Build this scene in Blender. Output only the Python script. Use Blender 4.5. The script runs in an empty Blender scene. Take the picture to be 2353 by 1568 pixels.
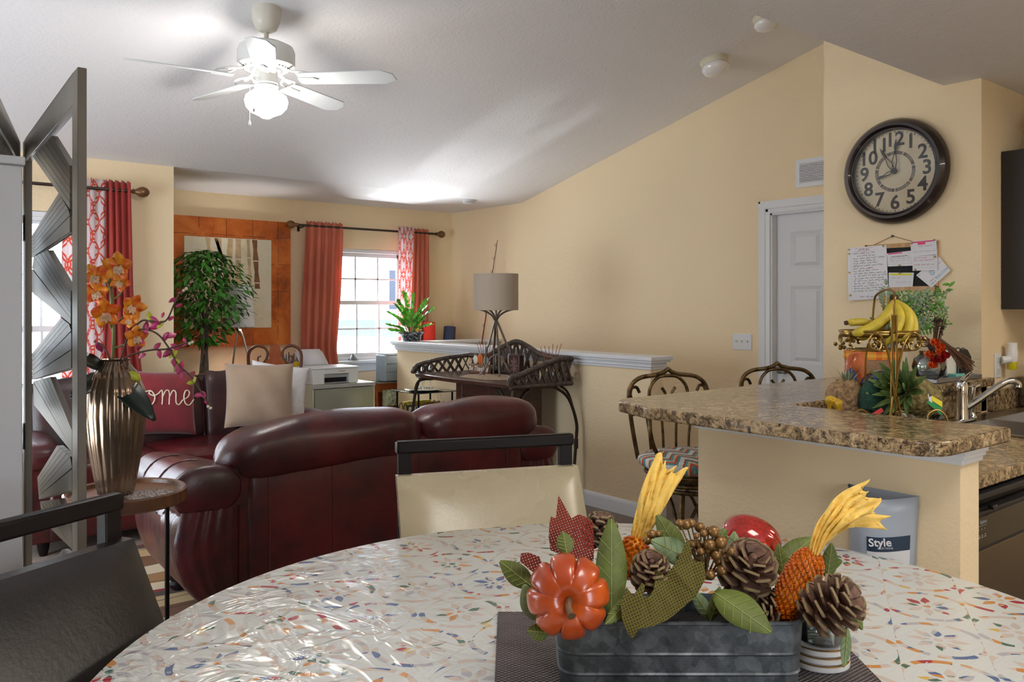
import bpy, bmesh, math, random
from mathutils import Vector, Matrix, Euler
R = math.radians
PI = math.pi
random.seed(7)
col = bpy.context.scene.collection
# ---------- camera model (room axes: X along the far wall, Y towards it) ----------
CZ = 1.40; F = 1900.0; CX = 1176.5; HY = 704.0
YAW = math.atan2(0.630, 0.7767)
S_, C_ = math.sin(YAW), math.cos(YAW)
def CL(lat, fwd, z): return Vector((lat*C_+fwd*S_, -lat*S_+fwd*C_, z))
def PD(px, py, d):
    a = (px-CX)/F; return CL(a*d, d, CZ-(py-HY)/F*d)
def PZ(px, py, z): return PD(px, py, (CZ-z)*F/(py-HY))
def PX(px, py, X):
    a = (px-CX)/F; return PD(px, py, X/(a*C_+S_))
def PY(px, py, Y):
    a = (px-CX)/F; return PD(px, py, Y/(C_-a*S_))
# ---------- shader graph helper ----------
class V:
    def __init__(s, g, sock): s.g=g; s.s=sock
    def __add__(s,o): return s.g.m('ADD',s,o)
    __radd__=__add__
    def __sub__(s,o): return s.g.m('SUBTRACT',s,o)
    def __rsub__(s,o): return s.g.m('SUBTRACT',o,s)
    def __mul__(s,o): return s.g.m('MULTIPLY',s,o)
    __rmul__=__mul__
    def __truediv__(s,o): return s.g.m('DIVIDE',s,o)
    def __lt__(s,o): return s.g.m('LESS_THAN',s,o)
    def __gt__(s,o): return s.g.m('GREATER_THAN',s,o)
def lin(c):
    return tuple(((x/12.92) if x<=0.04045 else ((x+0.055)/1.055)**2.4) for x in (c[0]/255,c[1]/255,c[2]/255))+(1.0,)
class G:
    def __init__(s, name):
        s.mat=bpy.data.materials.new(name); s.mat.use_nodes=True
        s.nt=s.mat.node_tree; s.b=s.nt.nodes['Principled BSDF']
    def n(s,t,**k):
        nd=s.nt.nodes.new(t)
        for a,b in k.items(): setattr(nd,a,b)
        return nd
    def put(s,inp,v):
        if isinstance(v,V): s.nt.links.new(v.s,inp)
        elif isinstance(v,bpy.types.NodeSocket): s.nt.links.new(v,inp)
        else: inp.default_value=v
    def m(s,op,*a):
        nd=s.n('ShaderNodeMath',operation=op)
        for i,x in enumerate(a): s.put(nd.inputs[i],x)
        return V(s,nd.outputs[0])
    def co(s,kind='Object',scale=None,rot=None):
        nd=s.n('ShaderNodeTexCoord'); o=nd.outputs[kind]
        if scale or rot:
            mp=s.n('ShaderNodeMapping'); s.nt.links.new(o,mp.inputs[0])
            if scale: mp.inputs['Scale'].default_value=scale
            if rot: mp.inputs['Rotation'].default_value=rot
            o=mp.outputs[0]
        return V(s,o)
    def xyz(s,v):
        nd=s.n('ShaderNodeSeparateXYZ'); s.put(nd.inputs[0],v)
        return [V(s,nd.outputs[i]) for i in range(3)]
    def comb(s,x,y,z=0.0):
        nd=s.n('ShaderNodeCombineXYZ')
        for i,q in enumerate((x,y,z)): s.put(nd.inputs[i],q)
        return V(s,nd.outputs[0])
    def noise(s,v,scale=5,detail=3,rough=0.5,dist=0.0,out=0):
        nd=s.n('ShaderNodeTexNoise'); s.put(nd.inputs['Vector'],v)
        nd.inputs['Scale'].default_value=scale; nd.inputs['Detail'].default_value=detail
        nd.inputs['Roughness'].default_value=rough; nd.inputs['Distortion'].default_value=dist
        return V(s,nd.outputs[out])
    def vor(s,v,scale=5,feature='F1',out=0):
        nd=s.n('ShaderNodeTexVoronoi',feature=feature); s.put(nd.inputs['Vector'],v)
        nd.inputs['Scale'].default_value=scale
        return V(s,nd.outputs[out])
    def ramp(s,f,stops,interp='LINEAR'):
        nd=s.n('ShaderNodeValToRGB'); s.put(nd.inputs[0],f); cr=nd.color_ramp; cr.interpolation=interp
        while len(cr.elements)<len(stops): cr.elements.new(0.5)
        for e,(p,c) in zip(cr.elements,stops):
            e.position=p; e.color=c if len(c)==4 else lin(c)
        return V(s,nd.outputs[0])
    def mix(s,f,a,b):
        nd=s.n('ShaderNodeMix',data_type='RGBA'); s.put(nd.inputs[0],f)
        s.put(nd.inputs[6],a if isinstance(a,V) else (a if len(a)==4 else lin(a)))
        s.put(nd.inputs[7],b if isinstance(b,V) else (b if len(b)==4 else lin(b)))
        return V(s,nd.outputs[2])
    def bump(s,h,strength=0.2,dist=0.01):
        nd=s.n('ShaderNodeBump'); nd.inputs['Strength'].default_value=strength; nd.inputs['Distance'].default_value=dist
        s.put(nd.inputs['Height'],h); s.nt.links.new(nd.outputs[0],s.b.inputs['Normal'])
    def set(s,**k):
        nm=dict(color='Base Color',rough='Roughness',metal='Metallic',trans='Transmission Weight',ior='IOR',
                coat='Coat Weight',coatr='Coat Roughness',sheen='Sheen Weight',em='Emission Color',es='Emission Strength',
                spec='Specular IOR Level',alpha='Alpha',sss='Subsurface Weight')
        for a,b in k.items():
            if a in('color','em') and not isinstance(b,V) and len(b)==3: b=lin(b)
            s.put(s.b.inputs[nm[a]],b)
        return s
def plain(name,c,rough=0.5,metal=0.0,bump=0,bs=60,var=0,vs=6,**k):
    g=G(name); g.set(rough=rough,metal=metal,**k)
    if var:
        d=tuple(max(0,min(255,x*(1-var))) for x in c); e=tuple(max(0,min(255,x*(1+var*0.6))) for x in c)
        g.set(color=g.ramp(g.noise(g.co(),vs,4,0.6),[(0.3,d),(0.7,e)]))
    else: g.set(color=c)
    if bump: g.bump(g.noise(g.co(),bs,3,0.6),bump,0.01)
    return g.mat
# ---------- mesh helper ----------
class MB:
    def __init__(s, M=None): s.v=[]; s.f=[]; s.M=M or Matrix()
    def add(s,vs,fs,M=None):
        b=len(s.v); T=s.M@M if M else s.M
        s.v+=[T@Vector(v) for v in vs]; s.f+=[tuple(i+b for i in f) for f in fs]; return s
    def box(s,x0,x1,y0,y1,z0,z1,M=None):
        return s.add([(x,y,z) for z in(z0,z1) for y in(y0,y1) for x in(x0,x1)],
            [(0,2,3,1),(4,5,7,6),(0,1,5,4),(2,6,7,3),(0,4,6,2),(1,3,7,5)],M)
    def cbox(s,c,sx,sy,sz,M=None):
        x,y,z=c; return s.box(x-sx/2,x+sx/2,y-sy/2,y+sy/2,z-sz/2,z+sz/2,M)
    def grid(s,f,nu,nv,cu=False,cv=False,M=None):
        vs=[f(i/(nu if cu else nu-1),j/(nv if cv else nv-1)) for j in range(nv) for i in range(nu)]
        fs=[]
        for j in range(nv if cv else nv-1):
            for i in range(nu if cu else nu-1):
                i2=(i+1)%nu; j2=(j+1)%nv
                fs.append((j*nu+i,j*nu+i2,j2*nu+i2,j2*nu+i))
        return s.add(vs,fs,M)
    def lathe(s,prof,c=(0,0,0),seg=32,M=None,caps=True,wob=None):
        c=Vector(c); n=len(prof); vs=[]; fs=[]
        for r,z in prof:
            for k in range(seg):
                a=2*PI*k/seg; rr=r*(wob(a,z) if wob else 1)
                vs.append((c.x+rr*math.cos(a),c.y+rr*math.sin(a),c.z+z))
        for j in range(n-1):
            for k in range(seg):
                k2=(k+1)%seg; fs.append((j*seg+k,j*seg+k2,(j+1)*seg+k2,(j+1)*seg+k))
        if caps:
            if prof[0][0]>1e-5: fs.append(tuple(range(seg-1,-1,-1)))
            if prof[-1][0]>1e-5: fs.append(tuple((n-1)*seg+k for k in range(seg)))
        return s.add(vs,fs,M)
    def tube(s,pts,r,seg=8,closed=False,M=None,flat=None):
        pts=[Vector(p) for p in pts]; n=len(pts)
        rs=r if isinstance(r,(list,tuple)) else [r]*n
        vs=[];fs=[];up=None
        for i,p in enumerate(pts):
            if closed: t=pts[(i+1)%n]-pts[i-1]
            else: t=pts[min(i+1,n-1)]-pts[max(i-1,0)]
            if t.length<1e-9: t=Vector((0,0,1))
            t.normalize()
            if up is None:
                up=Vector((0,0,1)) if abs(t.z)<0.9 else Vector((1,0,0))
            up=(up-t*up.dot(t))
            if up.length<1e-6: up=t.orthogonal()
            up.normalize(); sd=t.cross(up)
            for k in range(seg):
                a=2*PI*k/seg; q=(flat or 1)
                vs.append(p+up*math.cos(a)*rs[i]*q+sd*math.sin(a)*rs[i])
        for i in range(n if closed else n-1):
            j=(i+1)%n
            for k in range(seg):
                k2=(k+1)%seg; fs.append((i*seg+k,i*seg+k2,j*seg+k2,j*seg+k))
        if not closed:
            fs.append(tuple(range(seg-1,-1,-1))); fs.append(tuple((n-1)*seg+k for k in range(seg)))
        return s.add(vs,fs,M)
    def prism(s,poly,z0,z1,M=None):
        n=len(poly)
        vs=[(x,y,z0) for x,y in poly]+[(x,y,z1) for x,y in poly]
        fs=[tuple(range(n-1,-1,-1)),tuple(range(n,2*n))]+[(i,(i+1)%n,n+(i+1)%n,n+i) for i in range(n)]
        return s.add(vs,fs,M)
    def sup(s,c,sx,sy,sz,e=4,seg=24,M=None,ez=None):
        def f(u,v):
            a=2*PI*u; b=-PI/2+PI*v
            n=Vector((math.cos(a)*math.cos(b),math.sin(a)*math.cos(b),math.sin(b)))
            k=(abs(n.x)**e+abs(n.y)**e+abs(n.z)**(ez or e))**(-1/e)
            return (c[0]+n.x*k*sx/2,c[1]+n.y*k*sy/2,c[2]+n.z*k*sz/2)
        return s.grid(f,seg,seg//2+1,cu=True,M=M)
    def ball(s,c,r,seg=12,M=None,sz=1): return s.sup(c,2*r,2*r,2*r*sz,2,seg,M)
    def leaf(s,p,d,nrm,L,W,curl=0.15,fold=0.15,seg=3):
        p=Vector(p); d=Vector(d).normalized(); n=Vector(nrm); n=(n-d*n.dot(d))
        if n.length<1e-4: n=d.orthogonal()
        n.normalize(); sd=d.cross(n); vs=[];fs=[]
        N=seg+1
        for i in range(N+1):
            t=i/N; w=W/2*math.sin(PI*min(1,t*0.94+0.03))**0.8*(1-0.25*t)
            c=p+d*(L*t)-n*(curl*L*t*t)
            vs+=[c-sd*w+n*(fold*w),c,c+sd*w+n*(fold*w)]
        for i in range(N):
            a=i*3; fs+=[(a,a+1,a+4,a+3),(a+1,a+2,a+5,a+4)]
        return s.add(vs,fs)
def frame(o,x,y=None,z=None):
    """matrix whose columns are the given axes"""
    x=Vector(x).normalized(); z=Vector(z).normalized() if z is not None else x.cross(Vector(y)).normalized()
    y=z.cross(x).normalized(); z=x.cross(y)
    M=Matrix((x,y,z)).transposed().to_4x4(); M.translation=Vector(o); return M
def axis(o,z,xh=(1,0,0)):
    z=Vector(z).normalized(); x=Vector(xh)-z*Vector(xh).dot(z)
    if x.length<1e-4: x=z.orthogonal()
    return frame(o,x,z=z)
def smoothpath(pts,n=6,closed=False):
    P=[Vector(p) for p in pts]; out=[]; m=len(P)
    for i in range(m if closed else m-1):
        if closed: a,b,c,d=P[i-1],P[i],P[(i+1)%m],P[(i+2)%m]
        else: a,b,c,d=P[max(i-1,0)],P[i],P[i+1],P[min(i+2,m-1)]
        for k in range(n):
            t=k/n
            out.append(0.5*((2*b)+(c-a)*t+(2*a-5*b+4*c-d)*t*t+(3*b-a-3*c+d)*t**3))
    if not closed: out.append(P[-1])
    return out
def wm(o):
    M=Matrix()
    while o is not None: M=Matrix.Translation(o.location)@o.rotation_euler.to_matrix().to_4x4()@M; o=o.parent
    return M
def mesh(name,mb,mat,parent=None,world=False,smooth=True,bevel=0,sub=0,solid=0,kind=None,label=None,ang=40):
    me=bpy.data.meshes.new(name); vs=mb.v
    if parent is not None and world:
        I=wm(parent).inverted()
        vs=[I@v for v in vs]
    me.from_pydata([tuple(v) for v in vs],[],mb.f)
    bm=bmesh.new(); bm.from_mesh(me); bmesh.ops.remove_doubles(bm,verts=bm.verts,dist=1e-5)
    bmesh.ops.recalc_face_normals(bm,faces=bm.faces); bm.to_mesh(me); bm.free()
    if smooth:
        me.polygons.foreach_set('use_smooth',[True]*len(me.polygons))
        me.set_sharp_from_angle(angle=R(ang))
    me.materials.append(mat)
    o=bpy.data.objects.new(name,me); col.objects.link(o)
    if parent is not None: o.parent=parent
    if solid:
        m=o.modifiers.new('s','SOLIDIFY'); m.thickness=solid; m.offset=0
    if bevel:
        m=o.modifiers.new('b','BEVEL'); m.width=bevel; m.segments=2; m.limit_method='ANGLE'; m.angle_limit=R(35)
    if sub:
        m=o.modifiers.new('u','SUBSURF'); m.levels=sub; m.render_levels=sub
    if kind: o['kind']=kind
    if label: o['label']=label
    return o
def base(o):
    """move the origin of a single-mesh thing to the middle of its base"""
    vs=[v.co for v in o.data.vertices]
    lo=[min(v[i] for v in vs) for i in range(3)]; hi=[max(v[i] for v in vs) for i in range(3)]
    c=Vector(((lo[0]+hi[0])/2,(lo[1]+hi[1])/2,lo[2]))
    o.data.transform(Matrix.Translation(-c)); o.location=c; return o
def solo(name,mb,mat,label,cat,group=None,kind=None,**k):
    o=base(mesh(name,mb,mat,**k)); o['label']=label; o['category']=cat
    if group: o['group']=group
    if kind: o['kind']=kind
    return o
def struct(name,mb,mat,**k):
    o=base(mesh(name,mb,mat,**k)); o['kind']='structure'; return o
def thing(name,label,cat,loc=(0,0,0),rz=0,group=None,rot=None):
    o=bpy.data.objects.new(name,None); col.objects.link(o); o.empty_display_size=0.05
    o.location=loc; o.rotation_euler=rot or (0,0,rz); o['label']=label; o['category']=cat
    if group: o['group']=group
    return o
def copy_thing(root,loc,rz=None,label=None,rot=None):
    r=root.copy(); col.objects.link(r); r.location=loc
    if rz is not None: r.rotation_euler=(0,0,rz)
    if rot is not None: r.rotation_euler=rot
    if label: r['label']=label
    for ch in list(root.children):
        c=ch.copy(); col.objects.link(c); c.parent=r
        for g in list(ch.children):
            d=g.copy(); col.objects.link(d); d.parent=c
    return r
def text(name,s,size,mat,parent,M,extrude=0.0005,align='CENTER',offset=0.0,shear=0.0,spacing=1.0,world=True,label=None):
    cu=bpy.data.curves.new(name,'FONT'); cu.body=s; cu.size=size; cu.extrude=extrude; cu.align_x=align; cu.align_y='CENTER'
    cu.offset=offset; cu.shear=shear; cu.space_character=spacing; cu.resolution_u=3
    t=bpy.data.objects.new(name,cu); col.objects.link(t)
    dg=bpy.context.evaluated_depsgraph_get(); me=bpy.data.meshes.new_from_object(t.evaluated_get(dg))
    bpy.data.objects.remove(t)
    T=M
    if parent is not None and world:
        T=wm(parent).inverted()@M
    me.transform(T); me.materials.clear(); me.materials.append(mat)
    o=bpy.data.objects.new(name,me); col.objects.link(o)
    if parent is not None: o.parent=parent
    if label: o['label']=label
    return o
def rnd(a,b): return random.uniform(a,b)
# ---------- materials ----------
def m_wall(name,c):
    g=G(name); v=g.co(); g.set(color=c,rough=0.75)
    g.bump(g.noise(v,55,3,0.6)+g.noise(v,16,2,0.5)*0.6,0.45,0.006); return g.mat
WALL=m_wall('warm yellow wall paint',(238,217,180))
CEIL=m_wall('pale textured ceiling paint',(232,231,233))
WHITE=plain('white gloss trim paint',(226,228,232),0.35)
def m_door():
    g=G('white door paint with faint grain'); v=g.co(scale=(3,3,0.6)); g.set(color=(222,224,228),rough=0.42)
    g.bump(g.noise(v,40,4,0.7),0.12,0.004); return g.mat
DOORM=m_door()
def m_carpet():
    g=G('grey brown carpet'); v=g.co()
    g.set(color=g.ramp(g.noise(v,160,4,0.8),[(0.35,(92,78,70)),(0.65,(176,160,150))]),rough=0.95)
    g.bump(g.noise(v,220,2,0.7),0.8,0.01); return g.mat
CARPET=m_carpet()
def m_leather(name,c1,c2,rough=0.34,coat=0.15,wr=0.25,ws=9):
    g=G(name); v=g.co()
    g.set(color=g.ramp(g.noise(v,3.5,4,0.65),[(0.35,c1),(0.68,c2)]),rough=g.m('ADD',g.noise(v,6,3,0.5)*0.18,rough-0.08),coat=coat,coatr=0.25)
    g.bump(g.noise(v,120,3,0.6)*0.25+g.noise(v,ws,5,0.6,0.6),wr,0.012); return g.mat
BURG=m_leather('burgundy mottled leather',(46,11,15),(92,22,28))
BROWNL=m_leather('dark brown leather',(46,28,30),(74,44,44))
BLACKL=m_leather('dark brown black chair leather',(24,20,19),(40,34,32),0.34,0.25,0.22,5)
CREAML=m_leather('cream vinyl',(184,172,142),(192,180,150),0.26,0.3,0.12,4)
DWOOD=plain('espresso lacquered wood',(22,15,14),0.42,0,0.05,30,0.2,spec=0.22)
def m_wood(name,c1,c2,rough=0.35,sc=(2,18,2),coat=0.1):
    g=G(name); v=g.co(scale=sc)
    g.set(color=g.ramp(g.noise(v,4,5,0.6,0.8),[(0.3,c1),(0.7,c2)]),rough=rough,coat=coat)
    return g.mat
WOODB=m_wood('brown stained wood',(74,46,30),(128,84,54))
WOODO=m_wood('orange cherry wood',(150,74,38),(196,104,58),0.3)
WOODK=m_wood('dark walnut wood',(44,26,22),(82,52,42),0.3,(3,3,20))
WOODN=m_wood('natural oak wood',(168,124,76),(204,162,108),0.5)
def m_bronzewood():
    g=G('bronze grey painted wood'); v=g.co()
    g.set(color=g.ramp(g.noise(v,2.2,3,0.5),[(0.3,(74,68,62)),(0.7,(112,102,88))]),rough=0.45,metal=0.1,spec=0.35)
    g.bump(g.noise(v,200,2,0.5),0.08,0.003); return g.mat
BRONZEW=m_bronzewood()
GREYP=plain('light grey painted board',(176,179,186),0.5,0,0.04,150)
def m_granite():
    g=G('speckled tan granite'); v=g.co()
    a=g.noise(v,34,6,0.8,0.8); b=g.noise(v,60,5,0.85,0.4)
    base_=g.ramp(a,[(0.36,(48,40,34)),(0.45,(114,94,70)),(0.52,(166,140,104)),(0.66,(204,182,146))])
    blk=g.ramp(b,[(0.40,(0,0,0)),(0.46,(255,255,255))])
    g.set(color=g.mix(g.m('MULTIPLY',blk,1.0),(34,28,26),base_),rough=0.16,spec=0.4); return g.mat
GRANITE=m_granite()
CHROME=plain('chrome',(225,228,232),0.08,1.0)
STEEL=plain('brushed stainless steel',(170,166,160),0.28,1.0)
DWSTEEL=plain('dishwasher brushed steel',(132,124,112),0.38,1.0)
BRASS=plain('antique brass wire',(150,122,66),0.28,0.9)
STOOLM=plain('bronze patina metal',(96,78,52),0.32,0.85,0.3,90,0.45,30)
IRON=plain('dark bronze iron',(70,60,54),0.35,0.8)
BLACKM=plain('black metal',(22,20,20),0.35,0.6)
BLACKP=plain('black plastic',(20,20,22),0.3)
NICKEL=plain('satin nickel',(158,156,152),0.3,1.0)
LAMPM=plain('grey bronze lamp metal',(118,108,100),0.35,0.7)
def m_glass(name,c=(235,245,245),rough=0.0,ior=1.45):
    g=G(name); g.set(color=c,rough=rough,trans=1.0,ior=ior); return g.mat
GLASS=m_glass('clear glass')
def m_pane():
    g=G('window pane glass'); nt=g.nt
    tr=nt.nodes.new('ShaderNodeBsdfTransparent'); gl=nt.nodes.new('ShaderNodeBsdfGlossy'); gl.inputs['Roughness'].default_value=0.02
    mx=nt.nodes.new('ShaderNodeMixShader'); fr=nt.nodes.new('ShaderNodeFresnel'); fr.inputs[0].default_value=1.3
    nt.links.new(fr.outputs[0],mx.inputs[0]); nt.links.new(tr.outputs[0],mx.inputs[1]); nt.links.new(gl.outputs[0],mx.inputs[2])
    nt.links.new(mx.outputs[0],nt.nodes['Material Output'].inputs[0]); return g.mat
PANE=m_pane()
def m_thin(name,tint,gloss=0.12):
    g=G(name); nt=g.nt
    tr=nt.nodes.new('ShaderNodeBsdfTransparent'); tr.inputs[0].default_value=lin(tint)
    gl=nt.nodes.new('ShaderNodeBsdfGlossy'); gl.inputs['Roughness'].default_value=0.04
    mx=nt.nodes.new('ShaderNodeMixShader'); fr=nt.nodes.new('ShaderNodeFresnel'); fr.inputs[0].default_value=1.5
    a=nt.nodes.new('ShaderNodeMath'); a.operation='ADD'; a.inputs[1].default_value=gloss; nt.links.new(fr.outputs[0],a.inputs[0])
    nt.links.new(a.outputs[0],mx.inputs[0]); nt.links.new(tr.outputs[0],mx.inputs[1]); nt.links.new(gl.outputs[0],mx.inputs[2])
    nt.links.new(mx.outputs[0],nt.nodes['Material Output'].inputs[0]); return g.mat
THING=m_thin('thin clear glass',(228,236,238),0.16)
GTOP=m_thin('green edged glass sheet',(190,222,214),0.15)
CLEARP=m_thin('clear plastic film',(232,236,238),0.1)
PAPER=plain('white paper',(226,226,232),0.7)
INK=plain('dark ink',(52,50,62),0.8); PINK=plain('pink marker',(226,70,120),0.8); REDI=plain('red ink',(198,60,66),0.8); BLUEI=plain('light blue print',(120,176,206),0.8); YELI=plain('yellow marker',(226,222,60),0.8); GREYI=plain('grey pencil',(150,150,158),0.8)
# ================= ROOM =================
XR=5.10; XK=4.09; YF=7.32; YC=6.13; YD=1.77; ZF=2.455; XL=-1.7; YB=-1.9; YN=1.60
def zs(y): return 2.40+0.24*(YC-y)
struct('floor',MB().box(XL-.1,XR+.1,YB-.1,YF+.1,-0.08,0),CARPET)
mb=MB().prism([(XL-.15,YB-.15),(XR+.2,YB-.15),(XR+.2,YD),(XL-.15,YD)],ZF,ZF+.12)
struct('ceiling_dining',mb,CEIL,smooth=False)
def slope_box(y0,y1,x0,x1,t=.12):
    return MB().add([(x0,y0,zs(y0)),(x1,y0,zs(y0)),(x1,y1,zs(y1)),(x0,y1,zs(y1)),(x0,y0,zs(y0)+t),(x1,y0,zs(y0)+t),(x1,y1,zs(y1)+t),(x0,y1,zs(y1)+t)],
      [(0,1,2,3),(7,6,5,4),(0,4,5,1),(1,5,6,2),(2,6,7,3),(3,7,4,0)])
struct('ceiling_vault',slope_box(YD-.12,YC,XL-.15,XR+.2),CEIL,smooth=False)
struct('ceiling_nook',MB().box(1.7,XR+.2,YC,YF+.15,2.40,2.52),CEIL,smooth=False)
struct('wall_bulkhead',MB().box(XL-.15,XR+.2,YD-.12,YD,ZF+.12,zs(YD)),CEIL,smooth=False)
# window opening in the far wall
W2=(3.70,4.53,0.865,1.965)
def wall_with_hole_y(y0,y1,x0,x1,z0,z1,h):
    m=MB(); hx0,hx1,hz0,hz1=h
    m.box(x0,hx0,y0,y1,z0,z1); m.box(hx1,x1,y0,y1,z0,z1); m.box(hx0,hx1,y0,y1,z0,hz0); m.box(hx0,hx1,y0,y1,hz1,z1); return m
def wall_with_hole_x(x0,x1,y0,y1,z0,z1,h):
    m=MB(); hy0,hy1,hz0,hz1=h
    m.box(x0,x1,y0,hy0,z0,z1); m.box(x0,x1,hy1,y1,z0,z1)
    if hz0>z0: m.box(x0,x1,hy0,hy1,z0,hz0)
    m.box(x0,x1,hy0,hy1,hz1,z1); return m
struct('wall_far',wall_with_hole_y(YF,YF+.14,1.7,XR+.14,0,2.42,W2),WALL,smooth=False)
W1=(-0.35,1.33,0.45,2.02)
struct('wall_far_left',wall_with_hole_y(YC,YC+.14,XL-.1,1.85,0,zs(YC)+.05,W1),WALL,smooth=False)
struct('wall_nook_left',MB().box(1.71,1.85,YC+.14,YF,0,2.40),WALL,smooth=False)
# right wall follows the vault
DY0,DY1,DZ=2.55,3.385,2.055
def right_wall():
    m=MB(); x0,x1=XR,XR+.12
    def pc(y0,y1,z0,za,zb): m.add([(x0,y0,z0),(x1,y0,z0),(x1,y1,z0),(x0,y1,z0),(x0,y0,za),(x1,y0,za),(x1,y1,zb),(x0,y1,zb)],[(3,2,1,0),(4,5,6,7),(0,1,5,4),(1,2,6,5),(2,3,7,6),(3,0,4,7)])
    pc(2.3,DY0,0,zs(2.3),zs(DY0)); pc(DY0,DY1,DZ,zs(DY0),zs(DY1)); pc(DY1,YC,0,zs(DY1),zs(YC)); pc(YC,YF+.1,0,2.40,2.40)
    return m
struct('wall_right',right_wall(),WALL,smooth=False)
# closet block that carries the clock
struct('wall_clock',MB().box(XK,XR+.1,YN,2.39,0,ZF).box(XK,XR+.1,YD,2.39,ZF,zs(2.39)),WALL,smooth=False)
struct('wall_kitchen',MB().box(XR,XR+.12,YB,YN,0,ZF),WALL,smooth=False)
# unseen sides: openings added to let daylight in behind the camera and at the left
struct('wall_left',wall_with_hole_x(XL-.12,XL,YB-.1,YC+.14,0,zs(YD),(2.7,4.9,0.02,2.1)),WALL,smooth=False)
struct('wall_back',wall_with_hole_y(YB-.12,YB,XL-.1,XR+.1,0,ZF,(0.2,1.2,0.7,2.05)),WALL,smooth=False)
# trim profiles
def profile_x(y,z,prof,x0,x1):
    """extrude (dy,dz) profile along X"""
    m=MB(); n=len(prof)
    m.add([(x0,y+a,z+b) for a,b in prof]+[(x1,y+a,z+b) for a,b in prof],[tuple(range(n)),tuple(range(2*n-1,n-1,-1))]+[(i,i+n,(i+1)%n+n,(i+1)%n) for i in range(n)]); return m
def profile_y(x,z,prof,y0,y1,m=None):
    m=m or MB(); n=len(prof)
    m.add([(x+a,y0,z+b) for a,b in prof]+[(x+a,y1,z+b) for a,b in prof],[tuple(range(n)),tuple(range(2*n-1,n-1,-1))]+[(i,i+n,(i+1)%n+n,(i+1)%n) for i in range(n)]); return m
# half wall along the stairs
XH0,XH1,YH0,YH1,ZH=4.09,4.21,3.61,6.77,0.985
struct('wall_half',MB().box(XH0,XH1,YH0,YH1,0,ZH),WALL,smooth=False)
struct('wall_half_return',MB().box(XH1,XR,6.5,6.62,0,ZH),WALL,smooth=False)
def capring(x0,x1,y0,y1,m):
    for (o,za,zb) in ((.012,.985,1.004),(.024,1.004,1.018),(.018,1.018,1.03),(.036,1.03,1.046),(.05,1.046,1.072)):
        m.box(x0-o,x1+o,y0-o,y1+o,za,zb)
    return m
struct('trim_1',capring(XH0,XH1,YH0,YH1,MB()),WHITE,bevel=.003)
struct('trim_2',capring(XH1+.055,XR-.055,6.5,6.62,MB()),WHITE,bevel=.003)
BBP=[(0,0),(-.016,0),(-.016,.075),(-.012,.088),(-.006,.1),(0,.1)]
m=profile_y(XH0,0,BBP,YH0-.016,YH1); m.box(XH0-.016,XH1+.016,YH0-.016,YH0,0,.095)
struct('baseboard_half_wall',m,WHITE)
m=profile_y(XR,0,BBP,DY1+.09,YH0+2.8); struct('baseboard_right',m,WHITE)
m=MB(); m.box(1.85,3.69,YF-.015,YF,0,.1); struct('baseboard_far',m,WHITE)
# door in the right wall
d=mesh('door_1',MB().box(XR+.055,XR+.09,DY0+.01,DY1-.012,0.01,DZ-.012),DOORM,bevel=.002); d['kind']='structure'
def door_panel(y0,y1,z0,z1):
    m=MB(); x=XR+.055
    f=.022
    # recessed moulding then raised field
    for (o,e) in ((0,.004),):
        m.add([(x-.001,y0,z0),(x-.001,y1,z0),(x-.001,y1,z1),(x-.001,y0,z1),(x+.010,y0+f,z0+f),(x+.010,y1-f,z0+f),(x+.010,y1-f,z1-f),(x+.010,y0+f,z1-f)],[(0,1,5,4),(1,2,6,5),(2,3,7,6),(3,0,4,7)])
    m.add([(x+.010,y0+f,z0+f),(x+.010,y1-f,z0+f),(x+.010,y1-f,z1-f),(x+.010,y0+f,z1-f),(x-.004,y0+2*f,z0+2*f),(x-.004,y1-2*f,z0+2*f),(x-.004,y1-2*f,z1-2*f),(x-.004,y0+2*f,z1-2*f)],[(0,1,5,4),(1,2,6,5),(2,3,7,6),(3,0,4,7),(4,5,6,7)])
    return m
# build leaf as frame so panels are really recessed
bpy.data.objects.remove(d)
m=MB(); xa,xb=XR+.055,XR+.09; y0,y1=DY0+.01,DY1-.012
cols_=[(y0+.11,y0+.35),(y1-.35,y1-.11)]; rows=[(0.22,0.82),(1.0,1.54),(1.66,1.92)]
ys=[y0,cols_[0][0],cols_[0][1],cols_[1][0],cols_[1][1],y1]; zsn=[.01]+[q for r_ in rows for q in r_]+[DZ-.012]
for i in range(5):
    for j in range(len(zsn)-1):
        hole=(i in(1,3)) and (j in (1,3,5))
        m.box(xa+(.0115 if hole else 0),xb,ys[i],ys[i+1],zsn[j],zsn[j+1])
for c in cols_:
    for r_ in rows:
        q=door_panel(c[0],c[1],r_[0],r_[1]); m.add(q.v,q.f)
d=mesh('door_1',m,DOORM,smooth=False); d['kind']='structure'
h=MB(); 
kp=Vector((XR+.055,y1-.065,0.955)); A=axis(kp,(-1,0,0))
h.lathe([(.032,0),(.034,.004),(.03,.010),(.014,.013),(.012,.03),(.02,.036),(.029,.046),(.031,.058),(.026,.068),(.012,.072),(0,.072)],M=A,seg=24)
mesh('door_handle',h,NICKEL,d,label='satin nickel round door knob')
m=MB()
cp=[(0,0),(-.012,0),(-.018,.012),(-.018,.03),(-.024,.036),(-.026,.06),(-.02,.075),(-.02,.088),(0,.088)]
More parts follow.
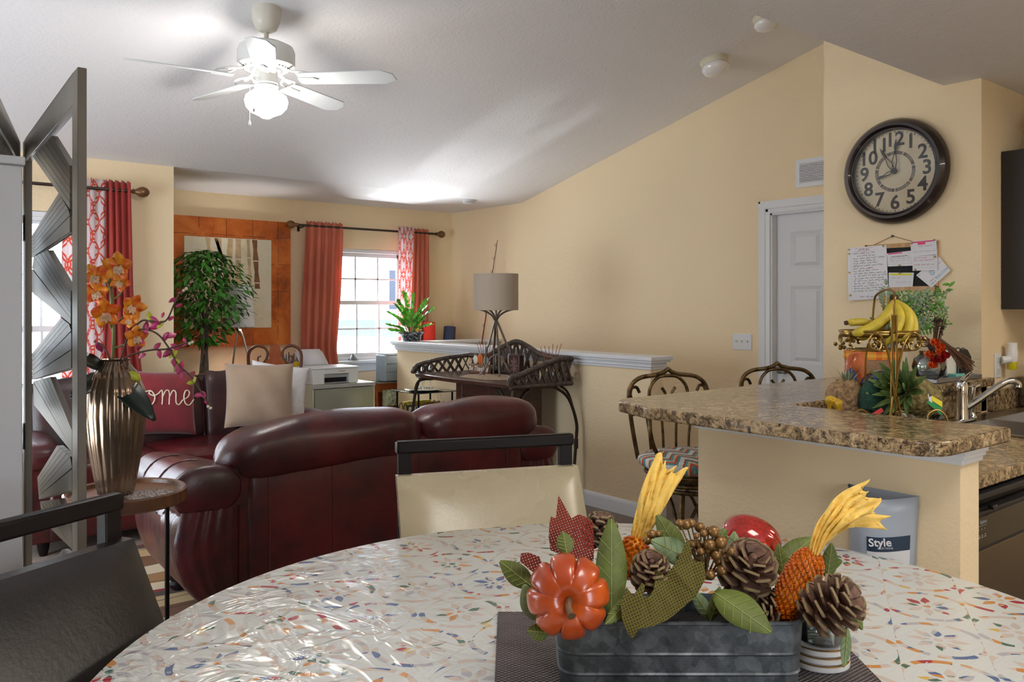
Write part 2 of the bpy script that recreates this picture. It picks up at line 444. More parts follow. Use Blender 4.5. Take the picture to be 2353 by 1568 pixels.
# left jamb casing (far side), head casing, jamb liner
def vcase(y,sgn,m):
    n=len(cp); m.add([(XR+a,y+sgn*b,0) for a,b in cp]+[(XR+a,y+sgn*b,DZ+.088) for a,b in cp],[tuple(range(n)),tuple(range(2*n-1,n-1,-1))]+[(i,i+n,(i+1)%n+n,(i+1)%n) for i in range(n)])
vcase(DY1,1,m); vcase(DY0,-1,m)
n=len(cp); m.add([(XR+a,DY0-.088,DZ+b) for a,b in cp]+[(XR+a,DY1+.088,DZ+b) for a,b in cp],[tuple(range(n)),tuple(range(2*n-1,n-1,-1))]+[(i,i+n,(i+1)%n+n,(i+1)%n) for i in range(n)])
m.box(XR-.002,XR+.12,DY1-.012,DY1,0,DZ); m.box(XR-.002,XR+.12,DY0,DY0+.01,0,DZ); m.box(XR-.002,XR+.12,DY0,DY1,DZ-.012,DZ)
struct('trim_3',m,WHITE)
# window 2 (far wall): frame, two sashes with muntins, sill
def window(name,x0,x1,y,z0,z1,cols,zm,sillout=.06,rowsn=2):
    w=mesh(name,MB().box(x0,x0+.035,y,y+.12,z0,z1).box(x1-.035,x1,y,y+.12,z0,z1).box(x0,x1,y,y+.12,z1-.035,z1).box(x0,x1,y,y+.12,z0,z0+.03),WHITE,bevel=.002); w['kind']='structure'
    for k,(za,zb,yy) in enumerate(((z0+.03,zm+.02,y+.045),(zm-.02,z1-.035,y+.075))):
        m=MB(); xa,xb=x0+.035,x1-.035
        m.box(xa,xa+.03,yy,yy+.025,za,zb).box(xb-.03,xb,yy,yy+.025,za,zb).box(xa,xb,yy,yy+.025,za,za+.038).box(xa,xb,yy,yy+.025,zb-.038,zb)
        for i in range(1,cols): x=xa+(xb-xa)*i/cols; m.box(x-.008,x+.008,yy+.006,yy+.018,za,zb)
        for i in range(1,rowsn): z=za+(zb-za)*i/rowsn; m.box(xa,xb,yy+.006,yy+.018,z-.008,z+.008)
        mesh('sash',m,WHITE,w); mesh('pane',MB().box(xa+.02,xb-.02,yy+.010,yy+.014,za+.02,zb-.02),PANE,w,smooth=False)
    mesh('window_sill',MB().box(x0-.06,x1+.06,y-sillout,y+.05,z0-.03,z0).box(x0-.04,x1+.04,y-.014,y,z0-.11,z0-.03),WHITE,w,bevel=.004)
    return w
window('window_1',W1[0],W1[1],YC,W1[2],W1[3],6,1.25)
window('window_2',W2[0],W2[1],YF,W2[2],W2[3],3,1.435)
# blinds in window 1
m=MB()
for i in range(30):
    z=2.0-.022*i-.04; m.box(W1[0]+.04,W1[1]-.04,YC+.012,YC+.034,z,z+.003)
m.box(W1[0]+.04,W1[1]-.04,YC+.005,YC+.04,1.96,1.995)
solo('window_blind',m,WHITE,'white slatted blind in the window behind the folding screen','window blind',smooth=False)
# air vent on right wall
c0=PX(1830,369,XR); c1=PX(1895,432,XR)
v0,v1=c1.y-.06,c0.y; za=1.4+ (HY-433)/F*((c0-Vector((0,0,CZ))).dot(Vector((S_,C_,0)))); zb=c0.z
t=thing('air_vent','white louvred air vent high on the yellow wall above the door','vent',(XR,(v0+v1)/2,za))
mesh('frame',MB().box(XR-.012,XR,v0,v1,za,za+.03).box(XR-.012,XR,v0,v1,zb-.03,zb).box(XR-.012,XR,v1-.03,v1,za+.03,zb-.03).box(XR-.012,XR,v0,v0+.03,za+.03,zb-.03),WHITE,t,True)
m=MB(); n=12
for i in range(n):
    z=za+.03+(zb-za-.06)*(i+.5)/n; m.box(XR-.011,XR-.004,v0+.02,v1-.02,z-.0035,z+.0035)
mesh('louvre',m,WHITE,t,True); mesh('back_plate',MB().box(XR-.0015,XR-.0005,v0+.03,v1-.03,za+.03,zb-.03),plain('vent shadow metal',(70,62,54),0.8),t,True)
# light switch
c=PX(1706,786,XR)
t=thing('light_switch','white triple light switch plate beside the door','light switch',(XR,c.y,c.z-.058))
mesh('plate',MB().box(XR-.006,XR,c.y-.082,c.y+.082,c.z-.058,c.z+.058),WHITE,t,True,bevel=.003)
for k in(-1,0,1):
    mesh('toggle',MB().box(XR-.018,XR-.005,c.y+k*.046-.005,c.y+k*.046+.005,c.z-.003,c.z+.012),plain('ivory toggle',(222,214,196),.4),t,True,bevel=.001)
# ceiling fixtures
def on_slope(px,py):
    a=(px-CX)/F; k=(HY-py)/F; fy=C_-a*S_
    d=(2.40+.24*YC-CZ)/(k+.24*fy); return PD(px,py,d)
SN=Vector((0,-.24,-1)).normalized()
def dome(name,label,cat,p,r,depth,nrm):
    t=thing(name,label,cat,p); A=axis(p,nrm)
    mesh('base',MB().lathe([(r*.98,0),(r*1.0,.012),(r*.92,depth*.45),(r*.80,depth*.47)],M=A,seg=40),plain('cream enamel',(216,208,184),.35),t,True)
    mesh('shade',MB().lathe([(r*.86,depth*.45),(r*.98,depth*.62),(r*.98,depth*.8),(r*.8,depth*1.08),(r*.5,depth*1.24),(r*.2,depth*1.3),(0,depth*1.31)],M=A,seg=40),plain('white glass bowl',(236,234,232),.12,coat=.5),t,True)
    return t
dome('ceiling_light','white glass dome ceiling light near the yellow wall, fully in view','ceiling light',on_slope(1640,138),.093,.085,SN)
dome('ceiling_light','white glass dome ceiling light half hidden by the lowered ceiling edge','ceiling light',on_slope(1757,38),.075,.07,SN)
p=PD(1077,460,1.0*F/244); p.z=2.40
t=thing('smoke_detector','small round white smoke detector on the low ceiling of the nook','smoke detector',p)
A=axis(p,(0,0,-1)); mesh('base',MB().lathe([(.07,0),(.07,.01),(.06,.014)],M=A),WHITE,t,True); mesh('cover',MB().lathe([(.055,.014),(.052,.03),(.035,.036),(0,.037)],M=A),plain('grey plastic',(190,190,190),.5),t,True)
# ---------- outside ----------
HS=plain('white house siding',(236,238,244),.8); HR=plain('grey shingles',(96,106,124),.9,0,.3,20,.1); HG=plain('dark house glass',(44,54,72),.5); HDR=plain('red door paint',(110,30,40),.6)
def house(x0,x1,y0,y1,z0,z1,zr,label,wins):
    t=thing('house',label,'house',((x0+x1)/2,(y0+y1)/2,z0))
    mesh('wall',MB().box(x0,x1,y0,y1,z0,z1).add([(x0,y0,z1),(x1,y0,z1),(x1,y1,z1),(x0,y1,z1),((x0+x1)/2,y0,zr),((x0+x1)/2,y1,zr)],[(0,1,4),(2,3,5),(0,3,2,1)]),HS,t,True,smooth=False)
    xm=(x0+x1)/2; k=(zr-z1)/((x1-x0)/2)
    mesh('roof',MB().add([(x0-.5,y0-.5,z1-.5*k+.05),(xm,y0-.5,zr+.05),(xm,y1+.5,zr+.05),(x0-.5,y1+.5,z1-.5*k+.05),(x1+.5,y0-.5,z1-.5*k+.05),(x1+.5,y1+.5,z1-.5*k+.05)],[(0,1,2,3),(1,4,5,2)]),HR,t,True,solid=.15,smooth=False)
    for (a,b,c,d_,mt) in wins: mesh('window',MB().box(a,b,y0-.06,y0,c,d_),mt,t,True,smooth=False)
    return t
house(12,22,24,32,-3,3.6,6.2,'pale two storey house across the street seen through the window',[(14.2,15.0,1.3,2.6,HG),(15.4,15.9,1.3,2.6,HG),(17.5,18.0,1.3,2.6,HG),(19.2,19.7,1.3,2.6,HG)])
t=thing('porch_roof','low grey porch roof and front door of the house across the street','porch',(15,22,-3))
mesh('roof',MB().add([(9,20,-.6),(23,20,-.6),(23,24,.9),(9,24,.9)],[(0,1,2,3)]),HR,t,True,solid=.12,smooth=False)
for x in (10,12.6,15.2,17.8,20.4): mesh('post',MB().box(x,x+.25,20.2,20.45,-3,-.6),HS,t,True,smooth=False)
mesh('door',MB().box(15.9,16.9,23.8,23.95,-3,-.9),HDR,t,True,smooth=False)
struct('ground_outside',MB().box(-40,60,8.6,70,-3.2,-3),plain('pale concrete outside',(205,205,205),.9))
# ================= CEILING FAN =================
FANW=plain('white fan enamel',(226,226,222),.3,coat=.3)
fc=PD(612,25,4.197); fz=zs(fc.y)
t=thing('ceiling_fan','white five blade ceiling fan with a glowing glass globe on the sloped ceiling','ceiling fan',(fc.x,fc.y,0))
A=axis((0,0,fz+.02),(0,0,-1))
mesh('canopy',MB().lathe([(.072,0),(.074,.03),(.068,.075),(.052,.115),(.03,.128),(.014,.13)],M=A),plain('cream fan enamel',(206,200,186),.35),t)
mesh('downrod',MB().lathe([(.012,2.72),(.012,fz-.08)]).lathe([(.028,2.715),(.028,2.745),(.014,2.76)]),plain('cream rod',(196,188,172),.35),t)
mesh('motor_housing',MB().lathe([(.03,2.742),(.09,2.735),(.132,2.715),(.142,2.69),(.142,2.635),(.139,2.62),(.11,2.6),(.06,2.594),(.05,2.60)],seg=48),FANW,t)
g_=MB()
for k in range(36):
    a=2*PI*k/36; q=Vector((math.cos(a),math.sin(a),0)); s_=Vector((-q.y,q.x,0))
    if k%7==6: continue
    w=.0032; p0=q*.072; p1=q*.118; z0,z1=2.5945,2.603
    g_.add([p0-s_*w+Vector((0,0,z0)),p0+s_*w+Vector((0,0,z0)),p1+s_*w*1.5+Vector((0,0,z1)),p1-s_*w*1.5+Vector((0,0,z1)),p0-s_*w+Vector((0,0,z0+.006)),p0+s_*w+Vector((0,0,z0+.006)),p1+s_*w*1.5+Vector((0,0,z1+.006)),p1-s_*w*1.5+Vector((0,0,z1+.006))],[(3,2,1,0),(4,5,6,7),(0,1,5,4),(1,2,6,5),(2,3,7,6),(3,0,4,7)])
mesh('vent_slot',g_,plain('dark slot',(60,58,56),.8),t,smooth=False)
mesh('switch_housing',MB().lathe([(.05,2.6),(.055,2.585),(.055,2.535),(.058,2.53),(.052,2.522),(.06,2.515),(.056,2.50),(.06,2.497),(.06,2.486),(.05,2.484)],seg=40),FANW,t)
GLOBE=plain('glowing globe glass',(255,250,240),.4); g=GLOBE.node_tree.nodes['Principled BSDF']; g.inputs['Emission Color'].default_value=(1,.95,.88,1); g.inputs['Emission Strength'].default_value=20
mesh('light_globe',MB().lathe([(.05,2.495),(.075,2.485),(.1,2.465),(.107,2.44),(.1,2.41),(.078,2.385),(.045,2.37),(.02,2.355),(0,2.352)],seg=40),GLOBE,t)
for k in range(5):
    ang=-YAW+R(-76+72*k+0)   # camera-frame angle turned into the room frame
    B=Matrix.Rotation(ang,4,'Z')
    m=MB(B)
    # blade: 13 cm wide, pitched
    P=Matrix.Translation((0,0,2.55))@Matrix.Rotation(R(-13),4,'X')
    poly=[(.17,-.05),(.20,-.058),(.60,-.066),(.655,-.02),(.655,.0),(.655,.035),(.60,.066),(.20,.058),(.17,.05)]
    poly=[(.17,-.05),(.22,-.058),(.60,-.068),(.655,-.03),(.665,.03),(.60,.068),(.22,.058),(.17,.05)]
    m.prism(poly,0,.006,P); bl=mesh('blade',m,plain('white blade',(206,210,212),.35) if k==0 else bpy.data.materials['white blade'],t,bevel=.002)
    m=MB(B); 
    m.tube([(.10,0,2.602),(.14,.0,2.59),(.19,0,2.578)],[.014,.011,.012],8,flat=.5)
    for s in(-1,1): m.tube(smoothpath([(.15,s*.01,2.585),(.17,s*.04,2.577),(.215,s*.045,2.57),(.25,s*.02,2.567)],4),.006,6,M=Matrix.Rotation(0,4,'X'))
    m.prism([(.17,-.02),(.25,-.018),(.27,0),(.25,.018),(.17,.02)],-.007,-.001,P)
    mesh('blade_bracket',m,FANW,t)
m=MB(); cf=CL(1,0,0); 
for (dx,dz,dy) in ((-.03,2.365,-.055),(-.05,2.30,-.058)):
    q=CL(dx,dy*1.9,0); m.tube([(q.x*.5,q.y*.5,2.55),(q.x,q.y,2.50),(q.x,q.y,dz+.02)],.0012,5)
mesh('pull_chain',m,NICKEL,t)
for (dx,dz,dy,mt) in ((-.03,2.365,-.055,NICKEL),(-.05,2.30,-.058,WHITE)):
    q=CL(dx,dy*1.9,0); mesh('chain_pull',MB().lathe([(0,dz+.022),(.004,dz+.015),(.007,dz+.004),(.005,dz-.003),(0,dz-.006)],c=(q.x,q.y,0),seg=12),mt,t)
FAN=t
# ================= CURTAINS AND RODS =================
def m_curtain(name,c,c2):
    g=G(name); v=g.co(); g.set(color=g.ramp(g.noise(v,2,2,.5),[(0.3,c2),(0.7,c)]),rough=.7,sheen=.3)
    g.bump(g.noise(v,14,4,.6),.25,.01); 
    nt=g.nt; tl=nt.nodes.new('ShaderNodeBsdfTranslucent'); tl.inputs[0].default_value=lin(c); mx=nt.nodes.new('ShaderNodeMixShader'); mx.inputs[0].default_value=.35
    nt.links.new(g.b.outputs[0],mx.inputs[1]); nt.links.new(tl.outputs[0],mx.inputs[2]); nt.links.new(mx.outputs[0],nt.nodes['Material Output'].inputs[0]); return g.mat
CORAL=m_curtain('terracotta satin curtain',(222,132,104),(200,108,82))
REDC=m_curtain('red curtain',(196,72,62),(170,54,50))
def m_lattice():
    g=G('white voile with coral lattice'); x,y,z=g.xyz(g.co('UV'))
    def ring(ox,oy,r,w):
        fx=g.m('FRACT',x*7.0+ox)-.5; fy=g.m('FRACT',y*5.2+oy)-.5
        d=g.m('SQRT',fx*fx+fy*fy); return g.m('ABSOLUTE',d-r)<w
    k=g.m('MAXIMUM',ring(0,0,.42,.035),ring(.5,.5,.42,.035)); k=g.m('MAXIMUM',k,ring(0,.5,.2,.03))
    g.set(rough=.8); c=g.mix(k,(240,232,234),(226,112,92)); g.set(color=c)
    nt=g.nt; tl=nt.nodes.new('ShaderNodeBsdfTranslucent'); nt.links.new(c.s,tl.inputs[0]); mx=nt.nodes.new('ShaderNodeMixShader'); mx.inputs[0].default_value=.5
    nt.links.new(g.b.outputs[0],mx.inputs[1]); nt.links.new(tl.outputs[0],mx.inputs[2]); nt.links.new(mx.outputs[0],nt.nodes['Material Output'].inputs[0]); return g.mat
LATT=m_lattice()
def curtain(name,label,rows,y,mat,folds,amp,group=None,uvw=1.0,head=0):
    """rows: (z,x0,x1[,yoff]) from top to bottom"""
    nu=folds*8+1; nv=40; vs=[];fs=[];uv=[]
    z0,z1=rows[0][0],rows[-1][0]
    for j in range(nv):
        z=z0+(z1-z0)*j/(nv-1)
        for a,b in zip(rows,rows[1:]):
            if a[0]>=z-1e-6>=b[0]-2e-6: break
        t=(a[0]-z)/(a[0]-b[0]); t=max(0,min(1,t)); xa=a[1]+(b[1]-a[1])*t; xb=a[2]+(b[2]-a[2])*t
        yo=(a[3] if len(a)>3 else 0)*(1-t)+(b[3] if len(b)>3 else 0)*t
        for i in range(nu):
            u=i/(nu-1); ph=2*PI*folds*u
            am=amp*(.55+.45*j/nv); 
            if head and j<2: am*=.5
            x=xa+(xb-xa)*(u+.10/folds*math.sin(ph*2+1+z)); yy=y-yo+am*math.sin(ph+.5*math.sin(z*2.3+u*5))
            vs.append((x,yy,z+(.008*math.sin(ph*2) if j==0 else 0))); uv.append((u*uvw,(z0-z)))
    for j in range(nv-1):
        for i in range(nu-1): k=j*nu+i; fs.append((k,k+1,k+nu+1,k+nu))
    m=MB(); m.add(vs,fs); o=mesh(name,m,mat,solid=.002,smooth=True,ang=80)
    ul=o.data.uv_layers.new(name='UV')
    for lp in o.data.loops: ul.data[lp.index].uv=uv[lp.vertex_index]
    o['label']=label; o['category']='curtain'; base(o)
    if group: o['group']=group
    return o
def xat(px,Y): return PY(px,700,Y).x
def zat(px,py,Y): return PY(px,py,Y).z
Y1=YC-.11; Y2=YF-.11
curtain('curtain','red curtain at the left window behind the orange orchids',[(2.245,xat(243,Y1),xat(299,Y1)),(1.5,xat(243,Y1),xat(306,Y1)),(.75,xat(235,Y1),xat(332,Y1)),(.05,xat(228,Y1),xat(338,Y1))],Y1,REDC,4,.032)
curtain('curtain','white sheer curtain with red lattice print beside the red curtain',[(2.25,xat(150,Y1),xat(246,Y1)),(1.4,xat(140,Y1),xat(244,Y1)),(.05,xat(150,Y1),xat(240,Y1))],Y1+.035,LATT,4,.02,uvw=.5)
def rod(label,y,z,x0,x1,xb,wally,r=.011):
    t=thing('curtain_rod',label,'curtain rod',((x0+x1)/2,y,z))
    mesh('pole',MB().tube([(x0,y,z),(x1,y,z)],r,12),IRON,t,True)
    for x,s in ((x0,-1),(x1,1)):
        A=axis((x,y,z),(s,0,0)); mesh('finial',MB().lathe([(.012,0),(.02,.004),(.014,.015),(.022,.03),(.034,.05),(.038,.07),(.03,.095),(.012,.11),(0,.113)],M=A,seg=20),plain('antique bronze finial',(120,86,56),.35,.6) if 'antique bronze finial' not in bpy.data.materials else bpy.data.materials['antique bronze finial'],t,True)
    for x in xb: mesh('bracket',MB().tube([(x,y,z-.015),(x,wally-.004,z-.02)],.006,8).box(x-.012,x+.012,wally-.006,wally,z-.05,z+.02),IRON,t,True)
    return t
rod('dark curtain rod with a ball finial above the red curtain',Y1,2.185,-.6,xat(304,Y1),[-.5,.5],YC)
zr=2.155
rod('dark curtain rod across the far window above the terracotta curtains',Y2,zr,xat(684,Y2),xat(1002,Y2),[xat(697,Y2),xat(985,Y2)],YF)
curtain('curtain','terracotta curtain left of the far window, beside the copper painting',[(zr+.04,xat(704,Y2),xat(787,Y2)),(zr-.02,xat(703,Y2),xat(788,Y2)),(1.5,xat(695,Y2),xat(783,Y2)),(1.0,xat(690,Y2),xat(771,Y2),.02),(.82,xat(692,Y2),xat(774,Y2),.03),(.3,xat(696,Y2),xat(770,Y2),.0)],Y2,CORAL,5,.03,head=1)
curtain('curtain','terracotta curtain right of the far window, behind the potted plant',[(zr+.04,xat(943,Y2),xat(984,Y2)),(1.5,xat(936,Y2),xat(986,Y2)),(1.0,xat(925,Y2),xat(981,Y2)),(.1,xat(925,Y2),xat(978,Y2))],Y2,CORAL,4,.028,head=1)
curtain('curtain','white sheer curtain with coral lattice print at the far window',[(zr+.045,xat(908,Y2),xat(944,Y2)),(1.45,xat(907,Y2),xat(936,Y2),.01),(1.0,xat(906,Y2),xat(932,Y2),.02),(.82,xat(902,Y2),xat(930,Y2),.04),(.5,xat(868,Y2),xat(925,Y2),.03),(.06,xat(850,Y2),xat(930,Y2),.02)],Y2-.06,LATT,3,.016,uvw=.6)
# ================= PAINTING =================
def m_copper():
    g=G('rusty copper leaf'); v=g.co(); x,y,z=g.xyz(v)
    n=g.noise(v,3.2,6,.65,.6); c=g.ramp(n,[(0.3,(122,54,16)),(0.5,(184,92,28)),(0.72,(214,128,56))])
    sq=g.vor(v,1.0); gx=g.m('ABSOLUTE',g.m('FRACT',x*4.2+g.noise(v,2,1)*.12)-.5)>.488; gz=g.m('ABSOLUTE',g.m('FRACT',z*4.0+g.noise(v,3,1)*.12)-.5)>.49
    ln=g.m('MAXIMUM',gx,gz)*(g.noise(v,5,3,.7)>.48)
    sp=(g.noise(v,14,5,.8)>.66); k=g.m('MAXIMUM',ln,sp)*.8
    g.set(color=g.mix(k,c,(62,26,10)),rough=.4,metal=.2); g.bump(n,.15,.01); return g.mat
def m_cream():
    g=G('aged cream paint'); v=g.co(); n=g.noise(v,5,5,.7); g.set(color=g.ramp(n,[(0.28,(176,160,120)),(0.36,(220,210,182)),(0.7,(232,226,210))]),rough=.7); return g.mat
px1=xat(668,YF-.04); pz0,pz1=1.045,2.18; px0=2.08
t=thing('painting','large copper brown painting with a cream panel of bamboo stems behind the tree','painting',((px0+px1)/2,YF,pz0))
mesh('canvas',MB().box(px0,px1,YF-.04,YF-.002,pz0,pz1),m_copper(),t,True,smooth=False)
ix0,ix1,iz0,iz1=xat(423,YF-.04),xat(623,YF-.04),1.205,2.005
mesh('picture_panel',MB().box(ix0,ix1,YF-.044,YF-.040,iz0,iz1),m_cream(),t,True,smooth=False)
m=MB(); m2=MB(); dk=MB()
def cane(x,top,bot,w,mm,lean=0):
    z=top; k=0; L=.20
    while z>bot:
        z2=max(bot,z-L*rnd(.8,1.1)); xx=x+lean*(top-z); x2=x+lean*(top-z2)
        mm.add([(xx-w/2*.9,YF-.045,z-.006),(xx+w/2*.9,YF-.045,z-.006),(x2+w/2,YF-.045,z2+.004),(x2-w/2,YF-.045,z2+.004),(x2-w*.42,YF-.045,(z+z2)/2),(xx+w*.42,YF-.045,(z+z2)/2)],[(0,1,5,2,3,4)])
        z=z2
for x,w,le in ((.20,.05,.1),(.30,.045,.15),(.40,.05,-.05),(.47,.055,0),(.56,.035,.05)): cane(ix0+x,iz1,iz0+.1*rnd(0,1),w,m,le)
cane(ix0+.62,iz1,iz0+.35,.055,dk,.06); cane(ix0+.27,iz1,iz0+.3,.03,dk,.3)
mesh('bamboo_cane',m,plain('pale bamboo paint',(196,170,130),.7,0,0,60,.2,10),t,True,smooth=False)
mesh('bamboo_cane',dk,plain('brown bamboo paint',(120,78,44),.7,0,0,60,.35,12),t,True,smooth=False,label='darker brown bamboo cane')
# ================= SOFAS =================
TRIML=plain('stitched seam thread',(92,52,48),.7)
def loveseat():
    X0,X1,Y0=1.28,2.84,3.40
    t=thing('loveseat','burgundy leather loveseat seen from behind with two plump back cushions','loveseat',((X0+X1)/2,Y0+.45,0))
    m=MB()
    # back panel: profile in YZ swept along X
    pr=[(.03,.13),(0,.2),(-.005,.45),(0,.62),(.012,.70),(.045,.745),(.10,.755),(.16,.74),(.2,.66),(.22,.4),(.24,.13)]
    n=len(pr); nx=26
    def f(u,v):
        k=v*(n-1); i=min(int(k),n-2); q=k-i; y=pr[i][0]+(pr[i+1][0]-pr[i][0])*q; z=pr[i][1]+(pr[i+1][1]-pr[i][1])*q
        x=X0+.03+(X1-X0-.01)*u; e=min(u,1-u)*(X1-X0)/.05; 
        s=1 if e>1 else math.sqrt(max(0,1-(1-e)**2)); y=.12+(y-.12)*(.35+.65*s); z=.13+(z-.13)*(.96+.04*s)
        return (x,Y0+y,z-.012*math.sin(u*PI*2+.6)*(v>.2 and v<.8))
    m.grid(f,60,31); m.box(X0+.05,X1-.05,Y0+.06,Y0+.22,.14,.6)
    mesh('back_panel',m,BURG,t,True,ang=60)
    sm=MB()
    for x in (1.42,1.72,2.18,2.48,2.72):
        sm.tube([(x,Y0-.0065,.15),(x,Y0-.0075,.45),(x,Y0-.003,.62),(x+.004,Y0+.008,.70),(x+.01,Y0+.04,.752)],.0014,5)
    mesh('seam',sm,TRIML,t,True)
    # rolled arms: profile in XZ swept along Y
    for sgn,xb in ((-1,X0),(1,X1)):
        def arm(u,v,sgn=sgn,xb=xb):
            ang=[(.02,.10),(-.05,.11),(-.13,.16),(-.195,.24),(-.235,.34),(-.245,.44),(-.235,.51),(-.215,.54),(-.238,.565),(-.262,.61),(-.255,.665),(-.205,.715),(-.14,.735),(-.07,.73),(.0,.72),(.06,.70),(.10,.64),(.10,.5),(.10,.3),(.10,.13)]
            K=len(ang)-1; k=u*K; i=min(int(k),K-1); q=k-i
            # smooth the profile
            a0=ang[max(i-1,0)];a1=ang[i];a2=ang[i+1];a3=ang[min(i+2,K)]
            g=lambda j:.5*(2*a1[j]+(a2[j]-a0[j])*q+(2*a0[j]-5*a1[j]+4*a2[j]-a3[j])*q*q+(3*a1[j]-a0[j]-3*a2[j]+a3[j])*q**3)
            x,z=g(0),g(1)
            x*=1-.25*v; z-= .06*v*(z>.5)
            yy=Y0+.015+.86*v
            e=min(v*.86/.05,1); e2=min((1-v)*.86/.07,1)
            e=math.sqrt(1-(1-e)**2); e2=math.sqrt(max(0,1-(1-e2)**2)); s=(.95+.05*e)*(.86+.14*e2)
            cxp,czp=-.05,.45; x=cxp+(x-cxp)*s; z=czp+(z-czp)*s
            # gathers
            if z<.55: x+=.005*math.sin(v*60)*(1-v)
            return (xb+(x if sgn<0 else -x),yy,max(.1,z))
        m=MB(); m.grid(arm,55,34)
        # end caps
        for v in(0,1):
            ring=[arm(i/54,v) for i in range(55)]; b=len(m.v)
            m.v+=[Vector(q) for q in ring]; m.f.append(tuple(range(b,b+55)))
        mesh('arm',m,BURG,t,True,ang=60)
        sm=MB()
        for vv in (.30,.62):
            pts=[Vector(arm(.33+.35*i/12,vv)) for i in range(13)]; cc=Vector((xb+(-.05 if sgn<0 else .05),pts[0].y,.6))
            sm.tube([p+(p-cc).normalized()*.002 for p in pts],.004,6)
        mesh('piping',sm,BURG,t,True)
        k=-sgn  # gathered drape and padded disc on the back end of the arm
        OUT=[(.245,.44),(.238,.36),(.205,.26),(.14,.17),(.06,.12)]
        def drape(u,v):
            z=.555-.43*v
            for (a,za_),(b,zb_) in zip([(.215,.56)]+OUT,OUT+[(.03,.10)]):
                if za_>=z>=zb_: xo=a+(b-a)*(za_-z)/(za_-zb_); break
            else: xo=.05
            xo+=.004; x=xo+(-.02-xo)*u
            y=Y0+.016-.042*math.sin(PI*min(1,u*1.02)**.75)*(.55+.45*math.sin(PI*min(1,v*.9+.1)))-.0045*math.sin(u*30+math.sin(v*4)*1.2)*(1-.5*v)*math.sin(PI*u)
            return (xb-k*x,y,z)
        mesh('arm_end_panel',MB().grid(drape,60,26),BURG,t,True,ang=80)
        mesh('arm_end_roll',MB().sup((xb-k*.115,Y0+.02,.632),.285,.085,.205,2.2,40),BURG,t,True)
        mesh('piping',MB().tube([Vector(drape(.985,i/20))+Vector((0,-.003,0)) for i in range(21)],.004,6),BURG,t,True)
        b_=MB(); xx=xb-(.03 if sgn<0 else -.03)
        b_.box(min(xx,xx+.03*-sgn),max(xx,xx+.03*-sgn),Y0+.08,Y0+.86,.07,.15)
        for zz in(.085,.105,.125): b_.tube([(xx+.002*sgn,Y0+.08,zz),(xx+.002*sgn,Y0+.86,zz)],.007,8)
        mesh('base_rail',b_,DWOOD,t,True)
        for yy in(Y0+.12,Y0+.78): mesh('foot',MB().lathe([(.02,0),(.035,.01),(.04,.03),(.03,.045),(.042,.055),(.045,.075),(.03,.09)],c=(xx-.03*sgn*-1*-1,yy,0)),DWOOD,t,True)
    mesh('seat_cushion',MB().sup((1.68,Y0+.55,.42),.76,.62,.18,5,40),BURG,t,True); mesh('seat_cushion',MB().sup((2.45,Y0+.55,.42),.76,.62,.18,5,40),BURG,t,True)
    mesh('seat_base',MB().box(X0+.05,X1-.05,Y0+.2,Y0+.84,.12,.34),BURG,t,True,bevel=.02)
    def pillow_roll(xa,xb,zs_):
        n1=Vector
        def f(u,v):
            a=2*PI*v; L=xb-xa; x=u
            e=min(1,min(u,1-u)*L/.17); w=math.sqrt(max(0,1-(1-e)**2))*.999+.001
            zc,hz=zs_(u); ty=.145*w; tz=hz*w
            ca,sa=math.cos(a),math.sin(a); k=(abs(ca)**2.6+abs(sa)**2.6)**(-1/2.6)
            wr=.006*math.sin(a*7+u*40)*math.exp(-e*3)*w+.005*math.sin(u*9+a*2)*w
            return (xa+L*u,Y0+.115+ty*ca*k+wr,zc+tz*sa*k+wr)
        return MB().grid(f,70,36,cv=True)
    def za(u): return (.725+.045*min(1,u*3),.115+.014*math.sin(min(1,u*1.3)*PI/1.6))
    def zb(u): return (.772,.112+.020*math.sin(min(1,max(0,u-.05))*PI))
    mesh('back_cushion',pillow_roll(1.23,2.24,za),BURG,t,True,ang=70)
    mesh('back_cushion',pillow_roll(2.20,2.99,zb),BURG,t,True,ang=70)
    return t
loveseat().location.z=.0125
def pillow(w,h,th,seg=26,puff=2.4,wob=.006):
    def f(u,v):
        x=2*u-1; y=2*v-1
        tt=(max(0,1-abs(x)**puff)*max(0,1-abs(y)**puff))**.55
        pin=1-.06*(1-abs(y)**2)*abs(x)**4; pin2=1-.06*(1-abs(x)**2)*abs(y)**4
        return x*w/2*pin,y*h/2*pin2,tt*th/2+wob*math.sin(x*7+y*4)*tt
    m=MB()
    m.grid(lambda u,v:f(u,v),seg,seg); m.grid(lambda u,v:(lambda p:(p[0],p[1],-p[2]))(f(1-u,v)),seg,seg)
    return m
